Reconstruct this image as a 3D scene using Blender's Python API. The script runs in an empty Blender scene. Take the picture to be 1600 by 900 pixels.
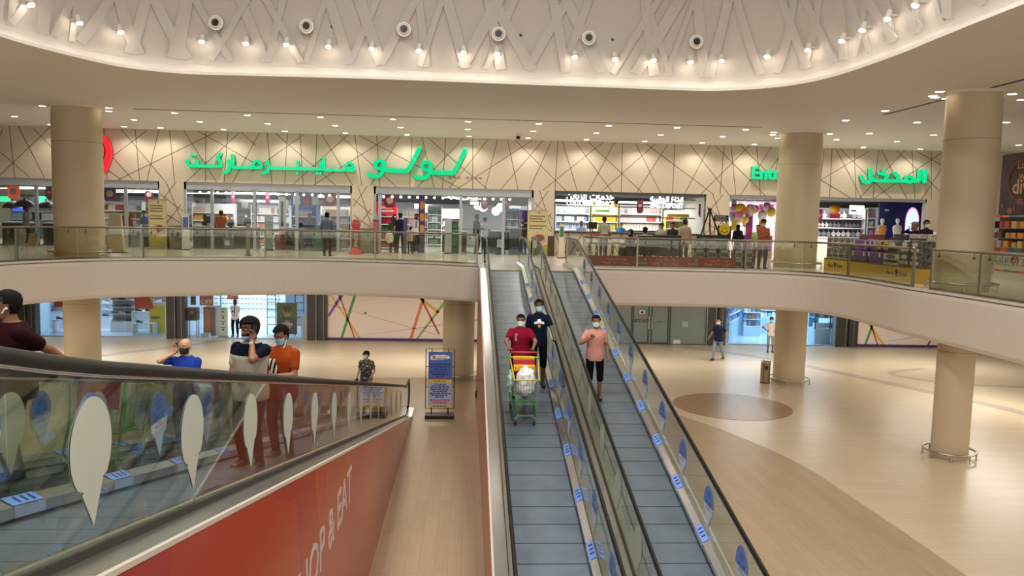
import bpy, bmesh, math, random
from math import sin, cos, tan, radians, pi, atan2, sqrt, hypot
from mathutils import Vector, Matrix
random.seed(7)
SC = bpy.context.scene
COL = SC.collection
# ---------------------------------------------------------------- camera
FPX = 1208.5
YAW, PITCH, ROLL = radians(3.377), radians(5.007), radians(1.241)
CAM = Vector((0, 0, 5.75))
FW = Vector((sin(YAW)*cos(PITCH), cos(YAW)*cos(PITCH), -sin(PITCH)))
R0 = Vector((cos(YAW), -sin(YAW), 0)); U0 = R0.cross(FW)
RC = R0*cos(ROLL) + U0*sin(ROLL); UC = -R0*sin(ROLL) + U0*cos(ROLL)
cd = bpy.data.cameras.new('camera'); cam = bpy.data.objects.new('camera', cd); COL.objects.link(cam)
cd.sensor_width = 36; cd.lens = 36*FPX/1600; cd.clip_start = 0.05; cd.clip_end = 300
mw = Matrix((( RC.x, UC.x, -FW.x, CAM.x), (RC.y, UC.y, -FW.y, CAM.y), (RC.z, UC.z, -FW.z, CAM.z), (0, 0, 0, 1)))
cam.matrix_world = mw
SC.camera = cam
def ray(px, py): return FW + RC*((px-800)/FPX) - UC*((py-450)/FPX)
def onZ(px, py, z): d = ray(px, py); return CAM + d*((z-CAM.z)/d.z)
def onY(px, py, y): d = ray(px, py); return CAM + d*(y/d.y)
def onX(px, py, x): d = ray(px, py); return CAM + d*(x/d.x)
# ---------------------------------------------------------------- world, exposure
SC.view_settings.view_transform = 'Standard'; SC.view_settings.look = 'None'
SC.view_settings.gamma = 1; SC.view_settings.use_curve_mapping = False
SC.view_settings.exposure = 0.27
w = bpy.data.worlds.new('world'); SC.world = w; w.use_nodes = True
w.node_tree.nodes['Background'].inputs[0].default_value = (1.0, 0.95, 0.87, 1)
w.node_tree.nodes['Background'].inputs[1].default_value = 1.6
SC.cycles.max_bounces = 8; SC.cycles.diffuse_bounces = 3; SC.cycles.glossy_bounces = 4
SC.cycles.transmission_bounces = 8; SC.cycles.transparent_max_bounces = 24
SC.cycles.sample_clamp_indirect = 3.0; SC.cycles.caustics_reflective = False; SC.cycles.caustics_refractive = False
SC.cycles.use_denoising = True
def area(name, loc, sx, sy, power, col=(1, .88, .72), rot=(0, 0, 0), spread=180):
    l = bpy.data.lights.new(name, 'AREA'); l.shape = 'RECTANGLE'; l.size = sx; l.size_y = sy
    l.energy = power; l.color = col; l.spread = radians(spread)
    o = bpy.data.objects.new(name, l); o.location = loc; o.rotation_euler = rot; COL.objects.link(o); return o
def spot(name, loc, power, col=(1, .94, .84), ang=150, blend=.6, size=.06, parent=None):
    l = bpy.data.lights.new(name, 'SPOT'); l.energy = power; l.color = col; l.spot_size = radians(ang); l.spot_blend = blend; l.shadow_soft_size = size
    o = bpy.data.objects.new(name, l); o.location = loc; COL.objects.link(o)
    if parent is not None: o.parent = parent
    return o
DOWN_W, SPOT_W = 74, 4.5
WARM = (1, .94, .85); WHITE = (1, .97, .93); BLUE = (.72, .88, 1)
# fill lights added high in the dome, out of view, to light the atrium
for i, (x, y) in enumerate([(-3.5, 4), (2.5, 4), (-3.5, 11), (2.5, 11)]):
    area('dome_fill', (x, y, 14.0), 2.0, 2.0, 480, (1, .97, .93))
# unseen area lights standing in for downlights over the ground floor galleries
for x in (-15, -8, -1, 6, 13, 20):
    area('gallery_fill_low', (x, 31.0, 2.95), 4.5, 1.4, 130, WARM)
for y in (10, 17, 24):
    area('side_gallery_fill_low', (17.5, y, 2.95), 1.4, 4.0, 160, WARM)
    area('side_gallery_fill_west', (-17.5, y, 2.95), 1.4, 4.0, 160, WARM)
# ---------------------------------------------------------------- materials
def lin(c): return tuple((v/12.92 if v <= .04045 else ((v+.055)/1.055)**2.4) for v in c)
def rgb(h):
    return lin((int(h[0:2], 16)/255, int(h[2:4], 16)/255, int(h[4:6], 16)/255))
MATS = {}
def M(name, hexc='808080', rough=.5, metal=0., emit=None, estr=0., noise=0., nscale=8., alpha=None, spec=None, bump=0.):
    if name in MATS: return MATS[name]
    m = bpy.data.materials.new(name); m.use_nodes = True; nt = m.node_tree
    b = nt.nodes['Principled BSDF']; c = rgb(hexc)
    b.inputs['Base Color'].default_value = (*c, 1); b.inputs['Roughness'].default_value = rough
    b.inputs['Metallic'].default_value = metal
    if spec is not None: b.inputs['Specular IOR Level'].default_value = spec
    if emit: b.inputs['Emission Color'].default_value = (*rgb(emit), 1); b.inputs['Emission Strength'].default_value = estr
    if noise or bump:
        tc = nt.nodes.new('ShaderNodeTexCoord'); nz = nt.nodes.new('ShaderNodeTexNoise')
        nz.inputs['Scale'].default_value = nscale; nz.inputs['Detail'].default_value = 4
        nt.links.new(tc.outputs['Object'], nz.inputs['Vector'])
        if noise:
            r = nt.nodes.new('ShaderNodeValToRGB')
            r.color_ramp.elements[0].position = .3; r.color_ramp.elements[1].position = .7
            r.color_ramp.elements[0].color = (*[v*(1-noise) for v in c], 1)
            r.color_ramp.elements[1].color = (*[min(1, v*(1+noise)) for v in c], 1)
            nt.links.new(nz.outputs['Fac'], r.inputs['Fac']); nt.links.new(r.outputs['Color'], b.inputs['Base Color'])
        if bump:
            bp = nt.nodes.new('ShaderNodeBump'); bp.inputs['Strength'].default_value = bump; bp.inputs['Distance'].default_value = .02
            nt.links.new(nz.outputs['Fac'], bp.inputs['Height']); nt.links.new(bp.outputs['Normal'], b.inputs['Normal'])
    MATS[name] = m; return m
def GLASS(name, tint='e8f2ee', mix=.12, rough=.02):
    """thin clear sheet: straight-through light with a glossy share"""
    if name in MATS: return MATS[name]
    m = bpy.data.materials.new(name); m.use_nodes = True; nt = m.node_tree; nt.nodes.clear()
    out = nt.nodes.new('ShaderNodeOutputMaterial'); mx = nt.nodes.new('ShaderNodeMixShader')
    tr = nt.nodes.new('ShaderNodeBsdfTransparent'); gl = nt.nodes.new('ShaderNodeBsdfGlossy')
    fr = nt.nodes.new('ShaderNodeFresnel'); ge = nt.nodes.new('ShaderNodeNewGeometry'); mi = nt.nodes.new('ShaderNodeMix'); mi.data_type = 'FLOAT'
    mi.inputs['A'].default_value = 1.45; mi.inputs['B'].default_value = 1/1.45   # same reflectance from both sides of the sheet
    nt.links.new(ge.outputs['Backfacing'], mi.inputs['Factor']); nt.links.new(mi.outputs['Result'], fr.inputs['IOR'])
    ma = nt.nodes.new('ShaderNodeMath'); ma.operation = 'MAXIMUM'; ma.inputs[1].default_value = mix
    tr.inputs[0].default_value = (*rgb(tint), 1); gl.inputs[0].default_value = (1, 1, 1, 1); gl.inputs['Roughness'].default_value = rough
    nt.links.new(fr.outputs[0], ma.inputs[0]); nt.links.new(ma.outputs[0], mx.inputs[0])
    nt.links.new(tr.outputs[0], mx.inputs[1]); nt.links.new(gl.outputs[0], mx.inputs[2]); nt.links.new(mx.outputs[0], out.inputs[0])
    MATS[name] = m; return m
def WOOD(name, h1, h2, rough=.3, along='Y', scale=1.0, vary=.5):
    m = bpy.data.materials.new(name); m.use_nodes = True; nt = m.node_tree; b = nt.nodes['Principled BSDF']
    tc = nt.nodes.new('ShaderNodeTexCoord'); mp = nt.nodes.new('ShaderNodeMapping')
    mp.inputs['Rotation'].default_value = (0, 0, radians(90) if along == 'Y' else along if not isinstance(along, str) else 0)
    br = nt.nodes.new('ShaderNodeTexBrick'); br.inputs['Scale'].default_value = scale
    br.inputs['Color1'].default_value = (*rgb(h1), 1); br.inputs['Color2'].default_value = (*rgb(h2), 1)
    br.inputs['Mortar'].default_value = (*[v*.80 for v in rgb(h1)], 1); br.inputs['Mortar Size'].default_value = .004
    br.inputs['Brick Width'].default_value = 1.3; br.inputs['Row Height'].default_value = .19; br.inputs['Bias'].default_value = 0
    nz = nt.nodes.new('ShaderNodeTexNoise'); nz.inputs['Scale'].default_value = 3; nz.inputs['Detail'].default_value = 6
    mp2 = nt.nodes.new('ShaderNodeMapping'); mp2.inputs['Scale'].default_value = (.6, 9, 1)
    mx = nt.nodes.new('ShaderNodeMix'); mx.data_type = 'RGBA'; mx.blend_type = 'MULTIPLY'; mx.inputs['Factor'].default_value = vary
    rp = nt.nodes.new('ShaderNodeValToRGB'); rp.color_ramp.elements[0].position = .3; rp.color_ramp.elements[0].color = (.8, .78, .75, 1)
    rp.color_ramp.elements[1].position = .7
    nt.links.new(tc.outputs['Object'], mp.inputs['Vector']); nt.links.new(mp.outputs[0], br.inputs['Vector'])
    nt.links.new(mp.outputs[0], mp2.inputs['Vector']); nt.links.new(mp2.outputs[0], nz.inputs['Vector'])
    nt.links.new(nz.outputs['Fac'], rp.inputs['Fac']); nt.links.new(br.outputs['Color'], mx.inputs['A']); nt.links.new(rp.outputs['Color'], mx.inputs['B'])
    nt.links.new(mx.outputs['Result'], b.inputs['Base Color']); b.inputs['Roughness'].default_value = rough
    MATS[name] = m; return m
# ---------------------------------------------------------------- mesh builder
class MB:
    def __init__(s): s.v = []; s.f = []; s.m = []; s.mi = 0
    def add(s, vs, fs):
        o = len(s.v); s.v += [tuple(v) for v in vs]; s.f += [[i+o for i in f] for f in fs]; s.m += [s.mi]*len(fs); return s
    def box(s, lo, hi):
        (a, b, c), (d, e, f) = lo, hi
        return s.add([(a, b, c), (d, b, c), (d, e, c), (a, e, c), (a, b, f), (d, b, f), (d, e, f), (a, e, f)],
                     [(0, 3, 2, 1), (4, 5, 6, 7), (0, 1, 5, 4), (1, 2, 6, 5), (2, 3, 7, 6), (3, 0, 4, 7)])
    def cbox(s, c, size, rz=0.):
        x, y, z = size[0]/2, size[1]/2, size[2]/2; ca, sa = cos(rz), sin(rz)
        P = [(c[0]+u*ca-v*sa, c[1]+u*sa+v*ca, c[2]+t) for t in (-z, z) for u, v in ((-x, -y), (x, -y), (x, y), (-x, y))]
        return s.add(P, [(0, 3, 2, 1), (4, 5, 6, 7), (0, 1, 5, 4), (1, 2, 6, 5), (2, 3, 7, 6), (3, 0, 4, 7)])
    def loft(s, rings, close=True, cap=True):
        n = len(rings[0]); vs = [p for r in rings for p in r]; fs = []
        for i in range(len(rings)-1):
            for j in range(n if close else n-1):
                k = (j+1) % n; fs.append((i*n+j, i*n+k, (i+1)*n+k, (i+1)*n+j))
        if cap and close: fs.append(tuple(range(n-1, -1, -1))); fs.append(tuple((len(rings)-1)*n+j for j in range(n)))
        return s.add(vs, fs)
    def cyl(s, a, b, r, r2=None, n=16, cap=True):
        a, b = Vector(a), Vector(b); r2 = r if r2 is None else r2; d = (b-a).normalized()
        u = d.orthogonal().normalized(); w_ = d.cross(u)
        ring = lambda c, q: [c+u*(q*cos(2*pi*i/n))+w_*(q*sin(2*pi*i/n)) for i in range(n)]
        return s.loft([ring(a, r), ring(b, r2)], cap=cap)
    def tube(s, pts, r, n=8, closed=False, ry=None, up=None):
        pts = [Vector(p) for p in pts]; N = len(pts); rings = []; prev = None
        for i, p in enumerate(pts):
            if closed: t = (pts[(i+1) % N]-pts[i-1]).normalized()
            else: t = (pts[min(i+1, N-1)]-pts[max(i-1, 0)]).normalized()
            if up is not None: u = t.cross(Vector(up)); u = u.normalized() if u.length > 1e-5 else t.orthogonal().normalized()
            elif prev is None: u = t.orthogonal().normalized()
            else: u = (prev-t*prev.dot(t)).normalized()
            prev = u; w_ = u.cross(t); rr = r[i] if isinstance(r, (list, tuple)) else r; q = rr if ry is None else ry
            rings.append([p+u*(rr*cos(2*pi*k/n))+w_*(q*sin(2*pi*k/n)) for k in range(n)])
        if closed: rings.append(rings[0]); return s.loft(rings, cap=False)
        return s.loft(rings)
    def sph(s, c, r, n=12, k=8):
        rx, ry, rz = (r, r, r) if not isinstance(r, (tuple, list)) else r
        rings = []
        for i in range(1, k):
            t = pi*i/k; rings.append([(c[0]+rx*sin(t)*cos(2*pi*j/n), c[1]+ry*sin(t)*sin(2*pi*j/n), c[2]-rz*cos(t)) for j in range(n)])
        return s.loft(rings)
    def prism(s, poly, fn0, fn1):
        """poly: 2D outline; fn0/fn1 map (u,v) to the front and back 3D points"""
        n = len(poly); vs = [fn0(*p) for p in poly]+[fn1(*p) for p in poly]
        fs = [tuple(range(n)), tuple(range(2*n-1, n-1, -1))]+[(i, i+n, (i+1) % n+n, (i+1) % n) for i in range(n)]
        return s.add(vs, fs)
    def lathe(s, c, prof, n=24):
        return s.loft([[(c[0]+r*cos(2*pi*j/n), c[1]+r*sin(2*pi*j/n), c[2]+z) for j in range(n)] for r, z in prof])
    def build(s, name, mats, parent=None, smooth=False, bevel=0, local=False, auto=None):
        me = bpy.data.meshes.new(name)
        vs = s.v
        if parent is not None and not local:
            inv = WM(parent).inverted(); vs = [inv @ Vector(v) for v in vs]
        me.from_pydata([tuple(v) for v in vs], [], s.f)
        for m in (mats if isinstance(mats, (list, tuple)) else [mats]): me.materials.append(m)
        me.polygons.foreach_set('material_index', s.m)
        bm = bmesh.new(); bm.from_mesh(me); bmesh.ops.recalc_face_normals(bm, faces=bm.faces); bm.to_mesh(me); bm.free()
        if smooth: me.polygons.foreach_set('use_smooth', [True]*len(me.polygons)); 
        if smooth == 'a' : me.set_sharp_from_angle(angle=radians(40))
        me.update()
        o = bpy.data.objects.new(name, me); COL.objects.link(o)
        if parent is not None: o.parent = parent
        if bevel:
            md = o.modifiers.new('bevel', 'BEVEL'); md.width = bevel; md.segments = 2; md.limit_method = 'ANGLE'
        return o
def WM(o):
    m = Matrix.LocRotScale(o.location, o.rotation_euler, o.scale)
    return WM(o.parent) @ m if o.parent else m
def tag(o, label, cat, group=None, kind=None):
    if label: o['label'] = label
    if cat: o['category'] = cat
    if group: o['group'] = group
    if kind: o['kind'] = kind
    return o
def thing(name, label, cat, loc=(0, 0, 0), rz=0., group=None):
    o = bpy.data.objects.new(name, None); o.empty_display_size = .1; COL.objects.link(o)
    o.location = loc; o.rotation_euler = (0, 0, rz); return tag(o, label, cat, group)
def struct(name, mb, mats, label=None, cat=None, parent=None, **k):
    o = mb.build(name, mats, parent, **k); o['kind'] = 'structure'
    if label: tag(o, label, cat or name.split('_')[0])
    return o
def dup(root, loc, rz=None, label=None, group=None, scale=None):
    r = root.copy(); COL.objects.link(r); r.location = loc
    if rz is not None: r.rotation_euler = (0, 0, rz)
    if scale: r.scale = scale
    if label: r['label'] = label
    if group: r['group'] = group
    for ch in [c for c in root.children]:
        c = ch.copy(); COL.objects.link(c); c.parent = r
        for g in [g for g in ch.children]:
            d = g.copy(); COL.objects.link(d); d.parent = c
    return r
# ---------------------------------------------------------------- writing
AR = {'ا': 'FE8D FE8E', 'ب': 'FE8F FE90 FE91 FE92', 'ة': 'FE93 FE94', 'ت': 'FE95 FE96 FE97 FE98', 'ح': 'FEA1 FEA2 FEA3 FEA4', 'خ': 'FEA5 FEA6 FEA7 FEA8',
      'د': 'FEA9 FEAA', 'ر': 'FEAD FEAE', 'ز': 'FEAF FEB0', 'س': 'FEB1 FEB2 FEB3 FEB4', 'ع': 'FEC9 FECA FECB FECC', 'ف': 'FED1 FED2 FED3 FED4',
      'ق': 'FED5 FED6 FED7 FED8', 'ك': 'FED9 FEDA FEDB FEDC', 'ل': 'FEDD FEDE FEDF FEE0', 'م': 'FEE1 FEE2 FEE3 FEE4', 'ن': 'FEE5 FEE6 FEE7 FEE8',
      'ه': 'FEE9 FEEA FEEB FEEC', 'و': 'FEED FEEE', 'ي': 'FEF1 FEF2 FEF3 FEF4', 'ئ': 'FE89 FE8A FE8B FE8C', 'ج': 'FE9D FE9E FE9F FEA0', 'ش': 'FEB5 FEB6 FEB7 FEB8', 'ء': 'FE80', 'أ': 'FE83 FE84'}
def arabic(s):
    out = []
    for wd in s.split(' '):
        g = []
        for i, c in enumerate(wd):
            fm = AR[c].split(); pv = i > 0 and len(AR[wd[i-1]].split()) == 4; nx = i < len(wd)-1 and len(fm) == 4 and wd[i+1] != 'ء'
            k = 3 if (pv and nx and len(fm) == 4) else 2 if (nx and len(fm) == 4) else 1 if (pv and len(fm) > 1) else 0
            g.append(chr(int(fm[k], 16)))
        out.append(''.join(g))
    return ' '.join(out)[::-1]
def text_mb(s, size, o, u, v, ext=.004, align='CENTER', bold=0., mb=None, sx=1.):
    """flat writing on the plane through o with right-vector u and up-vector v, added to a builder"""
    c = bpy.data.curves.new('writing', 'FONT'); c.body = s; c.size = size; c.align_x = align; c.extrude = ext; c.offset = bold; c.resolution_u = 2
    ob = bpy.data.objects.new('writing', c); COL.objects.link(ob)
    me = bpy.data.meshes.new_from_object(ob.evaluated_get(bpy.context.evaluated_depsgraph_get()))
    mb = mb or MB(); o, u, v = Vector(o), Vector(u).normalized(), Vector(v).normalized(); n = u.cross(v)
    mb.add([o+u*(p.co.x*sx)+v*p.co.y+n*(p.co.z+ext) for p in me.vertices], [tuple(f.vertices) for f in me.polygons])
    bpy.data.objects.remove(ob); bpy.data.curves.remove(c); bpy.data.meshes.remove(me)
    return mb
def stroke_mb(mb, pts, wd, y, depth):
    """pen stroke on the plane y (facing -y): pts are (x, z); wd = pen width"""
    for i in range(len(pts)-1):
        (x0, z0), (x1, z1) = pts[i], pts[i+1]; L = hypot(x1-x0, z1-z0)
        if L < 1e-6: continue
        nx, nz = -(z1-z0)/L*wd/2, (x1-x0)/L*wd/2
        mb.prism([(x0+nx, z0+nz), (x0-nx, z0-nz), (x1-nx, z1-nz), (x1+nx, z1+nz)], lambda a, b: (a, y-depth, b), lambda a, b: (a, y, b))
    for x, z in pts: mb.cyl((x, y-depth, z), (x, y, z), wd/2, n=12)
    return mb
def smooth_path(pts, k=3):
    for _ in range(k):
        q = [pts[0]]
        for i in range(len(pts)-1):
            a, b = pts[i], pts[i+1]; q += [tuple(.75*u+.25*v for u, v in zip(a, b)), tuple(.25*u+.75*v for u, v in zip(a, b))]
        pts = q+[pts[-1]]
    return pts
def ordinal(i): return ['first', 'second', 'third', 'fourth', 'fifth', 'sixth', 'seventh', 'eighth', 'ninth', 'tenth', 'eleventh', 'twelfth', 'thirteenth', 'fourteenth', 'fifteenth', 'sixteenth', 'seventeenth', 'eighteenth', 'nineteenth', 'twentieth', 'twenty-first', 'twenty-second', 'twenty-third', 'twenty-fourth'][i]
# ================================================================ THE SHELL
H, CEIL, LOWC, YU, YL = 4.27, 9.1, 3.0, 32.65, 36.1
cream = M('cream_plaster', 'd6c7b0', .55); ceilm = M('ceiling_paint', 'efe8de', .6); fascm = M('fascia_paint', 'dbd1c4', .55)
colm = M('column_paint', 'c6b596', .45); steel = M('brushed_steel', 'b9b6ac', .32, 1.); steel_d = M('dark_steel', '5d5a55', .4, 1.)
chrome = M('chrome', 'd8d8d4', .12, 1.); black = M('black', '141414', .45); blackp = M('black_plastic', '1b1b1d', .35)
white = M('white', 'eeeeea', .45); pier = M('dark_pier', '3a3633', .35); linem = M('wall_groove', '5e4630', .6)
alu = M('aluminium_frame', 'a9adb2', .35, .7)
def catmull(P, k=6, closed=True):
    out = []; n = len(P)
    for i in range(n if closed else n-1):
        g = lambda j: Vector((*P[j % n], 0)) if closed else Vector((*P[max(0, min(n-1, j))], 0))
        a, b, c, d = g(i-1), g(i), g(i+1), g(i+2)
        for t in range(k):
            t /= k; q = .5*((2*b)+(c-a)*t+(2*a-5*b+4*c-d)*t*t+(3*b-a-3*c+d)*t**3); out.append((q.x, q.y))
    if not closed: out.append(P[-1])
    return out
def offset(P, d):
    """closed counter-clockwise outline moved outward by d"""
    n = len(P); out = []
    for i in range(n):
        a, b = Vector(P[i-1]), Vector(P[(i+1) % n]); t = (b-a).normalized(); out.append((P[i][0]+t.y*d, P[i][1]-t.x*d))
    return out
def ring_slab(inner, cx, cy, box, z0, z1):
    x0, x1, y0, y1 = box; mb = MB(); n = len(inner); out = []
    for x, y in inner:
        dx, dy = x-cx, y-cy; t = min([(x1-cx)/dx if dx > 1e-9 else 1e9, (x0-cx)/dx if dx < -1e-9 else 1e9, (y1-cy)/dy if dy > 1e-9 else 1e9, (y0-cy)/dy if dy < -1e-9 else 1e9])
        out.append((cx+dx*t, cy+dy*t))
    mb.loft([[(*p, z0) for p in out], [(*p, z1) for p in out], [(*p, z1) for p in inner], [(*p, z0) for p in inner], [(*p, z0) for p in out]], cap=False)
    return mb
# ---- ground floor and its inlays
floor_m = WOOD('pale_floor', 'd6c6ab', 'd1c0a4', .29, 'X', .8, .25); wood_m = WOOD('tan_wood_floor', 'b59d7c', 'ad9471', .34, 'Y', .8, .55)
struct('floor', MB().box((-32, -6, -.25), (32, 62, 0)), floor_m)
def flat(poly, z0, z1):
    return MB().prism(poly, lambda a, b: (a, b, z1), lambda a, b: (a, b, z0))
lake = catmull([(8.41, -5.5), (8.41, 4), (8.41, 12), (8.32, 15.2), (8.16, 17.9), (7.46, 20.4), (6.7, 22.1), (6.03, 23.3), (4.8, 25.0), (3, 26.6), (.43, 27.64), (-2, 27.75), (-3.8, 27.44), (-6.2, 26.3), (-8, 24.3), (-9, 21), (-9.3, 17), (-9.3, 6), (-9.3, -5.5)], 5, False)
struct('floor_2', flat(lake, -.01, .004), wood_m)
struct('floor_3', flat([(8.5+1.85*cos(2*pi*i/48), 23.8+1.8*sin(2*pi*i/48)) for i in range(48)], -.01, .008), WOOD('brown_inlay', 'a58567', '9d7c5d', .3, 'Y', .8, .5))
def floor_band(pts, wd, name, m):
    P = catmull(pts, 6, False); L = []; R = []
    for i, p in enumerate(P):
        a, b = Vector(P[max(0, i-1)]), Vector(P[min(len(P)-1, i+1)]); t = (b-a).normalized(); L.append((p[0]+t.y*wd/2, p[1]-t.x*wd/2)); R.append((p[0]-t.y*wd/2, p[1]+t.x*wd/2))
    struct(name, flat(L+R[::-1], -.01, .003), m)
grey_in = M('grey_floor_inlay', 'b3a595', .28)
floor_band([(9.2, 36), (12.2, 33.6), (14.1, 30.9), (16.4, 26.2), (17.8, 22.8), (18.6, 17), (18.6, 5)], .55, 'floor_4', grey_in)
floor_band([(-10.9, 36), (-12.2, 34.1), (-14.4, 31.6), (-16.4, 28.2), (-18, 24), (-18.6, 17)], .5, 'floor_5', grey_in)
floor_band([(18.9, 30.6), (16.9, 29.4), (18.3, 27.6), (22, 26.9)], .3, 'floor_6', grey_in)
# ---- upper floor: one slab round the atrium opening
OPEN = catmull([(11.38, 2.2), (11.38, 6), (11.38, 12), (11.37, 17), (11.3, 19.5), (11.42, 21.6), (11.28, 23.2), (10.7, 24.15), (9.6, 24.75), (7.8, 25.1), (4.5, 25.2), (.33, 25.65), (-.86, 26.2), (-3, 26.9), (-5.1, 27.2), (-7, 26.9), (-9.1, 26.1), (-11.2, 25.2), (-12.25, 24), (-12.95, 22.2), (-13.3, 19), (-13.4, 12), (-13.4, 6), (-13.4, 2.2), (-8, 2.2), (-1, 2.2), (6, 2.2)], 6)
BOX = (-32, 32, -6, 62)
upper_fl = WOOD('upper_floor_stone', 'e2dacd', 'ddd4c5', .16, 'X', .6, .15)
mb = ring_slab(OPEN, -1, 14, BOX, H-.06, H); struct('floor_7', mb, upper_fl)
mb = ring_slab(OPEN, -1, 14, BOX, LOWC, H-.06)
# rounded lower edge of the white fascia
struct('ceiling_2', mb, fascm, bevel=.12)
# ---- ceiling with the oculus, dome with its relief
OCU = catmull([(8.16, -3.5), (8.16, 4), (8.16, 11.3), (8.2, 13.4), (8.25, 15), (8.12, 17.1), (7.72, 18.3), (7.1, 19.0), (6.4, 19.4), (5.6, 19.56), (3.4, 19.5), (1, 19.45), (-2.1, 19.35), (-5.2, 19.45), (-6.7, 19.5), (-7.6, 19.2), (-8.2, 18.7), (-8.75, 17.5), (-9.15, 16), (-9.35, 13), (-9.4, 9), (-9.4, 3), (-9.4, -3.5), (-5, -4.2), (0, -4.4), (5, -4.2)], 6)
struct('ceiling', ring_slab(OCU, -.5, 8, BOX, CEIL, CEIL+.07), ceilm)
PROF = [(.36, CEIL+.07), (.36, 9.40), (.30, 9.46), (.12, 10.0), (-.25, 11.0), (-.8, 12.0), (-1.7, 13.1), (-3, 14.1), (-4.8, 14.8)]
domem = M('dome_paint', 'b6aea5', .55)
def dome_pt(u, z, lift=0.):
    """point on the dome: u along the oculus outline (0..1), z height"""
    n = len(OCU); i = int(u*n) % n; f = u*n-int(u*n); p = Vector(OCU[i]).lerp(Vector(OCU[(i+1) % n]), f)
    a, b = Vector(OCU[i-1]), Vector(OCU[(i+2) % n]); t = (b-a).normalized()
    for k in range(len(PROF)-1):
        if z <= PROF[k+1][1] or k == len(PROF)-2:
            g = (z-PROF[k][1])/(PROF[k+1][1]-PROF[k][1]); o = PROF[k][0]+(PROF[k+1][0]-PROF[k][0])*g; break
    o -= lift; return Vector((p.x+t.y*o, p.y-t.x*o, z))
mb = MB(); rings = [[(*p, z) for p in offset(OCU, o)] for o, z in PROF]; mb.loft(rings, cap=False); mb.f.append([(len(rings)-1)*len(OCU)+j for j in range(len(OCU))]); mb.m.append(0)
dome = struct('ceiling_3', mb, domem, smooth='a')
NO = len(OCU)
def u_at(x, y):
    k = min(range(NO), key=lambda i: (OCU[i][0]-x)**2+(OCU[i][1]-y)**2); return k/NO
mb = MB(); rs = random.Random(3)
per = [0]
for i in range(NO): per.append(per[-1]+hypot(OCU[(i+1) % NO][0]-OCU[i][0], OCU[(i+1) % NO][1]-OCU[i][1]))
TOT = per[-1]
def u_len(s):
    s %= TOT
    for i in range(NO):
        if per[i+1] >= s: return (i+(s-per[i])/(per[i+1]-per[i]))/NO
def relief(s0, z0, s1, z1, wd, th):
    n = 14; rings = []
    for i in range(n+1):
        f = i/n; s = s0+(s1-s0)*f; z = z0+(z1-z0)*f; L = hypot(s1-s0, z1-z0); ds, dz = (z1-z0)/L*wd/2, -(s1-s0)/L*wd/2
        A = dome_pt(u_len(s+ds), max(9.47, z+dz), -.01); B = dome_pt(u_len(s-ds), max(9.47, z-dz), -.01)
        A2 = dome_pt(u_len(s+ds), max(9.47, z+dz), th); B2 = dome_pt(u_len(s-ds), max(9.47, z-dz), th)
        rings.append([A, A2, B2, B])
    mb.loft(rings)
s = 0; k = 0
while s < TOT:
    for sg in (1, -1):
        h = rs.uniform(3.2, 4.2); run = sg*rs.uniform(.4, 2.6); relief(s+rs.uniform(-.3, .3), 9.48, s+run, 9.48+h, rs.uniform(.12, .30), rs.uniform(.034, .052))
    s += rs.uniform(.7, 1.15)
o = mb.build('ceiling_4', domem); o['kind'] = 'structure'
# lit cove strip hidden on the ledge behind the lip
ledm = M('led_strip', 'ffffff', .5, 0, 'fff6ea', 3.2)
P = offset(OCU, .2); P2 = offset(OCU, .26); mb = MB()
mb.loft([[(*p, CEIL+.075) for p in P], [(*p, CEIL+.10) for p in P], [(*p, CEIL+.10) for p in P2], [(*p, CEIL+.075) for p in P2]], cap=False)
tag(mb.build('cove_light_strip', ledm), 'continuous light strip in the cove round the ceiling opening', 'light')
# ---- columns
def column(name, x, y, ru, rl, lab):
    if ru:
        mb = MB().cyl((x, y, H), (x, y, CEIL), ru, n=48); struct(name, mb, colm, 'thick cream upper floor column '+lab, 'column', smooth='a')
        for zz in (7.95,):
            tr = MB().lathe((x, y, zz), [(ru-.01, -.012), (ru+.004, -.012), (ru+.004, .012), (ru-.01, .012)], 48)
            struct('trim', tr, M('joint', 'a8987a', .5), smooth='a')
        g = MB().lathe((x, y, CEIL-.05), [(ru, 0), (ru+.02, .0), (ru+.14, .05)], 40); struct('trim', g, ceilm)
    mb = MB().cyl((x, y, 0), (x, y, LOWC), rl, n=48); struct(name, mb, colm, 'slim cream ground floor column '+lab, 'column', smooth='a')
    struct('trim', MB().lathe((x, y, 2.72), [(rl-.01, -.01), (rl+.004, -.01), (rl+.004, .01), (rl-.01, .01)], 48), M('joint', 'a8987a', .5), smooth='a')
    for zb, r in ((0, rl), (H, ru)):
        if not r: continue
        t = thing('column_guard_rail', 'steel ring rail at the foot of the '+('upper' if zb else 'ground')+' column '+lab, 'guard rail', (x, y, zb))
        R = r+.17; z = .17
        MB().tube([(x+R*cos(2*pi*i/40), y+R*sin(2*pi*i/40), zb+z) for i in range(40)], .03, 8, True).build('rail', steel, t, smooth=True)
        for i in range(8):
            a = 2*pi*(i+.35)/8; MB().cyl((x+R*cos(a), y+R*sin(a), zb), (x+R*cos(a), y+R*sin(a), zb+z), .018, n=8).cyl((x+R*cos(a), y+R*sin(a), zb), (x+R*cos(a), y+R*sin(a), zb+.012), .05, n=12).build('post', steel, t, smooth='a')
CL, C1, C2, CM = (-12.73, 26.27), (11.95, 27.6), (12.36, 18.62), (-.26, 27.83)
column('column', *CL, .74, .55, 'beside the red sign'); column('column', *C1, .74, .56, 'in front of the Entrance sign')
column('column', *C2, .62, .43, 'nearest the right gallery rail'); column('column', *CM, 0, .57, 'behind the blue poster stand')
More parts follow.
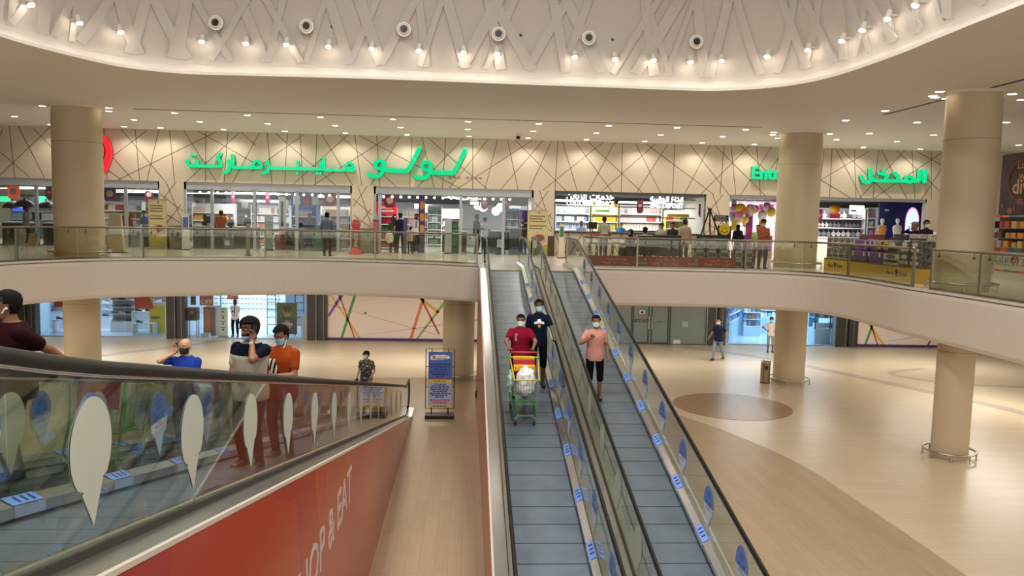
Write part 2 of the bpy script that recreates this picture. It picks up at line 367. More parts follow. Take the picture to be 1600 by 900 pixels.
# ---- upper shop wall with five openings
OPS = [(-22.0, -12.61), (-11.64, -4.81), (-3.92, 2.76), (3.64, 10.14), (11.15, 19.88)]
HD = 7.03
mb = MB().box((-26, YU, HD), (20.8, YU+.35, CEIL))
ed = [-26]+[e for o in OPS for e in o]+[20.8]
for i in range(0, len(ed), 2): mb.box((ed[i], YU, H), (ed[i+1], YU+.35, HD))
struct('wall_upper', mb, cream)
LN = """0,0 0,50 20,0|60,0 90,300|120,0 275,305|205,0 400,200|300,5 0,295|0,150 185,305|650,0 668,315|760,10 1025,325|845,10 872,325|920,15 640,225|990,20 920,325|1060,15 1090,325|1150,20 1355,340|640,110 830,325|640,240 755,320|750,318 1350,25|1240,20 1600,225|1287,20 1285,330|1425,25 1400,340|1500,25 1165,335|1505,25 1600,110|1600,70 1455,340
400,0 70,35 100,350|130,40 500,360|300,40 -30,275|195,45 180,345|275,45 295,350|380,45 370,350|415,45 605,360|565,50 235,350|528,48 880,370|618,50 660,360|660,55 1290,385|755,60 775,365|825,60 370,350|895,65 715,360|975,65 960,370|1040,70 1115,380|1090,75 1455,390|1185,80 1165,385|1275,85 1000,380|1355,85 1355,385|1435,90 1200,385|1505,90 1430,385|1575,90 1640,395|1700,95 1250,385|1640,95 1945,400
800,0 180,95 -80,395|240,95 105,395|285,100 268,400|320,100 410,400|550,105 185,395|410,105 630,405|495,105 820,410|630,110 475,400|690,110 683,405|780,110 930,410|880,115 550,405|860,115 1260,415|965,115 775,410|1018,115 1003,410|1125,120 1355,415|1230,120 1080,410|1280,120 1590,430|1325,120 1300,415|1370,120 1398,415|1475,120 1180,415|1440,120 1720,400|1530,125 1553,420|1620,120 1430,415
1200,0 350,140 330,320|330,325 630,145|400,140 385,435|430,140 585,440|460,140 770,440|540,145 550,440|330,325 520,440|690,150 655,440|715,150 870,445|845,150 575,435|815,150 1095,415|900,150 918,445|1085,155 660,440|935,150 1110,245|1110,215 960,445|1020,150 1020,450|65,180 40,300|100,130 -10,300|150,140 210,435|250,140 150,435"""
mb = MB()
def wall_line(x0, z0, x1, z1, lo, hi, y=YU):
    if abs(z1-z0) < 1e-6: return
    c = lambda z: (x0+(x1-x0)*(z-z0)/(z1-z0), z)
    (xa, za), (xb, zb) = ((x0, z0), (x1, z1)) if z0 > z1 else ((x1, z1), (x0, z0))
    if za > hi: xa, za = c(hi)
    if zb < lo: xb, zb = c(lo)
    if za <= zb: return
    L = hypot(xb-xa, zb-za); nx, nz = -(zb-za)/L*.012, (xb-xa)/L*.012
    mb.prism([(xa+nx, za+nz), (xa-nx, za-nz), (xb-nx, zb-nz), (xb+nx, zb+nz)], lambda a, b: (a, y-.004, b), lambda a, b: (a, y+.004, b))
first = True
for row in LN.split('\n'):
    head, *rest = row.split(' ', 1); ox, oy = map(int, head.split(','))
    for ln in rest[0].split('|'):
        (a, b), (c, d) = [tuple(map(int, q.split(','))) for q in ln.split()[-2:]]
        p = onY(ox+a/4, 200+oy+b/4, YU); q = onY(ox+c/4, 200+oy+d/4, YU)
        if abs(d-b) > 240:      # full-height grooves reach from header to ceiling
            e = (q-p)*.2; p, q = p-e, q+e
        wall_line(p.x, p.z, q.x, q.z, HD, CEIL)
def pier_lines(x0, x1, z0, z1, segs):
    for a, b, c, d in segs: wall_line(x0+a*(x1-x0), z0+b*(z1-z0), x0+c*(x1-x0), z0+d*(z1-z0), z0, z1)
for i, (x0, x1) in enumerate([(-12.61, -11.64), (-4.81, -3.92), (2.76, 3.64), (10.14, 11.15)]):
    pier_lines(x0+.03, x1-.03, 5.15, HD, [(.25, 1, .95, .12), (.72, 1, .02, .55), (0, .72, .98, .36), (.9, .5, .1, .0), (.05, .35, .95, .08)])
o = mb.build('trim_1', linem); o['kind'] = 'structure'
brown = M('brown_stone', '4a372b', .3, noise=.35, nscale=20)
for i, (x0, x1) in enumerate([(-12.61, -11.64), (-4.81, -3.92), (2.76, 3.64), (10.14, 11.15)]):
    struct('baseboard_upper', MB().box((x0-.01, YU-.02, H), (x1+.01, YU+.02, 5.12)), brown)
struct('wall_east_upper', MB().box((20.8, YU-.4, H), (32, YU+.35, CEIL)), cream)
# outer walls close the galleries
struct('wall_west', MB().box((-26.3, -6, 0), (-26, 62, CEIL)), cream)
struct('wall_east', MB().box((30, -6, 0), (30.3, 62, CEIL)), cream)
# ---- grooves and slots in the ceiling
slot = M('ceiling_slot', '3b352e', .6)
struct('trim_2', MB().box((-10.95, 26.27, CEIL-.006), (10.0, 26.36, CEIL+.01)), slot)
struct('trim_3', MB().box((12.2, 8, CEIL-.006), (12.3, 22.6, CEIL+.01)), slot)
# ---- balustrades along the slab edge
INS = offset(OPEN, .12)
glass_b = GLASS('balustrade_glass', 'eff1e6', .05); post_m = M('post_steel', '8d887c', .35, 1.)
def nearest(P, x, y): return min(range(len(P)), key=lambda i: (P[i][0]-x)**2+(P[i][1]-y)**2)
def balustrade(a, b, lab, cuts, posts):
    """glass rail from outline point a to point b (counter-clockwise); posts: arc positions"""
    i, j = nearest(INS, *a), nearest(INS, *b); n = len(INS); P = []
    while True:
        P.append(Vector((*INS[i], H)));
        if i == j: break
        i = (i+1) % n
    c = P[len(P)//2]; t = thing('glass_balustrade', lab, 'balustrade', c)
    MB().tube([p+Vector((0, 0, .98)) for p in P], .032, 8).build('handrail', post_m, t, smooth=True)
    MB().loft([[p+Vector((0, 0, .0)), p+Vector((0, 0, .05)), p*1+Vector((.0, .03, .05)), p+Vector((.0, .03, 0))] for p in P]).build('base_channel', post_m, t)
    L = [0]
    for k in range(len(P)-1): L.append(L[-1]+(P[k+1]-P[k]).length)
    def at(s):
        for k in range(len(P)-1):
            if L[k+1] >= s: return P[k].lerp(P[k+1], (s-L[k])/(L[k+1]-L[k]))
        return P[-1]
    N = max(1, round(L[-1]/1.9)); w_ = L[-1]/N
    for k in range(N):
        s0, s1 = k*w_+.012, (k+1)*w_-.012; q = [at(s0+(s1-s0)*g/6) for g in range(7)]; mb = MB(); rg = []
        for g, p in enumerate(q):
            d = (q[min(6, g+1)]-q[max(0, g-1)]).normalized(); nn = Vector((-d.y, d.x, 0))*.006
            rg.append([p-nn+Vector((0, 0, .05)), p+nn+Vector((0, 0, .05)), p+nn+Vector((0, 0, .93)), p-nn+Vector((0, 0, .93))])
        mb.loft(rg).build('glass_pane', glass_b, t)
        for s in (s0+.25, s1-.25):
            p = at(s); MB().cyl(p+Vector((0, 0, .86)), p+Vector((0, 0, .98)), .008, n=6).sph(p+Vector((0, 0, .84)), .03, 8, 6).build('clamp', steel_d, t)
    for s in [0.02]+[k*w_*2 for k in range(1, int(N/2)+1)]+[L[-1]-.02]:
        p = at(s); MB().box((p.x-.025, p.y-.04, H), (p.x+.025, p.y+.04, H+.98)).build('post', post_m, t)
    return t
balustrade((.28, 25.7), (-13.4, 8), 'long glass balustrade with steel handrail left of the moving walkways on the upper floor', None, None)
balustrade((11.3, 19.3), (3.75, 25.2), 'glass balustrade with steel handrail right of the moving walkways, in front of the kiosk', None, None)
balustrade((11.38, 6), (11.37, 18.5), 'glass balustrade in front of the round column on the right gallery', None, None)
# ================================================================ MOVING WALKWAYS (inclined)
red_m = M('red_cladding', 'c03a2a', .22); red_mm = None
def RED():
    """red panels with large soft orange shapes printed on them"""
    m = M('printed_red_panel', 'b23429', .18); nt = m.node_tree; b = nt.nodes['Principled BSDF']
    tc = nt.nodes.new('ShaderNodeTexCoord'); mp = nt.nodes.new('ShaderNodeMapping'); mp.inputs['Scale'].default_value = (0, .19, .21)
    vo = nt.nodes.new('ShaderNodeTexVoronoi'); vo.feature = 'F1'; vo.inputs['Scale'].default_value = 1.25
    rp = nt.nodes.new('ShaderNodeValToRGB'); rp.color_ramp.interpolation = 'CONSTANT'
    for e, (p, c) in zip(rp.color_ramp.elements, ((0, 'bd4728'), (.36, 'b0352e'))): e.position = p; e.color = (*rgb(c), 1)
    e = rp.color_ramp.elements.new(.55); e.color = (*rgb('b83f29'), 1)
    e = rp.color_ramp.elements.new(.72); e.color = (*rgb('a83230'), 1)
    nt.links.new(tc.outputs['Object'], mp.inputs[0]); nt.links.new(mp.outputs[0], vo.inputs['Vector']); nt.links.new(vo.outputs['Distance'], rp.inputs[0]); nt.links.new(rp.outputs[0], b.inputs['Base Color'])
    return m
redp = RED()
def PALLET():
    m = M('pallet_metal', '8797a5', .36, .75); nt = m.node_tree; b = nt.nodes['Principled BSDF']
    tc = nt.nodes.new('ShaderNodeTexCoord'); sp = nt.nodes.new('ShaderNodeSeparateXYZ'); nt.links.new(tc.outputs['Object'], sp.inputs[0])
    def wave(sock, per, duty, a, c):
        d = nt.nodes.new('ShaderNodeMath'); d.operation = 'DIVIDE'; d.inputs[1].default_value = per; nt.links.new(sp.outputs[sock], d.inputs[0])
        f = nt.nodes.new('ShaderNodeMath'); f.operation = 'FRACT'; nt.links.new(d.outputs[0], f.inputs[0])
        g = nt.nodes.new('ShaderNodeMath'); g.operation = 'LESS_THAN'; g.inputs[1].default_value = duty; nt.links.new(f.outputs[0], g.inputs[0]); return g
    g1 = wave('Y', .42, .045, 0, 0); g2 = wave('X', .0115, .5, 0, 0)
    mx = nt.nodes.new('ShaderNodeMix'); mx.data_type = 'RGBA'; mx.inputs['A'].default_value = (*rgb('97a6b2'), 1); mx.inputs['B'].default_value = (*rgb('77879a'), 1); nt.links.new(g2.outputs[0], mx.inputs['Factor'])
    nz = nt.nodes.new('ShaderNodeTexNoise'); nz.inputs['Scale'].default_value = 2.2; nz.inputs['Detail'].default_value = 5; nt.links.new(tc.outputs['Object'], nz.inputs['Vector'])
    m2 = nt.nodes.new('ShaderNodeMix'); m2.data_type = 'RGBA'; m2.blend_type = 'MULTIPLY'; m2.inputs['Factor'].default_value = .35
    rp = nt.nodes.new('ShaderNodeValToRGB'); rp.color_ramp.elements[0].position = .35; rp.color_ramp.elements[0].color = (.55, .55, .55, 1); rp.color_ramp.elements[1].position = .65
    nt.links.new(nz.outputs['Fac'], rp.inputs[0]); nt.links.new(mx.outputs['Result'], m2.inputs['A']); nt.links.new(rp.outputs[0], m2.inputs['B'])
    m3 = nt.nodes.new('ShaderNodeMix'); m3.data_type = 'RGBA'; m3.inputs['B'].default_value = (.06, .07, .08, 1); nt.links.new(m2.outputs['Result'], m3.inputs['A']); nt.links.new(g1.outputs[0], m3.inputs['Factor'])
    nt.links.new(m3.outputs['Result'], b.inputs['Base Color'])
    return m
palm = PALLET()
rubber = M('handrail_rubber', '0d0c0d', .38); wglass = GLASS('walkway_glass', 'f1f4ee', .055)
deckm = M('decking_steel', 'd2d5d6', .24, .95); combm = M('comb_plate', 'a9a59a', .35, .9); skirtm = M('skirt_steel', 'c9c9c4', .2, .95)
blue_st = M('blue_sticker', '5c80cc', .4); pale_st = M('pale_sticker', 'c9d6ec', .4); back_st = M('sticker_back', 'c3c9bb', .5); txt_d = M('dark_print', '22305e', .5); txt_r = M('red_print', 'b83a52', .5); txt_w = M('white_print', 'f2f2ee', .5)
def tear(n=20):
    """teardrop outline in sticker units: u across, v up (0 at the tip, 1 at the top)"""
    R = []; L = []
    for i in range(n+1):
        a = pi*i/n; R.append((.325*sin(a), .62+.38*cos(a)))
    P = [(x, v) for x, v in R if v >= .34]
    P += [(.13, .33), (.17, .335), (0, 0), (-.17, .30), (-.13, .30)]
    P += [(-x, v) for x, v in reversed(R) if v >= .34 and x > 1e-6]
    return P
TEAR = tear()
def walkway(name, label, xc, zf, ylo, yhi, outer, st_sides, square_sides, clad, e0=1.5, e1=2.3, glue=None):
    """xc centre line; zf(y) tread height on the slope; ylo/yhi the knees; outer: decking widths"""
    t = thing(name, label, 'moving walkway', (xc, ylo, 0))
    z0, z1 = zf(ylo), zf(yhi)
    ends = lambda e0, e1: [(ylo-e0, z0), (ylo, z0), (yhi, z1), (yhi+e1, z1)]
    def strip(xa, xb, dz0, dz1, P, nm, m, **k):
        mb = MB(); mb.loft([[(xc+xa, y, z+dz0), (xc+xb, y, z+dz0), (xc+xb, y, z+dz1), (xc+xa, y, z+dz1)] for y, z in P]); return mb.build(nm, m, t, **k)
    strip(-.46, .46, -.05, 0, [(ylo, z0), (yhi, z1)], 'pallet_band', palm)
    strip(-.50, .50, -.06, .004, [(yhi, z1), (yhi+e1+.5, z1)], 'landing_plate', combm); strip(-.50, .50, -.06, .008, [(ylo-e0-.1, z0), (ylo, z0)], 'landing_plate', combm)
    mb = MB()
    for i in range(46): mb.box((xc-.455+i*.02, yhi-.08, z1-.01), (xc-.447+i*.02, yhi+.1, z1+.012))
    mb.build('comb', M('comb_teeth', 'b9a02e', .5), t)
    E = ends(e0, e1+.2)
    for s in (-1, 1):
        mb = MB(); mb.loft([[(xc+s*.462, y, z-.06), (xc+s*.475, y, z-.06), (xc+s*.475, y, z+.10), (xc+s*.462, y, z+.10)] for y, z in E]); mb.build('skirt', skirtm, t)
        mb = MB(); mb.loft([[(xc+s*.455, y, z+.008), (xc+s*.463, y, z+.008), (xc+s*.463, y, z+.028), (xc+s*.455, y, z+.028)] for y, z in E[1:3]]); mb.build('safety_brush', black, t)
        mb = MB(); mb.loft([[(xc+s*.462, y, z+.10), (xc+s*.545, y, z+.145), (xc+s*.555, y, z+.145), (xc+s*.555, y, z-.1), (xc+s*.475, y, z-.1)] for y, z in E]); mb.build('inner_decking', deckm, t)
        ow = outer[0] if s < 0 else outer[1]
        mb = MB(); mb.loft([[(xc+s*.57, y, z+.06), (xc+s*(.57+ow), y, z+.045), (xc+s*(.57+ow), y, z-.06), (xc+s*.57, y, z-.06)] for y, z in E]); mb.build('outer_decking', deckm, t)
        mb = MB(); mb.loft([[(xc+s*.556, y, z+.10), (xc+s*.572, y, z+.10), (xc+s*.572, y, z+.05), (xc+s*.556, y, z+.05)] for y, z in E]); mb.build('glass_channel', steel_d, t)
        # panes
        hz = .90
        N = max(1, round((yhi-ylo+e0+e1)/2.42)); ys = [ylo-e0+k*2.42 for k in range(N+1)]; ys = [y for y in ys if y < yhi+e1-.1]+[yhi+e1]
        zz = lambda y: z0 if y < ylo else z1 if y > yhi else zf(y)
        for a, b in zip(ys[:-1], ys[1:]):
            q = sorted([a+.012, b-.012]+[k for k in (ylo, yhi) if a+.02 < k < b-.02]); mb = MB()
            mb.loft([[(xc+s*.561, y, zz(y)+.09), (xc+s*.567, y, zz(y)+.09), (xc+s*.567, y, zz(y)+hz), (xc+s*.561, y, zz(y)+hz)] for y in q]); mb.build('glass_pane', wglass, t)
        # handrail: up the slope, level, round the newel
        x = xc+s*.575; R = .40
        path = [(x, ylo-e0+.2, z0+.13)]+[(x, ylo-e0-R*sin(pi*k/8), z0+.53-R*cos(pi*k/8)) for k in range(9)]
        g = (z1-z0)/(yhi-ylo)
        mid = [(x, ylo-.7, z0+.93), (x, ylo-.35, z0+.935), (x, ylo, z0+.955), (x, ylo+.35, z0+.93+g*.35+.01), (x, ylo+.8, z0+.93+g*.8)]
        mid += [(x, ylo+(yhi-ylo)*k/12, zf(ylo+(yhi-ylo)*k/12)+.93) for k in range(1, 12)]
        mid += [(x, yhi-.8, z1-g*.8+.93), (x, yhi-.35, z1-g*.35+.92), (x, yhi, z1+.915), (x, yhi+.4, z1+.93)]
        end = [(x, yhi+e1+R*sin(pi*k/8), z1+.53+R*cos(pi*k/8)) for k in range(9)]+[(x, yhi+e1-.2, z1+.13)]
        MB().tube(path+mid+end, .042, 10, ry=.024, up=(1, 0, 0)).build('handrail', rubber, t, smooth=True)
        gd = MB(); gd.tube([(p[0], p[1], p[2]-.03) for p in path[2:]+mid+end[:-1]], .012, 6, ry=.02, up=(1, 0, 0)); gd.build('handrail_guide', chrome, t, smooth=True)
        # newel glass ends
        for yy, zb, sg in ((ylo-e0, z0, -1), (yhi+e1, z1, 1)):
            poly = [(yy, zb+.09), (yy, zb+.92)]+[(yy+sg*.39*sin(pi*k/10), zb+.53+.39*cos(pi*k/10)) for k in range(11)]
            MB().prism(poly, lambda a, b: (xc+s*.561, a, b), lambda a, b: (xc+s*.567, a, b)).build('glass_end', wglass, t)
    # stickers on the glass
    for s, ylist, inward in st_sides:
        for y in ylist:
            xs = xc+s*.5600; zb = zf(y)+.20; h = .60
            mb = MB(); mb.prism(TEAR, lambda u, v: (xs-s*.001, y+u*h, zb+v*h), lambda u, v: (xs, y+u*h, zb+v*h))
            st = mb.build('sticker', pale_st, t); st['label'] = 'teardrop sticker with blue top and writing on the glass'
            mb = MB(); top = [p for p in TEAR if p[1] > .52]; mb.prism(top, lambda u, v: (xs-s*.002, y+u*h*.99, zb+v*h), lambda u, v: (xs-s*.001, y+u*h*.99, zb+v*h)); mb.build('sticker_head', blue_st, st)
            uu = (0, (1 if s < 0 else -1), 0)
            mb = MB()
            for k, (tx, sz) in enumerate(((arabic('قف هنا'), .085), )): text_mb(tx, .075, (xs-s*.0022, y, zb+.60*h), uu, (0, 0, 1), .0004, mb=mb)
            for k in range(3): mb.add([(xs-s*.0024, y-.07, zb+(.86-k*.05)*h), (xs-s*.0024, y+.07, zb+(.86-k*.05)*h), (xs-s*.0024, y+.07, zb+(.875-k*.05)*h), (xs-s*.0024, y-.07, zb+(.875-k*.05)*h)], [(0, 1, 2, 3)])
            mb.build('writing', txt_d, st)
            mb = MB(); text_mb('Please stand here', .028, (xs-s*.0022, y, zb+.47*h), uu, (0, 0, 1), .0004, mb=mb); text_mb(arabic('رجاء'), .06, (xs-s*.0022, y, zb+.52*h), uu, (0, 0, 1), .0004, mb=mb); mb.build('writing', txt_r, st)
            mb = MB(); mb.prism(TEAR, lambda u, v: (xc+s*.5675, y+u*h, zb+v*h), lambda u, v: (xc+s*.5685, y+u*h, zb+v*h)); mb.build('sticker_back', back_st, st)
    for s, ylist in square_sides:
        for y in ylist:
            P = [(xc+s*.468, .106), (xc+s*.543, .150)]; mb = MB(); nrm = .003
            mb.loft([[(P[0][0], yy, zf(yy)+P[0][1]), (P[1][0], yy, zf(yy)+P[1][1]), (P[1][0], yy, zf(yy)+P[1][1]+nrm), (P[0][0], yy, zf(yy)+P[0][1]+nrm)] for yy in (y-.17, y+.17)])
            st = mb.build('sticker', M('bright_blue_sticker', '6a98ee', .4), t); st['label'] = 'square blue sticker on the decking'
            mb = MB()
            for k in range(3):
                yy = y-.08+k*.08; mb.add([(P[0][0]+s*.012, yy, zf(yy)+P[0][1]+.0115), (P[1][0]-s*.012, yy, zf(yy)+P[1][1]-.001), (P[1][0]-s*.012, yy+.03, zf(yy+.03)+P[1][1]-.001), (P[0][0]+s*.012, yy+.03, zf(yy+.03)+P[0][1]+.0115)], [(0, 1, 2, 3)])
            mb.build('writing', txt_d, st)
            mb = MB(); mb.loft([[(xc+s*.4605, yy, zf(yy)+.03), (xc+s*.4615, yy, zf(yy)+.03), (xc+s*.4615, yy, zf(yy)+.098), (xc+s*.4605, yy, zf(yy)+.098)] for yy in (y-.17, y+.17)]); mb.build('sticker_lower_half', M('sticker_pale_blue', 'a9b9e6', .4), st)
    # truss cladding below
    xa, xb = xc-.57-outer[0], xc+.57+outer[1]
    for nm, x, mm in (('cladding', xa, clad[0]), ('cladding', xb, clad[1])):
        if mm is None: continue
        sg = -1 if x == xa else 1
        P = [(ylo-e0-.2, 0.0), (yhi+e1+.1, 0.0), (yhi+e1+.1, z1+.03), (yhi, z1+.03), (ylo, z0+.03), (ylo-e0-.2, z0+.03)]
        P = [p for i, p in enumerate(P) if p != P[i-1]]
        o = MB().prism(P, lambda a, b: (x+sg*.006, a, b), lambda a, b: (x-sg*.03, a, b)).build(nm, mm, t)
        mb = MB(); mb.loft([[(x+sg*.010, y, z+.020), (x+sg*.010, y, z+.05), (x-sg*.02, y, z+.05), (x-sg*.02, y, z+.022)] for y, z in E]); mb.build('edge_trim', M('cladding_edge', 'd9cfc0', .4), t)
    return t
T_R = tan(radians(12.0)); YC = 22.75
zr = lambda y: H+(y-YC)*T_R
yr0 = YC-H/T_R
T_L = .2225
zl = lambda y: 4.24-T_L*(y-3.19)-.05

ST = lambda a, n, d: [a+k*d for k in range(n)]
walkway('moving_walkway', 'inclined moving walkway rising to the upper floor between red panels, carrying the green shopping cart', 1.14, zr, yr0, YC, (.19, .19), [(1, ST(8.36, 11, 1.3), 1), (-1, ST(8.2, 11, 1.3), 1)], [(1, ST(8.2, 11, 1.27))], (redp, None))
walkway('moving_walkway', 'inclined moving walkway carrying the person in the pink polo shirt', 2.68, zr, yr0, YC, (.19, .12), [(1, ST(8.5, 11, 1.27), 1), (-1, ST(8.9, 11, 1.3), 1)], [(1, ST(8.55, 11, 1.27))], (None, redp))
YTL = 3.19+(4.24-.05-H)/T_L; YBL = 3.19+(4.24-.05)/T_L
walkway('moving_walkway', 'descending moving walkway with red side panel reading SHOP & EAT', -2.26, zl, YTL, YBL, (.19, .19), [(1, ST(3.55, 14, 1.29), 1), (-1, ST(4.6, 13, 1.3), 1)], [(-1, ST(4.9, 12, 1.32)), (1, ST(5.3, 12, 1.32))], (None, redp), .4, .9)
walkway('moving_walkway', 'descending moving walkway farthest left, carrying the person in the maroon shirt', -3.80, zl, YTL, YBL, (.19, .19), [(1, ST(4.3, 13, 1.3), 1), (-1, ST(4.2, 13, 1.3), 1)], [(-1, ST(4.5, 12, 1.32))], (redp, None), .4, .9)
# ================================================================ LIGHT FITTINGS
lens = M('downlight_lens', 'ffffff', .4, 0, 'fff0da', 14); trimm = M('downlight_trim', 'e8e2d6', .4)
lens_s = M('spotlight_lens', 'ffffff', .4, 0, 'fff3e0', 60); bodym = M('spotlight_body', 'cfc8bc', .4)
ROWS = [('in the row along the ceiling slot', 27.05, [-9.9, -7.5, -5.05, -2.6, -.05, 2.4, 4.85, 7.25, 9.7]),
        ('in the middle row before the shop wall', 29.35, [-16.4, -12.2, -9.85, -7.4, -4.95, -2.55, -.05, 2.4, 4.8, 7.25, 9.65, 11.8, 14.1, 16.5, 21.4]),
        ('in the row beside the shop wall', 31.8, [-16.4, -13.6, -12.2, -9.75, -7.35, -4.95, -2.5, 0., 2.4, 4.8, 7.2, 9.6, 11.8, 14.1, 16.45, 18.9]),
        ('in the row beside the right column', None, [(11.8, 24.02), (11.87, 21.84), (11.83, 19.4), (14.2, 27.1), (14.1, 24.0), (16.5, 27.0), (14.1, 19.37), (16.6, 23.4), (16.6, 19.4)])]
proto = None; nlab = 0
for lab, y, xs in ROWS:
    for k, x in enumerate(xs):
        if y is None: x, yy = x
        else: yy = y
        if hypot(x-CL[0], yy-CL[1]) < .9 or hypot(x-C1[0], yy-C1[1]) < .9 or hypot(x-C2[0], yy-C2[1]) < .8: continue
        lb = 'round recessed ceiling downlight, %s from the left %s' % (ordinal(k), lab)
        if proto is None:
            proto = thing('ceiling_downlight', lb, 'light', (x, yy, CEIL), 0, 'recessed downlights of the flat ceiling')
            MB().lathe((0, 0, 0), [(.10, .0), (.125, -.012), (.14, -.012), (.145, 0)], 24).build('trim_ring', trimm, proto, smooth='a', local=True)
            MB().lathe((0, 0, 0), [(.001, -.006), (.10, -.006), (.10, .0)], 20).build('lens', lens, proto, local=True)
        else: dup(proto, (x, yy, CEIL), label=lb)
        spot('downlight_lamp', (x, yy, CEIL-.03), DOWN_W)
# six lights in a ring round each big column head
for c, r, lab in ((CL, .74, 'round the head of the column beside the red sign'), (C1, .73, 'round the head of the column before the Entrance sign'), (C2, .62, 'round the head of the nearest right column')):
    for k, a in enumerate((-2, 50, 100, 140, 182)):
        a = radians(a); dup(proto, (c[0]+(r+.30)*cos(a), c[1]+(r+.30)*sin(a), CEIL), label='small downlight, one of the five '+lab, group='downlights '+lab)
# spotlights on the dome wall
def dome_hit(px, py):
    d = ray(px, py)
    best = None
    Q = offset(OCU, .1)
    for i in range(len(Q)):
        (x1, y1), (x2, y2) = Q[i-1], Q[i]; den = d.x*(y2-y1)-d.y*(x2-x1)
        if abs(den) < 1e-9: continue
        t = (x1*(y2-y1)-y1*(x2-x1))/den; s = (x1*d.y-y1*d.x)/den
        if 0 <= s <= 1 and t > 1: best = (t, (i-1+s)/len(Q)) if best is None or t > best[0] else best
    t, u = best; return u % 1., CAM.z+d.z*t
SP = [(38, 3), (116, 32), (183, 47), (318, 63), (387, 66), (450, 68), (515, 71), (582, 74), (655, 77), (724, 80), (776, 82), (897, 87), (960, 90), (1019, 92), (1077, 95), (1128, 93), (1202, 86), (1269, 75), (1324, 60), (1358, 43), (1398, 25), (1443, 3)]
pr_s = None
for k, (px, py) in enumerate(SP):
    u, z = dome_hit(px, py); p = dome_pt(u, z); q = dome_pt(u+.002, z); tn = (q-p); tn.z = 0; tn.normalize(); nrm = Vector((-tn.y, tn.x, 0))
    lb = 'bright spotlight on the dome wall, %s of the row from the left' % ordinal(k)
    a = atan2(nrm.y, nrm.x)-pi/2; loc = p+nrm*.14
    if pr_s is None:
        t = pr_s = thing('dome_spotlight', lb, 'light', loc, a, 'spotlights in a row on the dome wall')
        MB().cyl((0, 0, .10), (0, .05, -.06), .055, .07, 16).build('housing', bodym, t, smooth='a', local=True)
        MB().cyl((0, .05, -.062), (0, .055, -.075), .06, n=16).sph((0, .055, -.07), (.062, .062, .035), 14, 8).build('lens', lens_s, t, local=True, smooth=True)
        MB().box((-.06, -.16, -.02), (-.05, 0, .02)).box((.05, -.16, -.02), (.06, 0, .02)).box((-.06, -.19, -.04), (.06, -.15, .04)).build('bracket', bodym, t, local=True)
    else: t = dup(pr_s, loc, a, lb)
    o = spot('dome_spot_lamp', loc+nrm*.07-Vector((0, 0, .15)), SPOT_W, (1, .95, .86), 120, .8, .04)
    o.rotation_euler = (radians(-8), 0, a)
NZ = [(342, 33), (482, 38), (632, 43), (778, 50), (918, 56), (1085, 62)]
for k, (px, py) in enumerate(NZ):
    u, z = dome_hit(px, py+6); p = dome_pt(u, z); q = dome_pt(u+.002, z); tn = (q-p); tn.z = 0; tn.normalize(); a = atan2(tn.x, -tn.y)-pi/2
    t = thing('air_nozzle', 'round air nozzle with dark mouth on the dome wall, %s from the left' % ordinal(k), 'air vent', p+Vector((-sin(a), cos(a), 0))*.10, a, 'air nozzles on the dome wall')
    d = Vector((0, 1, -.15)).normalized(); R = lambda r, y: [(r*cos(2*pi*i/28), y, r*sin(2*pi*i/28)) for i in range(28)]
    MB().loft([R(.17, -.02), R(.17, .03), R(.15, .04), R(.135, .02)], cap=False).build('collar', ceilm, t, smooth='a', local=True)
    MB().loft([R(.135, .02), R(.125, .05), R(.10, .065), R(.085, .05), R(.08, 0)], cap=False).build('nozzle', bodym, t, smooth='a', local=True)
    MB().cyl((0, .0, 0), (0, .045, 0), .086, n=24).build('mouth', black, t, local=True)
for k, (px, py) in enumerate([(365, 33), (520, 38), (660, 46), (813, 51), (956, 58)]):
    u, z = dome_hit(px, py+5); p = dome_pt(u, z)
    tag(MB().sph(p, .035, 10, 6).build('smoke_detector', steel_d), 'tiny round detector on the dome wall, %s from the left' % ordinal(k), 'detector', 'detectors between the air nozzles')
# ================================================================ THE SUPERMARKET ON THE UPPER FLOOR
storeceil = M('shop_dark_ceiling', '1d1e20', .7); shopfl = M('shop_floor_white', 'e4e4e0', .12); shopw = M('shop_white_wall', 'd9dad8', .6)
YB = 60.0; SHC = 6.95
struct('wall_shop_back', MB().box((-26, YB, H), (24, YB+.2, CEIL)), shopw)
struct('ceiling_shop', MB().box((-26, YU+.36, SHC), (24, YB, SHC+.1)), storeceil)
struct('wall_shop_partition', MB().box((3.1, YU+.36, H), (3.3, 40, SHC)), shopw)
struct('wall_shop_partition_2', MB().box((10.5, YU+.36, H), (10.7, 44, SHC)), shopw)
struct('floor_8', MB().box((-26, YU+.5, H), (24, YB, H+.006)), shopfl)
# open grid of black slats under the shop ceiling
mb = MB()
for k in range(60): mb.box((-4.0+k*.115, YU+.7, 6.84), (-3.97+k*.115, YB-.3, 6.93))
o = mb.build('ceiling_slats', M('slat_grey', '55565a', .5)); o['kind'] = 'structure'
for k, (x, y) in enumerate([(-19, 36), (-14.5, 38.5), (-10, 35.5), (-6, 38.5), (-1.5, 35.5), (1, 39), (5, 35.5), (8.5, 36.5), (13, 36), (17, 36), (-22, 38), (-20, 47), (-12, 47), (-4, 47), (2, 48), (6, 42), (-16, 55), (-6, 55), (3, 55)]):
    area('shop_lamp', (x, y, 6.80), 2.6, 1.6, 75 if 3.2 < x < 10.5 else 125, WHITE)
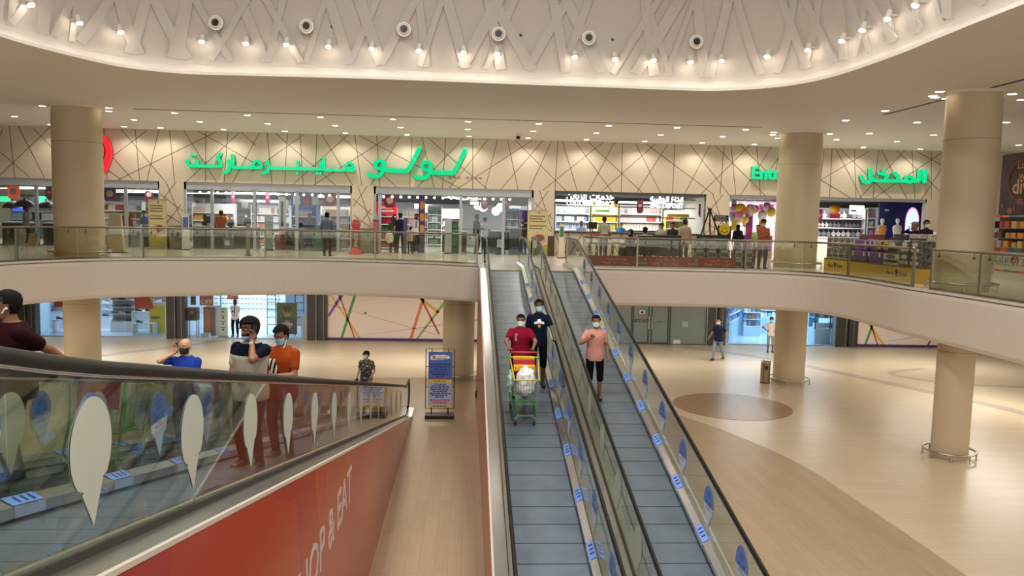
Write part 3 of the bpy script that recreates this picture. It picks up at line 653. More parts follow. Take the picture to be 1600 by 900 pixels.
# light tracks hanging below the ceiling
tube_l = M('light_tube', 'ffffff', .4, 0, 'f4f6ff', 9)
for k, (x0, y0, x1, y1) in enumerate([(-21, 36.2, -13.2, 34.6), (-18, 39, -9, 36.0), (-11.2, 36.6, -8.0, 36.0), (-8.5, 40, -5.4, 38.6), (-7.5, 36.6, -5.2, 36.2), (-1.0, 34.6, -.1, 37.6), (.1, 34.6, .9, 37.4), (4, 36.4, 6.2, 36.0), (7.2, 37, 9.4, 36.6)]):
    t = thing('track_light', 'long white tube light under the shop ceiling, %s from the left' % ordinal(k), 'light', ((x0+x1)/2, (y0+y1)/2  , 6.72), 0, 'tube lights of the supermarket')
    d = Vector((x1-x0, y1-y0, 0)).normalized(); n = Vector((-d.y, d.x, 0))*.06
    a, b = Vector((x0, y0, 6.70)), Vector((x1, y1, 6.70)); up = Vector((0, 0, .07))
    MB().loft([[a-n, a+n, a+n+up, a-n+up], [b-n, b+n, b+n+up, b-n+up]]).build('housing', M('track_housing', 'c8c8c6', .5), t)
    MB().loft([[a-n*.7-up*.3, a+n*.7-up*.3, a+n*.7, a-n*.7], [b-n*.7-up*.3, b+n*.7-up*.3, b+n*.7, b-n*.7]]).build('tube', tube_l, t)
    MB().cyl(a+d*.3+up, (a.x+d.x*.3, a.y+d.y*.3, SHC), .01, n=6).cyl(b-d*.3+up, (b.x-d.x*.3, b.y-d.y*.3, SHC), .01, n=6).build('hanger', steel_d, t)
# row of small ceiling bulbs just behind the glazing
bulb = M('small_bulb', 'ffffff', .4, 0, 'fff2dd', 14); k = 0
bp = None
for x in [-13.9+i*.3 for i in range(4)]+[-11.3+i*.36 for i in range(17)]+[-3.6+i*.36 for i in range(16)]:
    lb = 'small round bulb in the bulb row behind the shop glazing'
    if bp is None:
        bp = thing('ceiling_bulb', lb, 'light', (x, 33.6, 6.64), 0, 'bulbs in the row behind the shop glazing')
        MB().sph((0, 0, 0), .05, 10, 6).build('bulb', bulb, bp, local=True); MB().cyl((0, 0, .03), (0, 0, .09), .03, n=8).build('socket', steel_d, bp, local=True)
    else: dup(bp, (x, 33.6, 6.64))
struct('trim_4', MB().box((-22, 33.56, 6.72), (2.7, 33.66, 6.78)), steel_d)
# ---- glazing of the openings
for k, (x0, x1) in enumerate(OPS):
    mb = MB()
    yy = YU+.06
    if k < 3:
        mb.box((x0, yy, 6.72), (x1, yy+.10, HD)); mb.box((x0, yy, H), (x0+.08, yy+.10, HD)).box((x1-.08, yy, H), (x1, yy+.10, HD))
        o = mb.build('window_%d' % (k+1), M('glazing_header', 'aeb4bb', .4)); o['kind'] = 'structure'
        for x in [-17.55, -14.0, -10.54, -8.81, -7.09, -5.39, -3.67, -.3, 1.5]:
            if x0 < x < x1:
                f = MB().box((x-.06, yy, H), (x+.06, yy+.11, 6.75)).build('window_frame', alu, o); f['kind'] = 'structure'
        cuts = [x0+.08]+[x for x in [-17.55, -14.0, -10.54, -7.09, -5.39, -.3, 1.5] if x0 < x < x1]+[x1-.08]
        for a, b in zip(cuts[:-1], cuts[1:]):
            if b-a > 2.6 and a > -4: continue       # the doorway stands open
            g = MB().box((a+.06, yy+.05, H+.01), (b-.06, yy+.058, 6.72)).build('window_pane', GLASS('shop_glass', 'eef3f3', .03), o); g['kind'] = 'structure'
    else:
        mb.box((x0, yy, 6.90), (x1, yy+.10, HD)).box((x0, yy, H), (x0+.05, yy+.1, HD)).box((x1-.05, yy, H), (x1, yy+.1, HD))
        o = mb.build('window_%d' % (k+1), M('dark_header', '55585c', .4) if k == 3 else M('glazing_header', 'aeb4bb', .4)); o['kind'] = 'structure'
# ---- shelves of goods; packs are generic, their names only vary by shelf
GM = {}
def gcol(h): return M('goods_'+h, h, .45)
def good_mesh(shape, h, w, d, z):
    key = (shape, h, round(w, 2), round(z, 2))
    if key not in GM:
        mb = MB()
        if shape == 'box': mb.box((-w/2, -d/2, 0), (w/2, d/2, z)); mb.box((-w*.36, -d/2-.003, z*.35), (w*.36, -d/2, z*.75))
        elif shape == 'bottle': mb.lathe((0, 0, 0), [(w*.46, 0), (w*.5, .01), (w*.5, z*.6), (w*.2, z*.78), (w*.2, z*.9)], 10); mb.cyl((0, 0, z*.9), (0, 0, z), w*.24, n=8)
        elif shape == 'jar': mb.lathe((0, 0, 0), [(w*.45, 0), (w*.5, z*.08), (w*.5, z*.8), (w*.4, z*.86)], 10); mb.cyl((0, 0, z*.86), (0, 0, z), w*.44, n=10)
        elif shape == 'bag': mb.loft([[(-w/2, -d/2, 0), (w/2, -d/2, 0), (w/2, d/2, 0), (-w/2, d/2, 0)], [(-w*.52, -d*.55, z*.5), (w*.52, -d*.55, z*.5), (w*.52, d*.55, z*.5), (-w*.52, d*.55, z*.5)], [(-w*.48, -.01, z), (w*.48, -.01, z), (w*.48, .01, z), (-w*.48, .01, z)]])
        elif shape == 'pan': mb.loft([[(.02*0+r*w*cos(2*pi*i/18), y, z/2+r*w*sin(2*pi*i/18)) for i in range(18)] for r, y in ((.46, -.02), (.5, -.05), (.42, -.03), (.40, -.005))]); mb.box((-.012, -.03, z/2+w*.45), (.012, -.01, z/2+w*.95))
        me = mb.build('x', gcol(h)); GM[key] = me.data; bpy.data.objects.remove(me)
    return GM[key]
NG = [0]
STUFF = MB(); STUFFM = []
def shelf_unit(name, label, x0, x1, y, z0, levels, dz, depth, frame, goods, group, glabel, cat, kindname, fill=.93, back=None, rs=random.Random(5), stuff=False):
    """levels shelves from z0 up; goods: list per level of (shape, w, h, colours)"""
    t = thing(name, label, 'shelf', ((x0+x1)/2, y, H if z0 > 3 else 0))
    if not stuff: goods = [(a_, b_*.80, min(c_*.95, dz-.06), d_+['d8d8d4']) for a_, b_, c_, d_ in goods]
    zt = z0+levels*dz+.05; base = H if z0 > 3 else 0
    MB().box((x0, y+depth, base), (x1, y+depth+.03, zt)).build('back_panel', back or frame, t)
    for x in (x0, x1-.03): MB().box((x, y, base), (x+.03, y+depth, zt)).build('upright', frame, t)
    for l in range(levels):
        z = z0+l*dz; MB().box((x0+.03, y, z-.03), (x1-.03, y+depth, z)).build('shelf', frame, t)
        MB().box((x0+.03, y-.008, z-.045), (x1-.03, y, z+.005)).build('price_rail', white, t)
        shp, gw, gh, cols = goods[l % len(goods)]; x = x0+.06+gw/2; run = 0; c = rs.choice(cols)
        while x+gw/2 < x1-.05:
            if run <= 0: c = rs.choice(cols); run = rs.randint(1, 3)
            run -= 1
            if rs.random() < fill:
                me = good_mesh(shp, c, gw*.92, min(depth*.7, gw), gh)
                if stuff:
                    if me.materials[0] not in STUFFM: STUFFM.append(me.materials[0])
                    STUFF.mi = STUFFM.index(me.materials[0]); STUFF.add([(v.co.x+x, v.co.y+y+depth*.45, v.co.z+z) for v in me.vertices], [tuple(f.vertices) for f in me.polygons]); x += gw; continue
                o = bpy.data.objects.new(kindname, me); COL.objects.link(o)
                o.location = (x, y+depth*.45, z); tag(o, glabel, cat, group); NG[0] += 1
            x += gw
    return t
wf = M('shelf_white', 'dcdcda', .5); df = M('shelf_dark', '3d3f44', .5); yf = M('shelf_yellow', 'f2d43c', .5)
P1 = ['c8452e', 'e8b43a', 'e9e4d8', '3f6fb3', 'd9803c', 'f0e2c0', '7fae5a']; P2 = ['d8e2ea', 'a9c6e0', 'e9eef2', '6f9cc8', 'cfd8de']; P3 = ['b9352f', 'd8c2a2', 'efe6d8', '8f3b33', 'e5a64b']
sx = lambda px, y: onY(px, 350, y).x
shelf_unit('grocery_shelf', 'white grocery shelf with bright packs behind the glazing left of the beige stand', sx(160, 36.5), sx(222, 36.5), 36.5, H+.1, 5, .36, .4, wf, [('bag', .20, .26, P1), ('jar', .13, .22, ['5a2f22', '2f2a2a', 'c9a98a']), ('box', .16, .28, P1), ('bag', .2, .27, ['e8a33c', 'e2703a', 'f0d9a0'])], 'packs on the shelf left of the beige stand', 'small pack on the grocery shelf left of the beige stand', 'grocery pack', 'grocery_pack')
shelf_unit('grocery_shelf', 'white grocery shelf with orange and blue packs behind the person in orange at the till', sx(300, 36.5), sx(366, 36.5), 36.5, H+.1, 5, .36, .4, wf, [('box', .16, .26, ['c9554b', 'e0c0b0', 'd9d2cc']), ('box', .2, .28, P2+['e06a50']), ('bag', .2, .27, ['7cb0d8', '9cc4e0', 'e8e2d2']), ('bag', .22, .27, ['e59a3c', 'eab04f', 'c87a3a'])], 'packs on the shelf behind the orange shirt', 'small pack on the grocery shelf behind the orange shirt', 'grocery pack', 'till_pack')
shelf_unit('grocery_shelf', 'grocery shelf with pale boxes right of the tall white gate post', sx(392, 37.5), sx(452, 37.5), 37.5, H+.1, 5, .36, .4, wf, [('box', .18, .28, ['e8dcd0', 'd8b8a8', 'c9866f', 'efe7de']), ('box', .15, .25, ['e2b8a0', 'd98f78', 'efe0d2'])], 'packs on the pale grocery shelf', 'pale carton on the grocery shelf beside the tall gate post', 'grocery pack', 'carton_pack')
blue_sh = M('shelf_blue', '2f5fb0', .5)
shelf_unit('cosmetics_display', 'blue display stand of white capped blue bottles under a blue header board', sx(456, 36), sx(494, 36), 36, H+.25, 4, .40, .4, blue_sh, [('bottle', .115, .34, ['1c3f98', '2750b0', '1a3a88'])], 'blue bottles on the blue display stand', 'blue bottle on the blue display stand', 'bottle', 'blue_bottle')
shelf_unit('grocery_shelf', 'grocery shelf of mixed packs behind the person with the blue-grey back', sx(500, 37.6), sx(548, 37.6), 37.6, H+.1, 5, .36, .4, wf, [('box', .2, .28, ['e0b070', 'd0a080', 'b8b0a4', 'e8e0d4']), ('bottle', .14, .28, ['e08a3c', 'c9d3d8', '9db8c8'])], 'packs on the mixed grocery shelf', 'mixed pack on the grocery shelf near the brown wall pier', 'grocery pack', 'grocery_pack')
shelf_unit('promotion_shelf', 'red promotion shelf stocked with red and green packs', sx(590, 36), sx(619, 36), 36, H+.1, 5, .36, .4, M('shelf_red', 'b7242c', .5), [('bag', .2, .26, ['d8b49a', 'b7653f', 'e8d9c8']), ('box', .2, .27, ['c92a38', 'b01f2c', 'e0e0dc']), ('box', .17, .26, ['3a9a4c', '2f8a44', 'c92a38']), ('box', .2, .27, ['d03440', 'e7e2df', 'b82230'])], 'packs on the red promotion shelf', 'red or green pack on the red promotion shelf', 'grocery pack', 'promotion_pack')
shelf_unit('grocery_shelf', 'long white grocery shelf behind the person in white shirt and tie', sx(621, 39), sx(662, 39), 39, H+.1, 5, .36, .4, wf, [('box', .2, .3, ['e9e4dd', 'd9cfc4', 'c89a7c', 'b5bcc0'])], 'packs on the shelf behind the shirt and tie', 'pale pack on the shelf behind the shirt and tie', 'grocery pack', 'pale_pack')
shelf_unit('grocery_shelf', 'low shelf of grey-green packs deep in the aisle beyond the open doorway', sx(668, 41.5), sx(690, 41.5), 41.5, H+.1, 5, .40, .4, wf, [('box', .2, .3, ['7f9488', '9aa89c', '6f8478'])], 'packs deep in the aisle', 'grey-green pack deep in the aisle', 'grocery pack', 'grocery_pack')
shelf_unit('grocery_shelf', 'shelf of white boxes right of the open doorway', sx(690, 36.3), sx(722, 36.3), 36.3, H+.1, 5, .36, .4, wf, [('box', .22, .28, ['efece6', 'e2ddd4', 'd2d6d8']), ('bag', .2, .27, ['d2916a', 'c95a4a', 'ead9c4'])], 'packs right of the open doorway', 'white pack right of the open doorway', 'grocery pack', 'doorway_pack')
shelf_unit('grocery_shelf', 'dark end shelf of bottles near the desk attendant', sx(790, 37.5), sx(812, 37.5), 37.5, H+.1, 5, .36, .4, df, [('bottle', .14, .3, ['b9c2c8', '8aa0ac', '5a6a74', 'd8d2c4'])], 'bottles near the desk attendant', 'bottle on the dark end shelf near the desk attendant', 'bottle', 'grocery_bottle')
shelf_unit('snack_display', 'narrow display of yellow snack packs under a purple header', sx(812, 36), sx(826, 36), 36, H+.3, 4, .36, .35, M('shelf_purple', '5a3f9a', .5), [('bag', .2, .3, ['f2d63a', 'efcf2e'])], 'yellow packs under the purple header', 'yellow snack pack under the purple header', 'grocery pack', 'snack_pack')
shelf_unit('household_shelf', 'wide shelf of white and blue household bottles behind the customer service counter', sx(868, 36.5), sx(921, 36.5), 36.5, H+.35, 5, .38, .4, wf, [('bottle', .13, .3, ['e6eaf0', 'c2d3ea', '8db0e0', 'dfe3ee']), ('box', .15, .26, P2)], 'bottles behind the service counter', 'white or blue household bottle behind the customer service counter', 'bottle', 'household_bottle')
shelf_unit('snack_shelf', 'bright yellow lit shelf behind the person in the green shirt', sx(924, 36.5), sx(965, 36.5), 36.5, H+.7, 4, .40, .35, yf, [('box', .2, .30, ['f4dc4a', 'f0d030', 'f6e68a'])], 'packs on the yellow shelf', 'yellow pack on the bright yellow shelf', 'grocery pack', 'snack_pack')
shelf_unit('household_shelf', 'pale shelf of small packs left of the yellow framed display', sx(968, 37.5), sx(1034, 37.5), 37.5, H+.4, 5, .38, .4, wf, [('box', .2, .28, ['d9d4d0', 'b8aeb0', 'c9a098', 'e6e2de']), ('box', .2, .26, ['b9605a', 'd8d2cc', 'cabfbc'])], 'packs left of the yellow framed display', 'small pack left of the yellow framed display', 'grocery pack', 'small_pack')
shelf_unit('beverage_shelf', 'yellow framed display of green and red bottles under the bag deposit sign', sx(1040, 36.5), sx(1082, 36.5), 36.5, H+.5, 4, .38, .4, yf, [('bottle', .14, .30, ['5aa84a', 'd8d060', 'c9504a', 'e8e4d8'])], 'bottles in the yellow framed display', 'coloured bottle in the yellow framed display', 'bottle', 'juice_bottle', back=wf)
shelf_unit('cookware_shelf', 'long white shelf of hanging pans and pots right of the column', sx(1276, 36), sx(1352, 36), 36, H+1.02, 3, .44, .35, wf, [('pan', .30, .30, ['3a3d42', '8c9298', 'c9cdd0', '5a7f9a', '2a2c30']), ('pan', .24, .26, ['44484e', 'b9bdc2', '6f7680'])], 'pans on the white cookware shelf', 'round pan hanging on the white cookware shelf', 'pan', 'frying_pan', back=df)
shelf_unit('gift_shelf', 'tall white shelf of pink gift boxes beside the purple backdrop', sx(1355, 36), sx(1371, 36), 36, H+.7, 4, .42, .35, wf, [('box', .18, .26, ['d86a8a', 'e2a0b0', 'c94a6a'])], 'boxes on the gift shelf', 'pink box on the tall gift shelf', 'gift box', 'gift_box')
# deeper aisles
for k, (xa, xb, y, lab) in enumerate([(-25, -20.5, 44, 'far left deep aisle'), (-19.5, -15, 45, 'second deep aisle from the left'), (-14.2, -10.4, 46, 'third deep aisle from the left'), (-9.4, -6.4, 45, 'fourth deep aisle from the left'), (-3.2, -1.2, 47, 'deep aisle behind the white shirt and tie'), (2.4, 3.6, 47, 'narrow deep aisle beyond the globe lamps')]):
    shelf_unit('grocery_shelf', 'grocery shelf standing in the '+lab, xa, xb, y, H+.1, 5, .44, .4, wf, [('box', .34, .32, P2+['d8c8b8', 'e8e4de', 'b8a898']), ('bag', .34, .3, ['e8e2d8', 'c8b09a', 'd8d4d0', 'a8a098', 'c87a5a'])], 'packs of the '+lab, 'pack on the shelf in the '+lab, 'grocery pack', 'grocery_pack', stuff=True)
o = STUFF.build('grocery_packs', STUFFM); tag(o, 'many small packs filling the shelves of the deep aisles', 'grocery packs', None, 'stuff')
# ---- header boards and hanging signs
def board(name, label, cat, px0, px1, py0, py1, y, m, th=.05, parts=(), group=None):
    a = onY(px0, (py0+py1)/2, y); b = onY(px1, (py0+py1)/2, y); c = (px0+px1)/2; zt = onY(c, py0, y).z; zb = onY(c, py1, y).z
    o = MB().box((a.x, y, zb), (b.x, y+th, zt)).build(name, m); tag(o, label, cat, group); return o, a.x, b.x, zb, zt
def hang_board(o, a, b, d, y): MB().cyl((a+.1, y+.02, d), (a+.1, y+.02, SHC), .01, n=6).cyl((b-.1, y+.02, d), (b-.1, y+.02, SHC), .01, n=6).build('hanger', steel_d, o)
def strip_child(o, nm, m, x0, x1, z0, z1, y, th=.004):
    return MB().box((x0, y-th, z0), (x1, y, z1)).build(nm, m, o)
o, a, b, c, d = board('header_board', 'blue header board with white panels above the blue bottle display', 'sign', 454, 496, 304, 322, 35.9, M('header_blue', '2a58b4', .4))
hang_board(o, a, b, d, 35.9)
for k in range(3): strip_child(o, 'panel', [white, M('poster_red', 'c23a44', .5), white][k], a+.12+k*.42, a+.42+k*.42, c+.06, d-.08, 35.9)
o, a, b, c, d = board('red_header_board', 'red header board with white lettering above the red promotion shelf', 'sign', 588, 619, 317, 334, 35.9, M('header_red', 'c8202e', .4, 0, 'c8202e', .5))
hang_board(o, a, b, d, 35.9); MB().box((a+.1, 35.89, c+.10), (b-.12, 35.9, c+.17)).box((a+.16, 35.89, c+.24), (b-.2, 35.9, c+.34)).build('white_bars', white, o)
o, a, b, c, d = board('purple_header_board', 'purple header board above the yellow snack packs', 'sign', 811, 827, 328, 342, 35.9, M('header_purple', '6a4ab4', .4)); hang_board(o, a, b, d, 35.9)
o, a, b, c, d = board('yellow_header_board', 'glowing white and yellow header board above the bright yellow shelf', 'sign', 926, 964, 322, 335, 36.4, M('header_yellow', 'fff6c0', .4, 0, 'fff0b0', 2.2))
hang_board(o, a, b, d, 36.4)
strip_child(o, 'leaf_band', M('leaf_green', '5a9a4a', .5), a+.1, a+.8, c+.1, c+.22, 36.4)
o, a, b, c, d = board('yellow_canopy', 'yellow canopy board above the bottles under the bag deposit sign', 'sign', 1039, 1083, 329, 339, 36.4, M('canopy_white', 'fff2c8', .4, 0, 'fff0c0', 1.6))
hang_board(o, a, b, d, 36.4)
strip_child(o, 'brown_band', M('brown_band', '8a6a2a', .6), a+.1, b-.1, c, c+.14, 36.4)
lit = M('lit_letters', 'ffffff', .4, 0, 'fbfbff', 4)
def lit_sign(name, label, lines, px, y, px1):
    t = None
    for (s, py, size) in lines:
        x0 = onY(px, py, y); x1 = onY(px1, py, y)
        mb = text_mb(s, size, ((x0.x+x1.x)/2, y, onY((px+px1)/2, py, y).z), (1, 0, 0), (0, 0, 1), .02, bold=.004)
        w_ = max(v[0] for v in mb.v)-min(v[0] for v in mb.v); k = (x1.x-x0.x)/w_; cx = (x0.x+x1.x)/2
        mb.v = [(cx+(v[0]-cx)*k, v[1], v[2]) for v in mb.v]
        if t is None: t = thing(name, label, 'sign', (cx, y, onY((px+px1)/2, py, y).z))
        mb.build('lit_lettering', lit, t)
    for xx in (x0.x+.15, x1.x-.15): MB().cyl((xx, y+.03, onY(px, lines[0][1], y).z), (xx, y+.03, SHC), .012, n=6).build('hanger', black, t)
    return t
t = lit_sign('lit_shop_sign', 'glowing white sign reading CUSTOMER SERVICE under its Arabic line', [(arabic('خدمات الزبائن'), 311.5, .42), ('CUSTOMER SERVICE', 321.5, .30)], 885, 34.0, 959)
MB().box((3.7, 34.06, 6.42), (10.1, 34.10, 6.46)).box((3.7, 34.06, 5.98), (10.1, 34.10, 6.02)).box((3.7, 34.06, 6.80), (10.1, 34.1, 6.84)).build('carrier_rail', black, t)
t = lit_sign('lit_shop_sign', 'glowing white sign reading BAG DEPOSIT under its Arabic line', [(arabic('ايداع الحقيبة'), 315, .42), ('BAG DEPOSIT', 325, .30)], 1016, 34.0, 1067)
hang = M('hanging_sign_red', '9a2740', .45); hpink = M('hanging_sign_pink', 'd8507a', .45)
for k, (px, py, y, m_, w_) in enumerate([(21, 298, 34.5, M('hanging_sign_orange', 'd8553a', .45, 0, 'd8553a', .6), .5), (77, 298, 35, hpink, .25), (172, 300, 34.6, M('hanging_sign_purple', '8a3a78', .45), .5), (233, 302, 35, hang, .35), (364, 305, 35, hpink, .14), (418, 309, 35, hpink, .18), (516, 310, 34.6, hang, .52), (609, 314, 34.6, hang, .50), (757, 315, 34.8, hpink, .3), (791, 318, 35.2, hpink, .28), (1000, 320, 35, hang, .3), (1098, 329, 34.6, hang, .38), (1278, 337, 34.8, M('hanging_sign_magenta', 'd8307a', .45), .40)]):
    p = onY(px, py, y); p.z = min(p.z, 6.5); t = thing('hanging_sign', 'small hanging red or pink sign in the supermarket, %s from the left' % ordinal(k), 'sign', (p.x, y, p.z-.3), 0, 'hanging signs in the supermarket')
    n = 10; MB().prism([(p.x-w_/2, p.z+.3), (p.x+w_/2, p.z+.3), (p.x+w_/2, p.z-.2), (p.x+w_*.3, p.z-.3), (p.x-w_*.3, p.z-.3), (p.x-w_/2, p.z-.2)], lambda a, b: (a, y-.02, b), lambda a, b: (a, y+.02, b)).build('board', m_, t)
    MB().cyl((p.x, y, p.z+.3), (p.x, y, SHC), .008, n=6).build('cord', steel_d, t)
    MB().cyl((p.x, y-.022, p.z+.02), (p.x, y-.021, p.z+.02), w_*.3, n=16).build('emblem', M('sign_pale', 'efd8c8', .5), t)
pend = M('lamp_shade_dark', '2f3338', .5)
for k, (px, py, y) in enumerate([(20, 318, 35), (38, 316, 34.2), (72, 318, 35)]):
    p = onY(px, py, y); t = thing('pendant_lamp', 'dark dome pendant lamp over the left tills, %s from the left' % ordinal(k), 'lamp', (p.x, y, p.z-.2), 0, 'dark pendant lamps over the left tills')
    MB().loft([[(p.x+r*cos(2*pi*i/20), y+r*sin(2*pi*i/20), p.z+z) for i in range(20)] for r, z in ((.42, -.2), (.36, -.05), (.22, .06), (.04, .12), (.03, .2))], cap=False).build('lamp_shade', pend, t, smooth='a')
    MB().cyl((p.x, y, p.z+.15), (p.x, y, SHC), .012, n=6).build('cord', black, t)
    MB().sph((p.x, y, p.z-.1), .07, 10, 6).build('bulb', bulb, t)
for k, (px, py, y) in enumerate([(747, 321, 36), (755, 324, 36.5), (775, 330, 37), (782, 324, 36.2)]):
    p = onY(px, py, y); t = thing('globe_lamp', 'white glowing globe lamp near the desk, %s from the left' % ordinal(k), 'lamp', (p.x, y, p.z), 0, 'globe lamps near the desk')
    MB().sph(p, .2, 16, 10).build('globe', M('globe_glow', 'ffffff', .4, 0, 'ffffff', 4), t, smooth=True); MB().cyl((p.x, y, p.z+.18), (p.x, y, SHC), .012, n=6).build('cord', steel_d, t)
o, a, b, c, d = board('menu_board', 'black hanging board with white writing beyond the till desk', 'sign', 732, 751, 311, 321, 35.2, black)
for k in range(4): strip_child(o, 'writing', lit if k < 2 else white, a+.08, b-.08, c+.05+k*.07, c+.09+k*.07, 35.2)
MB().cyl((a+.1, 35.22, d), (a+.1, 35.22, SHC), .008, n=6).cyl((b-.1, 35.22, d), (b-.1, 35.22, SHC), .008, n=6).build('cord', steel_d, o)
o, a, b, c, d = board('screen', 'bright blue screen behind the far left till', 'screen', 20, 38, 321, 329, 36.5, M('screen_blue', '2038c8', .4, 0, '2440d8', 1.6))
MB().cyl(((a+b)/2, 36.54, d), ((a+b)/2, 36.54, SHC), .015, n=6).build('cord', steel_d, o)
for px, lab in ((8, 'green exit light far left above the tills'), (104 if False else 66, 'green exit light behind the thick left column')):
    p = onY(px, 311, 37); o = MB().box((p.x-.22, 37, p.z-.13), (p.x+.22, 37.05, p.z+.13)).build('exit_light', M('exit_green', '2a9a6a', .4, 0, '3ac88a', 1.5)); tag(o, lab, 'sign'); MB().cyl((p.x, 37.02, p.z+.13), (p.x, 37.02, SHC), .01, n=6).build('cord', steel_d, o)
# tall purple pillar wrapped in print, and steel gate posts
purp = M('purple_wrap', '4e3a6a', .5)
p = onY(659, 340, 33.4); t = MB().box((p.x-.13, 33.3, H), (p.x+.13, 33.56, 7.0)).build('printed_post', purp); tag(t, 'tall purple printed post at the right of the doorway customers', 'post')
for k in range(3): MB().sph((p.x+.02, 33.3, 5.3+k*.5), (.09, .01, .2), 10, 6).build('printed_leaf', M('print_orange', 'd88a3a', .5), t)
p = onY(633, 365, 32.2); t = MB().box((p.x-.07, 32.1, H), (p.x+.07, 32.24, 5.75)).build('printed_post', purp); tag(t, 'short purple post beside the person with the navy back', 'post')
gate = M('gate_grey', 'a9adb3', .4)
for k, (px, y, w_, ht, m_, lab) in enumerate([(387, 28.3, .14, 1.15, M('post_tan', '8f8878', .4, .6), 'short tan post standing near the glass rail'), (420, 33.0, .34, 1.5, gate, 'tall grey security gate panel left of the red box'), (700, 33.0, .3, 1.5, gate, 'grey security gate panel beside the green bin'), (441, 35, .32, 2.3, white, 'tall white lit gate post with dark slot')]):
    p = onY(px, 380, y); t = thing('security_gate', lab, 'gate', (p.x, y, H))
    MB().box((p.x-w_/2, y, H+.03), (p.x+w_/2, y+.08, H+ht)).build('panel', m_, t, bevel=.02); MB().box((p.x-w_/2-.05, y-.05, H), (p.x+w_/2+.05, y+.13, H+.03)).build('base', steel_d, t)
    if ht > 2: MB().box((p.x-.06, y-.004, H+1.0), (p.x+.06, y, H+2.1)).build('slot', steel_d, t)
# ---- tills and counters
ctop = M('counter_top', 'c9c8c4', .35); cdark = M('counter_dark', '26282a', .4); cgreen = M('bin_green', '3f6a50', .45)
def counter(label, px0, px1, y, ht=.95, m=None, depth=.8, top=None, name='checkout_counter', panel=None):
    a, b = onY(px0, 375, y).x, onY(px1, 375, y).x; t = thing(name, label, 'counter', ((a+b)/2, y, H))
    MB().box((a+.03, y+.03, H), (b-.03, y+depth-.03, H+ht-.05)).build('body', m or cdark, t); MB().box((a, y, H+ht-.05), (b, y+depth, H+ht)).build('worktop', top or ctop, t, bevel=.01)
    MB().box((a+.02, y+.02, H), (b-.02, y+depth-.02, H+.08)).build('plinth', steel_d, t)
    for k in range(int((b-a)/.9)): MB().box((a+.08+k*.9, y+.018, H+.14), (a+.08+k*.9+.78, y+.03, H+ht-.12)).build('front_panel', panel or m or cdark, t)
    return t
def monitor(label, px, y, zb):
    x = onY(px, 360, y).x; t = thing('monitor', label, 'monitor', (x, y, zb))
    MB().box((x-.19, y, zb+.12), (x+.19, y+.03, zb+.42)).build('screen', blackp, t); MB().box((x-.02, y+.03, zb), (x+.02, y+.06, zb+.3)).build('stand', steel_d, t); MB().box((x-.1, y-.04, zb), (x+.1, y+.1, zb+.012)).build('foot', steel_d, t)
counter('dark till counter at the far left of the supermarket', 2, 48, 34.2); counter('dark till counter left of the thick left column', 66, 84, 34.2)
counter('dark till counter right of the red dressed shopper', 214, 234, 34.0); counter('dark till counter with the person in orange', 300, 350, 34.0); counter('dark till counter right of the trolley stand', 363, 400, 34.4)
counter('black till counter behind the red box', 446, 470, 34.2); counter('black till counter behind the person with the blue-grey back', 500, 530, 34.2)
counter('black till counter at the open doorway right side', 690, 730, 34.6); counter('till desk with a white top behind the walkway', 762, 800, 34.4, 1.0, cdark, .8, white); counter('tall black reception desk of the seated attendant', 796, 826, 33.6, 1.15)
counter('low till counter beside the purple short post', 640, 660, 34.6)
monitor('black monitor on the till behind the person in orange', 326, 34.1, H+.95); monitor('black monitor at the far left till', 58, 34.5, H+.95); monitor('black monitor on the service counter', 926, 33.6, H+1.06)
# service counter with lattice front
t = thing('service_counter', 'long customer service counter with dark top and crossed line front', 'counter', (6.9, 33.2, H))
MB().box((3.7, 33.2, H), (10.1, 33.7, H+.98)).build('body', cream, t); MB().box((3.66, 33.1, H+.98), (10.12, 33.8, H+1.06)).build('worktop', M('counter_brown', '3f342e', .35), t)
mb = MB()
for k in range(11):
    x = 3.8+k*.58; wall_line(x, H, x+.55, H+.97, H, H+.97, 33.195); wall_line(x+.5, H, x-.05, H+.97, H, H+.97, 33.195)
mb.build('line_pattern', linem, t)
# bins, boxes and small stands in front of the shop
def boxy(name, label, cat, px, pyb, y, w_, d_, h_, m, z=None, group=None, parts=None):
    x = onY(px, pyb, y).x; z = H if z is None else z; t = thing(name, label, cat, (x, y, z), 0, group)
    MB().box((x-w_/2, y, z), (x+w_/2, y+d_, z+h_)).build('body', m, t, bevel=.015)
    MB().box((x-w_/2-.01, y-.01, z+h_-.05), (x+w_/2+.01, y+d_+.01, z+h_+.02)).build('lid', M('lid_'+m.name, 'ffffff') if False else m, t, bevel=.01)
    MB().box((x-w_*.3, y-.006, z+h_*.35), (x+w_*.3, y, z+h_*.75)).build('front_label', white if parts is None else parts, t)
    return t
boxy('recycling_bin', 'dark green recycling bin left of the standing person with blue-grey back', 'bin', 497, 390, 33.2, .42, .4, .95, cgreen, parts=M('bin_label_green', '5a8a6a', .5))
boxy('recycling_bin', 'dark green recycling bin at the till right of the open doorway', 'bin', 709, 394, 33.4, .46, .4, .95, cgreen, parts=M('bin_label_green', '5a8a6a', .5))
boxy('recycling_bin', 'small green bin standing higher on the till right of the doorway', 'bin', 711, 358, 34.8, .3, .25, .42, cgreen, H+.95, parts=M('bin_label_green', '5a8a6a', .5))
boxy('donation_box', 'red metal box in front of the tills', 'box', 437, 389, 34.0, .44, .4, .62, M('box_red', '9a3a34', .5), parts=M('box_red2', '8a302c', .5))
boxy('donation_box', 'small grey box near the standing trolley', 'box', 355, 388, 33.2, .34, .34, .5, M('box_grey', '6a6a6c', .5))
boxy('donation_box', 'black box with a round white emblem before the white topped desk', 'box', 780, 397, 33.0, .34, .34, .88, M('box_black', '2b262a', .5))
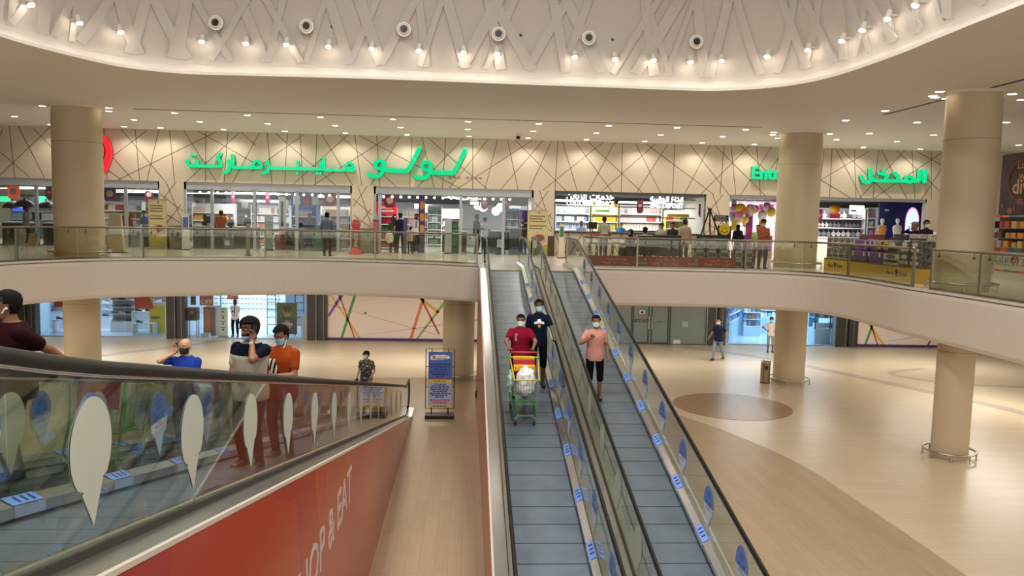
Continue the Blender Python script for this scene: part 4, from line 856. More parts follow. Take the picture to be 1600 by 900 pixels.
boxy('notice_stand', 'white notice stand left of the tall beige banner', 'stand', 210, 386, 33.5, .5, .2, .95, M('stand_white', 'c9c6bf', .5), parts=M('notice_grey', 'b0b0aa', .5))
boxy('bin', 'grey metal bin right of the tall beige banner', 'bin', 274, 389, 32.1, .48, .4, .95, M('bin_grey', '84796b', .4, .5), parts=M('bin_dark', '6a6055', .5))
boxy('bin', 'olive grey cabinet before the wall pier beside the gumball machine', 'cabinet', 572, 396, 32.1, .5, .4, 1.0, M('cabinet_olive', '7d7a6a', .4, .3), parts=M('cabinet_panel', '8a8776', .5))
boxy('paper_cup_stack', 'small white tub on the floor left of the tall black desk', 'tub', 792, 398, 33.2, .14, .14, .16, white)
# ================================================================ SIGNS ON THE UPPER WALL
greenl = M('green_letters', '0c8a5c', .35, 0, '10e69c', .62); redl = M('red_letters', 'a0202a', .35, 0, 'f0303c', .7); side_d = M('letter_side', '0e6a4e', .4)
def px_strokes(name, label, ox, oy, sc, strokes, wpx, m, dots=(), depth=.12, k=2):
    t = None; mb = MB(); Y = YU-.10
    allp = []
    for s in strokes:
        w_ = wpx
        if isinstance(s, tuple): s, w_ = s
        q = [tuple(map(float, a.split(','))) for a in s.split()]; q = smooth_path(q, k) if len(q) > 2 else q
        P = [(lambda v: (v.x, v.z))(onY(ox+a/sc, oy+b/sc, Y)) for a, b in q]; allp += P
        stroke_mb(mb, P, w_/sc*Y/FPX*1.0, Y, depth)
    for a, b, r in dots:
        v = onY(ox+a/sc, oy+b/sc, Y); R = r/sc*Y/FPX; mb.cyl((v.x, Y-depth, v.z), (v.x, Y, v.z), R, n=14)
    cx = sum(p[0] for p in allp)/len(allp); cz = sum(p[1] for p in allp)/len(allp)
    t = thing(name, label, 'sign', (cx, YU, cz)); mb.build('lettering', m, t)
    mb2 = MB(); mb2.v = [(v[0]*1, Y+(v[1]-Y)*.2+.06, v[2]) for v in mb.v]; mb2.f = mb.f; mb2.m = mb.m; mb2.build('letter_back', side_d if m is greenl else M('red_side', '5a1418', .4), t)
    for p in allp[::max(1, len(allp)//6)]: mb3 = MB().cyl((p[0], Y-.02, p[1]), (p[0], YU+.0, p[1]), .015, n=6).build('wall_pin', steel_d, t)
    return t
px_strokes('lit_letter_sign', 'large slanted green Arabic word sign on the wall, right of the long green sign', 400, 200, 4,
    [('1308,138 1240,277 1225,282 1105,278', 26), ('1098,232 1080,214 1055,212 1036,232 1042,256 1070,266 1092,262', 20), ('1090,232 1092,275 1065,308 1035,316 1008,312 994,298', 22),
     ('1023,128 955,262 940,270 820,264', 26), ('805,224 785,202 760,205 745,228 752,250 778,256 800,252', 20), ('797,220 800,262 775,300 745,306 718,300 704,286', 22)], 24, greenl, k=2)
px_strokes('lit_letter_sign', 'long green Arabic lettering on the wall left of the slanted green sign', 280, 220, 5.714,
    [('1566,262 1305,262 1292,255 1292,160', 24), ('1566,262 1556,218 1522,188 1490,222 1492,258', 20), ('1492,252 1530,232 1560,256', 14),
     ('1278,256 1272,240 1264,192', 22), ('1276,254 805,244', 28), ('1060,184 1064,240', 20),
     ('790,186 806,238 794,272 772,286 752,288', 24),
     ('735,240 490,240 482,232 480,132', 26), ('738,238 728,198 696,172 664,206 668,240', 20),
     ('447,178 457,232 442,272 424,284 406,286', 24), ('378,115 342,150 378,192 374,226', 22), ('376,228 100,226 82,212 76,184', 26), ('160,178 172,220', 20)], 24, greenl,
    [(1232, 292, 12), (1262, 292, 12), (1056, 290, 12), (113, 131, 11), (142, 131, 11)], k=1)
px_strokes('lit_letter_sign', 'green Arabic word sign above the purple backdrop on the right', 1260, 250, 4.736,
    [('870,82 866,160', 26), ('832,82 828,150 815,156 790,157', 24), ('790,155 770,122 745,120 728,140 740,164 765,166 785,150', 20), ('745,157 625,155', 24), ('645,98 676,128 672,152', 24),
     ('532,100 598,112 575,140 592,156', 20), ('610,156 470,153 465,72', 24), ('472,150 448,172 415,160 402,122', 22)], 24, greenl, [(568, 80, 12)], k=1)
v0, v1 = onY(1173, 269, YU-.1), onY(1300, 272, YU-.1)
t = thing('lit_letter_sign', 'green sign reading Entrance, partly hidden by the round column', 'sign', v0)
mb = text_mb('Entrance', .72, (v0.x, YU-.1, onY(1173, 279, YU-.1).z), (1, 0, 0), (0, 0, 1), .06, 'LEFT', .022); mb.build('lettering', greenl, t)
mb2 = MB(); mb2.v = [(v[0], YU-.05+(v[1]-YU+.1)*.3, v[2]) for v in mb.v]; mb2.f = mb.f; mb2.m = mb.m; mb2.build('letter_back', side_d, t)
MB().box((v0.x+.1, YU-.06, v0.z-.3), (v0.x+.14, YU, v0.z-.26)).box((v0.x+2, YU-.06, v0.z-.3), (v0.x+2.04, YU, v0.z-.26)).build('wall_pin', steel_d, t)
px_strokes('lit_emblem', 'red curved emblem on the wall, half hidden by the thick left column', 0, 200, 4,
    [('650,64 676,96 688,140 684,190 666,232 656,260', 34), ('612,84 636,112 641,150 630,192 606,225', 24), ('560,60 520,110 515,170 540,230 590,262', 30), ('560,120 575,160 570,200', 22)], 30, redl, k=2)
p = onY(728, 278, YU); mb = MB()
for k in range(8):
    if k != 3: mb.box((p.x-.72+k*.18, YU-.012, p.z-.05), (p.x-.60+k*.18, YU, p.z+.05))
o = mb.build('small_wall_lettering', M('small_letters', 'a08c72', .5)); tag(o, 'tiny dark lettering on the wall under the slanted green sign', 'sign')
# ================================================================ BANNERS AND STANDS
beige_b = M('banner_beige', 'c9bb8a', .55); olive_b = M('banner_olive', 'a09a4a', .55); ink = M('banner_ink', '5a4c38', .6)
def rollup(name, label, px0, px1, pyt, pyb, y, dz=0):
    a = onY(px0, pyb, y); b = onY(px1, pyb, y); zt = onY((px0+px1)/2, pyt, y).z; x0, x1 = a.x, b.x; h = zt-H
    t = thing(name, label, 'banner', ((x0+x1)/2, y, H))
    MB().box((x0, y, H+.06), (x1, y+.01, zt)).build('print', beige_b, t); MB().box((x0-.03, y-.08, H), (x1+.03, y+.09, H+.07)).build('base', M('banner_base', 'a8a498', .4, .6), t, bevel=.01)
    MB().box((x0-.01, y-.012, zt-.02), (x1+.01, y+.022, zt+.02)).build('top_rail', M('banner_base', 'a8a498', .4, .6), t)
    MB().cyl(((x0+x1)/2, y+.04, H+.06), ((x0+x1)/2, y+.04, zt), .012, n=6).build('pole', steel_d, t)
    MB().prism([(x0, H+.07), (x1, H+.07), (x1, H+.28*h), (x0+.5*(x1-x0), H+.22*h), (x0, H+.40*h)], lambda u, v: (u, y-.003, v), lambda u, v: (u, y, v)).build('printed_band', olive_b, t)
    cx = (x0+x1)/2; w_ = x1-x0
    MB().prism([(cx+.36*w_*cos(2*pi*i/20)*(1.05 if i % 5 else .9)+.06*w_, H+.40*h+.11*h*sin(2*pi*i/20)) for i in range(20)], lambda u, v: (u, y-.005, v), lambda u, v: (u, y-.002, v)).build('printed_hands', M('print_skin', 'c49a78', .6), t)
    MB().prism([(cx+.10*w_+.24*w_*cos(2*pi*i/16), H+.42*h+.07*h*sin(2*pi*i/16)) for i in range(16)], lambda u, v: (u, y-.007, v), lambda u, v: (u, y-.004, v)).build('printed_food', M('print_food', '7a4a32', .6), t)
    mb = MB(); rs = random.Random(int(px0))
    for k in range(5):
        zz = zt-.13*h-k*.055*h-(.04*h if k > 2 else 0); mb.box((x0+.08*w_, y-.004, zz), (x1-rs.uniform(.08, .3)*w_, y, zz+.018*h))
    mb.build('writing', ink, t)
    MB().prism([(cx+.02*w_, zt-.03*h), (cx+.09*w_, zt-.03*h), (cx+.07*w_, zt-.075*h), (cx+.04*w_, zt-.075*h)], lambda u, v: (u, y-.004, v), lambda u, v: (u, y, v)).build('printed_crest', ink, t)
rollup('rollup_banner', 'tall beige roll-up banner standing before the first wall pier', 233, 261, 312, 387, 32.0)
rollup('rollup_banner', 'large beige roll-up banner with food picture behind the walkway tops', 823, 855, 329, 402, 31.2)
# tapered display stands
def wedge(name, label, px0, px1, pyt, pyb, y, m, top=.55, d=.35, pm=None, cat='stand'):
    a, b = onY(px0, pyb, y), onY(px1, pyb, y); zt = onY((px0+px1)/2, pyt, y).z; w_ = b.x-a.x; cx = (a.x+b.x)/2
    t = thing(name, label, cat, (cx, y, H))
    MB().loft([[(cx-w_/2, y, H), (cx+w_/2, y, H), (cx+w_/2, y+d, H), (cx-w_/2, y+d, H)], [(cx-w_/2*top-.0, y+.05, zt), (cx+w_/2*top, y+.05, zt), (cx+w_/2*top, y+d*.5, zt), (cx-w_/2*top, y+d*.5, zt)]]).build('body', m, t, bevel=.008)
    h = zt-H
    f = lambda v: -.004+.05*v
    mb = MB(); mb.add([(cx-w_/2*(1-(1-top)*.62)*.8, y+f(.62), H+.62*h), (cx+w_/2*(1-(1-top)*.62)*.8, y+f(.62), H+.62*h), (cx+w_/2*(1-(1-top)*.92)*.8, y+f(.92), H+.92*h), (cx-w_/2*(1-(1-top)*.92)*.8, y+f(.92), H+.92*h)], [(0, 1, 2, 3)]); mb.build('printed_panel', pm or M('panel_blue', '4a64a8', .5), t)
    MB().box((cx-w_/2-.02, y-.02, H), (cx+w_/2+.02, y+d+.02, H+.03)).build('base', steel_d, t)
    return t
wedge('tapered_stand', 'plain beige tapered panel stand right of the thick left column', 166, 193, 333, 401, 28.6, M('stand_beige', 'b3a68a', .5), .72, .25, M('stand_beige2', 'ab9e84', .5))
wedge('tapered_stand', 'slim white tapered stand with blue top beside the second window', 284, 296, 335, 388, 32.0, M('stand_pale', 'c4c4c2', .5), .8, .12)
wedge('tapered_stand', 'dark red tapered stand with printed top beside the third window', 583, 590, 343, 396, 31.6, M('stand_darkred', '7d3a40', .5), 1.3, .2, M('panel_pink', 'a85a62', .5))
wedge('sanitiser_stand', 'slim beige and green stand before the brown base of the service counter', 872, 882, 350, 402, 31.0, M('stand_cream', 'd9cdb8', .5), .65, .16, M('panel_green', '3f7a58', .5))
# gumball machine
p = onY(556, 396, 31.2); t = thing('gumball_machine', 'red gumball machine with a spiral column on the upper floor', 'vending machine', (p.x, 31.2, H))
MB().lathe((p.x, 31.2, H), [(.30, 0), (.30, .03), (.17, .18), (.12, .26), (.12, .30)], 20).build('base', M('gumball_red', 'b8282a', .3), t, smooth='a')
MB().cyl((p.x, 31.2, H+.28), (p.x, 31.2, H+.98), .06, n=12).build('column', M('gumball_column', 'b9ac96', .4), t)
MB().tube([(p.x+.09*cos(a*.7), 31.2+.09*sin(a*.7), H+.3+a*.0162) for a in range(42)], .016, 6).build('spiral', M('gumball_red', 'b8282a', .3), t, smooth=True)
MB().sph((p.x, 31.2, H+1.17), .19, 18, 12).build('globe', M('gumballs', 'a84a44', .25, noise=.5, nscale=30), t, smooth=True)
MB().lathe((p.x, 31.2, H+1.30), [(.15, 0), (.15, .03), (.05, .08), (.03, .1)], 16).build('cap', M('gumball_red', 'b8282a', .3), t, smooth='a')
MB().box((p.x-.16, 31.04, H+.94), (p.x+.16, 31.36, H+1.03)).build('dispenser', M('gumball_red', 'b8282a', .3), t, bevel=.02)
# chair at the far left behind the glass
def chair(name, label, x, y, z, rz, m, sc=1, group=None):
    t = thing(name, label, 'chair', (x, y, z), rz, group)
    MB().loft([[(u*.22, -.2+.42*k/6, .44+.02*abs(u)) for u in (-1, -.5, 0, .5, 1)] for k in range(7)], close=False).build('seat', m, t, local=True).modifiers.new('thick', 'SOLIDIFY').thickness = .015
    MB().loft([[(u*.22, .22+.05*k/5-.03*(1-u*u), .44+.07*k) for u in (-1, -.5, 0, .5, 1)] for k in range(6)], close=False).build('backrest', m, t, local=True).modifiers.new('thick', 'SOLIDIFY').thickness = .015
    for sx_, sy in ((-1, -1), (1, -1), (1, 1), (-1, 1)): MB().tube([(sx_*.17, sy*.15, .43), (sx_*.2, sy*.2, .2), (sx_*.22, sy*.24, 0)], .011, 6).build('leg', chrome, t, local=True, smooth=True)
    return t
p = onZ(27, 407, H); chair('cafe_chair', 'tan shell chair on thin steel legs at the far left behind the glass', p.x, p.y+.4, H, radians(-90), M('chair_tan', '9a744e', .45))
p2 = onZ(-6, 407, H); chair('cafe_chair', 'dark green cushioned chair at the very left edge behind the glass', p2.x-.1, p2.y+.3, H, radians(70), M('chair_green', '2c3f30', .6))
# ================================================================ CAFE CORNER BEHIND THE RIGHT BALUSTRADE
bx0, bx1 = 3.95, 9.15
t = thing('low_banner', 'long low dark red banner reading TIME TO CHILL behind the glass', 'banner', (6.5, 25.9, H))
banm = M('banner_red', '8c2f36', .5); bant = M('banner_print', 'c98a86', .5)
MB().box((bx0, 25.86, H+.02), (bx1, 25.89, H+.36)).build('panel', banm, t)
MB().box((bx0, 25.84, H), (bx1, 25.91, H+.03)).build('base_rail', steel_d, t)
for cx in (5.05, 6.72, 8.55):
    mb = text_mb('TIME TO CHILL', .145, (cx, 25.858, H+.06), (1, 0, 0), (0, 0, 1), .002); text_mb(arabic('وقت الترفيه'), .14, (cx, 25.858, H+.215), (1, 0, 0), (0, 0, 1), .002, mb=mb); mb.build('lettering', bant, t)
for cx in (5.92, 7.68):
    mb = MB(); mb.box((cx-.16, 25.855, H+.08), (cx+.16, 25.86, H+.16)); mb.cyl((cx+.1, 25.855, H+.26), (cx+.1, 25.86, H+.26), .05, n=12); mb.cyl((cx-.1, 25.855, H+.24), (cx-.1, 25.86, H+.24), .03, n=12); mb.build('pictogram', M('banner_grey', '8a8078', .5), t)
sofa_m = M('sofa_black', '0e0f10', .5)
def sofa(label, px0, px1, y, back=.95):
    a, b = onY(px0, 370, y).x, onY(px1, 370, y).x; t = thing('sofa', label, 'sofa', ((a+b)/2, y, H))
    MB().box((a, y, H+.30), (b, y+.16, H+back)).build('backrest', sofa_m, t, bevel=.03); MB().box((a, y+.16, H+.3), (b, y+.7, H+.46)).build('seat', sofa_m, t, bevel=.03)
    for u in (a+.05, b-.05):
        for v in (y+.05, y+.62): MB().cyl((u, v, H), (u, v, H+.3), .02, n=8).build('leg', black, t)
    MB().box((a, y+.14, H+.3), (a+.1, y+.7, H+.62)).build('armrest', sofa_m, t, bevel=.02); MB().box((b-.1, y+.14, H+.3), (b, y+.7, H+.62)).build('armrest', sofa_m, t, bevel=.02)
sofa('low backed black sofa left of the longer black sofa in the cafe corner', 997, 1022, 28.2, 1.02); sofa('long black sofa back between the two standing cafe customers', 1022, 1065, 27.8, 1.06); sofa('black sofa behind the tripod', 1090, 1123, 27.8, 1.1)
def stool(label, px, y, m, group='black bar stools in the cafe corner'):
    x = onY(px, 400, y).x; t = thing('bar_stool', label, 'stool', (x, y, H), 0, group)
    MB().lathe((x, y, H+.70), [(.02, 0), (.17, 0), (.18, .03), (.16, .06), (.02, .07)], 16).build('seat', m, t, smooth='a')
    for sx_, sy in ((-1, -1), (1, -1), (1, 1), (-1, 1)): MB().tube([(x+sx_*.11, y+sy*.11, H+.70), (x+sx_*.19, y+sy*.19, H)], .013, 6).build('leg', black, t)
    MB().tube([(x+.165*cos(i*pi/2+pi/4)*1.3, y+.165*sin(i*pi/2+pi/4)*1.3, H+.25) for i in range(4)], .01, 6, True).build('footrest', black, t)
for k, (px, y) in enumerate([(926, 27.2), (938, 27.6), (951, 27.2), (962, 28.2), (976, 27.4), (992, 27.0), (1006, 27.6), (1018, 27.1), (1035, 27.3), (1052, 27.0)]):
    stool('black framed bar stool in the cafe corner, %s from the left' % ordinal(k), px, y, M('stool_brown', '4a3a32', .5) if k < 3 else sofa_m)
a, b = onY(921, 372, 26.9).x, onY(949, 372, 26.9).x
t = thing('bar_table', 'small bright red topped bar table at the left of the cafe corner', 'table', ((a+b)/2, 26.9, H)); MB().box((a, 26.7, H+1.02), (b, 27.1, H+1.07)).build('tabletop', M('table_red', 'b02a30', .4), t, bevel=.01)
for u in (a+.04, b-.04):
    for v in (26.74, 27.06): MB().cyl((u, v, H), (u, v, H+1.02), .014, n=6).build('leg', black, t)
for k, (px, y) in enumerate([(985, 27.9), (1040, 26.7)]):
    x = onY(px, 400, y).x; t = thing('low_table', ['round black low table behind the stools', 'square black low table before the long sofa'][k], 'table', (x, y, H))
    if k == 0: MB().cyl((x, y, H+.62), (x, y, H+.66), .34, n=24).build('tabletop', sofa_m, t)
    else: MB().box((x-.4, y-.25, H+.40), (x+.4, y+.25, H+.44)).build('tabletop', sofa_m, t)
    MB().cyl((x, y, H), (x, y, H+.62 if k == 0 else H+.40), .03, n=10).build('pedestal', black, t); MB().cyl((x, y, H), (x, y, H+.02), .2, n=18).build('foot', black, t)
# tripod frame
apx = onY(1109, 327, 27.0); t = thing('tripod_frame', 'tall black three legged frame beside the crates', 'tripod', (apx.x, 27.0, H))
for px, y in ((1078, 26.5), (1111, 26.4), (1142, 27.3)):
    q = onY(px, 405, y); MB().tube([(apx.x, 27.0, apx.z), (q.x, y, H)], .028, 8).build('leg', black, t)
MB().sph(apx, (.09, .09, .05), 10, 6).build('head', black, t); MB().cyl((apx.x, 27, apx.z-.75), (apx.x, 27, apx.z), .008, n=6).build('chain', steel_d, t)
MB().tube([(apx.x-.25, 27, apx.z-1.0), (apx.x+.02, 27, apx.z-.72), (apx.x+.28, 27, apx.z-1.0), (apx.x-.25, 27, apx.z-1.0)], .014, 6).build('hanging_hoop', steel_d, t)
# grey slotted crates
cr = M('crate_grey', '9a9a90', .55); crd = M('crate_dark', '5a5a54', .6)
def crate(label, x, y, z, w_=.40, h_=.30):
    t = thing('slotted_crate', label, 'crate', (x, y, z), 0, 'grey slotted crates stacked under the tripod')
    MB().box((x-w_/2, y, z), (x+w_/2, y+.03, z+.07)).box((x-w_/2, y, z+h_-.09), (x+w_/2, y+.03, z+h_)).box((x-w_/2, y, z), (x-w_/2+.06, y+.03, z+h_)).box((x+w_/2-.06, y, z), (x+w_/2, y+.03, z+h_)).box((x-w_/2, y+.3, z), (x+w_/2, y+.33, z+h_)).box((x-w_/2, y, z), (x-w_/2+.02, y+.33, z+h_)).box((x+w_/2-.02, y, z), (x+w_/2, y+.33, z+h_)).box((x-w_/2, y, z), (x+w_/2, y+.33, z+.02)).build('shell', cr, t)
    MB().box((x-.13, y+.03, z+.1), (x+.13, y+.04, z+h_-.1)).build('slot', crd, t)
cx0 = onY(1094, 400, 26.3).x; nc = 0
pos = ['bottom', 'middle', 'top']
for i in range(3):
    for j in range(3 if i < 2 else 2): crate('grey slotted crate under the tripod, %s of the %s stack from the left' % (pos[j], ordinal(i)), cx0+i*.43, 26.35, H+j*.305)
for i in range(2):
    for j in range(2): crate('grey slotted crate beneath the smiley board, %s of the %s stack' % (pos[j], ['left', 'right'][i]), cx0+1.36+i*.37, 26.3, H+j*.305, .35)
# smiley board and black notice
p = onY(1132, 361, 26.7); t = thing('smiley_board', 'black board with a round yellow smiley face', 'sign', (p.x, 26.7, H))
MB().box((p.x-.24, 26.7, p.z-.34), (p.x+.24, 26.74, p.z+.18)).build('board', black, t); MB().cyl((p.x, 26.69, p.z+.06), (p.x, 26.7, p.z+.06), .20, n=32).build('face', M('smiley_yellow', 'e8c832', .45), t)
mb = MB(); stroke_mb(mb, [(p.x+.12*cos(a), p.z+.06+.12*sin(a)) for a in [radians(200+14*i) for i in range(11)]], .022, 26.69, .006); mb.cyl((p.x-.05, 26.684, p.z+.10), (p.x-.05, 26.69, p.z+.10), .02, n=10); mb.cyl((p.x+.05, 26.684, p.z+.10), (p.x+.05, 26.69, p.z+.10), .02, n=10); mb.build('smile', black, t)
for s in (-.2, .2): MB().cyl((p.x+s, 26.75, H), (p.x+s, 26.75, p.z), .015, n=6).build('leg', black, t)
p0, p1 = onY(1116, 336, 27.4), onY(1138, 346, 27.4); t = thing('notice_board', 'black notice board with faint white writing above the crates', 'sign', ((p0.x+p1.x)/2, 27.4, H))
MB().box((p0.x, 27.4, p1.z), (p1.x, 27.44, p0.z)).build('board', black, t); mb = MB()
for k in range(5): mb.box((p0.x+.04, 27.396, p1.z+.03+k*.045), (p1.x-.05-.05*(k % 2), 27.4, p1.z+.046+k*.045))
mb.build('writing', M('chalk', 'b8b4ae', .6), t); MB().cyl((p0.x+.05, 27.45, H), (p0.x+.05, 27.45, p1.z), .015, n=6).cyl((p1.x-.05, 27.45, H), (p1.x-.05, 27.45, p1.z), .015, n=6).build('post', black, t)
# ================================================================ ENTRANCE ZONE AND KIOSK ON THE RIGHT
# party corner: balloons, posters, flowers
rs = random.Random(11); bcols = ['f2b8c8', 'e88aa8', 'f6e6c0', 'a8dcc8', 'f4d45a', 'ffffff', 'd8a0d0', 'e8e0f0']
for k in range(26):
    px = rs.uniform(1143, 1166) if k < 16 else rs.uniform(1166, 1206); py = rs.uniform(318, 348) if k < 16 else rs.uniform(320, 334); y = rs.uniform(34.2, 34.9); p = onY(px, py, y); r = rs.uniform(.13, .22)
    t = MB().sph(p, (r, r, r*1.12), 12, 8).build('balloon', M('balloon_'+bcols[k % 8], bcols[k % 8], .3), None, smooth=True); tag(t, 'pastel balloon in the cluster above the party corner', 'balloon', 'pastel balloons of the party corner')
    MB().cyl(p-Vector((0, 0, r*1.12)), p-Vector((0, 0, r*1.12+.03)), .02, .03, 6).build('knot', M('balloon_'+bcols[k % 8], bcols[k % 8], .3), t); MB().cyl(p, (p.x, p.y, SHC), .004, n=5).build('string', white, t)
p = onY(1157, 324, 34.0); t = MB().sph(p, (.26, .14, .2), 14, 8).build('balloon', M('balloon_gold', 'f0b428', .25), None, smooth=True); tag(t, 'large golden orange balloon at the top of the party corner', 'balloon'); MB().sph(p+Vector((.1, -.05, -.12)), (.14, .1, .1), 10, 6).build('orange_half', M('balloon_orange', 'f07a28', .3), t, smooth=True); MB().cyl(p, (p.x, p.y, SHC), .004, n=5).build('string', white, t)
p = onY(1191, 337, 34.0); t = MB().sph(p, (.2, .2, .22), 14, 8).build('balloon', white, None, smooth=True); tag(t, 'round white balloon above the person leaning on the rail', 'balloon'); MB().cyl(p-Vector((0, 0, .22)), p-Vector((0, 0, .26)), .02, .03, 6).build('knot', white, t); MB().cyl(p, (p.x, p.y, SHC), .004, n=5).build('string', white, t)
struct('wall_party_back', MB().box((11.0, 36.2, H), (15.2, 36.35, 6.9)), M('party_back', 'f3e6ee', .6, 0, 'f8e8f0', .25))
ymir = M('poster_yellow', 'efc52c', .5)
for k, (px0, px1, py0, py1, y) in enumerate([(1143, 1151, 344, 360, 34.4), (1161, 1168, 344, 354, 34.6), (1186, 1194, 343, 356, 34.6)]):
    a, b = onY(px0, py0, y), onY(px1, py1, y); o = MB().box((a.x, y, b.z), (b.x, y+.02, a.z)).build('poster', ymir); tag(o, 'small yellow poster in the party corner, %s from the left' % ordinal(k), 'poster', 'yellow posters in the party corner')
    MB().box((a.x+.05, y-.004, b.z+.2), (b.x-.05, y, b.z+.25)).box((a.x+.05, y-.004, b.z+.1), (b.x-.1, y, b.z+.14)).build('writing', M('poster_orange', 'c8862a', .5), o); MB().cyl((a.x+.1, y+.02, H), (a.x+.1, y+.02, b.z), .012, n=6).build('stake', steel_d, o)
t = thing('party_counter', 'purple counter with round floral discs behind the person in black', 'counter', (12.6, 34.6, H)); a, b = onY(1160, 385, 34.5).x, onY(1206, 385, 34.5).x
MB().box((a, 34.5, H), (b, 35.2, H+1.0)).build('body', M('party_purple', '9a3a7c', .45), t)
for k in range(5): MB().cyl((a+.15+k*.27, 34.47, H+.2+.35*(k % 2)), (a+.15+k*.27, 34.5, H+.2+.35*(k % 2)), .15, n=18).build('disc', M('disc_peach', 'e0b890', .5), t)
MB().box((a, 34.44, H+.98), (b, 35.25, H+1.04)).build('worktop', M('party_orange', 'e88a3a', .4), t); MB().box((a, 34.46, H), (b, 34.5, H+.07)).build('plinth', ymir, t)
p = onY(1171, 352, 34.3); t = thing('standing_sign', 'slim purple standing sign in the party corner', 'sign', (p.x, 34.3, H)); MB().box((p.x-.15, 34.3, H), (p.x+.15, 34.36, p.z+.7)).build('panel', M('sign_purple', '7a3a8a', .5), t); MB().box((p.x-.12, 34.295, p.z-.4), (p.x+.12, 34.3, p.z-.1)).build('red_print', M('sign_redprint', 'c8324a', .5), t)
rs = random.Random(4); t = thing('flower_garland', 'garland of pink and purple flowers above the party corner', 'garland', onY(1195, 322, 35)); mb = MB()
for k in range(90):
    p = onY(rs.uniform(1172, 1208), rs.uniform(319, 333), 35.2+rs.uniform(0, .3)); mb.mi = rs.randint(0, 2); mb.sph(p, rs.uniform(.05, .1), 7, 5)
o = mb.build('blossoms', [M('blossom_pink', 'e87ab8', .5), M('blossom_purple', 'a86ad0', .5), M('blossom_pale', 'f4d8ec', .5)], t, smooth=True); o['kind'] = 'stuff'; g0 = onY(1180, 322, 35.3); g1 = onY(1204, 322, 35.3); MB().cyl(g0, (g0.x, 35.3, SHC), .006, n=5).cyl(g1, (g1.x, 35.3, SHC), .006, n=5).cyl(g0, g1, .01, n=5).build('cord', white, t)
# orange ball ornament, white hanging board
p = onY(1305, 327, 34.2); t = thing('hanging_ornament', 'round orange and yellow hanging ornament above the pans', 'ornament', p); MB().sph(p, .22, 16, 10).build('ball', M('orn_orange', 'f08a28', .4), t, smooth=True); MB().sph(p+Vector((-.12, -.08, .04)), .16, 12, 8).build('yellow_ball', M('orn_yellow', 'f4c030', .4), t, smooth=True); MB().cyl(p, (p.x, 34.2, SHC), .008, n=6).build('cord', steel_d, t); MB().box((p.x-.24, 34.18, p.z-.42), (p.x+.24, 34.2, p.z-.2)).build('pink_board', hpink, t)
o, a, b, c, d = board('hanging_board', 'glowing white hanging board above the pans', 'sign', 1328, 1350, 321, 335, 34.6, M('board_white_glow', 'ffffff', .4, 0, 'ffffff', 1.8)); MB().box((a+.06, 34.595, c+.12), (a+.32, 34.6, c+.2)).build('red_mark', M('mark_red', 'd8304a', .5), o); MB().cyl((a+.1, 34.62, d), (a+.1, 34.62, SHC), .008, n=6).cyl((b-.1, 34.62, d), (b-.1, 34.62, SHC), .008, n=6).build('cord', steel_d, o)
t = thing('display_counter', 'long glowing white display counter below the pans', 'counter', (16, 34.6, H)); a, b = onY(1273, 372, 34.6).x, onY(1360, 372, 34.6).x
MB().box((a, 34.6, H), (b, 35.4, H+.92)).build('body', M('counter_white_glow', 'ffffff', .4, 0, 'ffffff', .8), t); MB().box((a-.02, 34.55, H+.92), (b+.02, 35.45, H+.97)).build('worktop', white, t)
o, a, b, c, d = board('backdrop_panel', 'purple blue fabric backdrop with a glowing pale arch behind the mannequins', 'display', 1372, 1438, 316, 395, 35.0, M('backdrop_blue', '3a3f86', .5, noise=.3, nscale=1.2), .08)
MB().box((a, 35.0, H), (b, 35.08, c+.01)).build('lower_panel', M('backdrop_blue', '3a3f86', .5, noise=.3, nscale=1.2), o)
xa = onY(1425, 350, 34.98); mb = MB(); hw = (b-a)*.16; zt = onY(1425, 324, 34.98).z
poly = [(xa.x-hw, H+.2), (xa.x+hw, H+.2)]+[(xa.x+hw*cos(pi*i/14), zt-hw*2+hw*2*sin(pi*i/14)) for i in range(15)]
mb.prism(poly, lambda u, v: (u, 34.975, v), lambda u, v: (u, 34.99, v)); mb.build('pink_rim', M('arch_pink', 'e0a0d0', .4, 0, 'e8a8d8', 1.0), o)
mb = MB(); mb.prism([(xa.x+(u-xa.x)*.86, H+(v-H)*.96) for u, v in poly], lambda u, v: (u, 34.965, v), lambda u, v: (u, 34.976, v)); mb.build('arch', M('arch_glow', 'b8d0ec', .4, 0, 'c0d8f4', 1.2), o)
mb = MB()
for k in range(5): mb.box((a+1.45+k*.14, 34.968, d-.95), (a+1.51+k*.14, 34.98, d-.85))
mb.cyl((a+1.75, 34.968, d-.72), (a+1.75, 34.98, d-.72), .04, n=10).box((a+.25, 34.968, d-.42), (a+.45, 34.98, d-.34)); mb.build('small_marks', white, o)
o = MB().box((b+.05, 34.4, H), (b+.5, 34.46, 6.9)).build('maroon_panel', M('panel_maroon', '6a2a34', .5)); tag(o, 'tall maroon printed panel right of the purple backdrop', 'panel')
MB().box((b+.1, 34.39, 6.1), (b+.4, 34.4, 6.7)).build('pale_print', M('panel_print', 'a86a6a', .5), o)
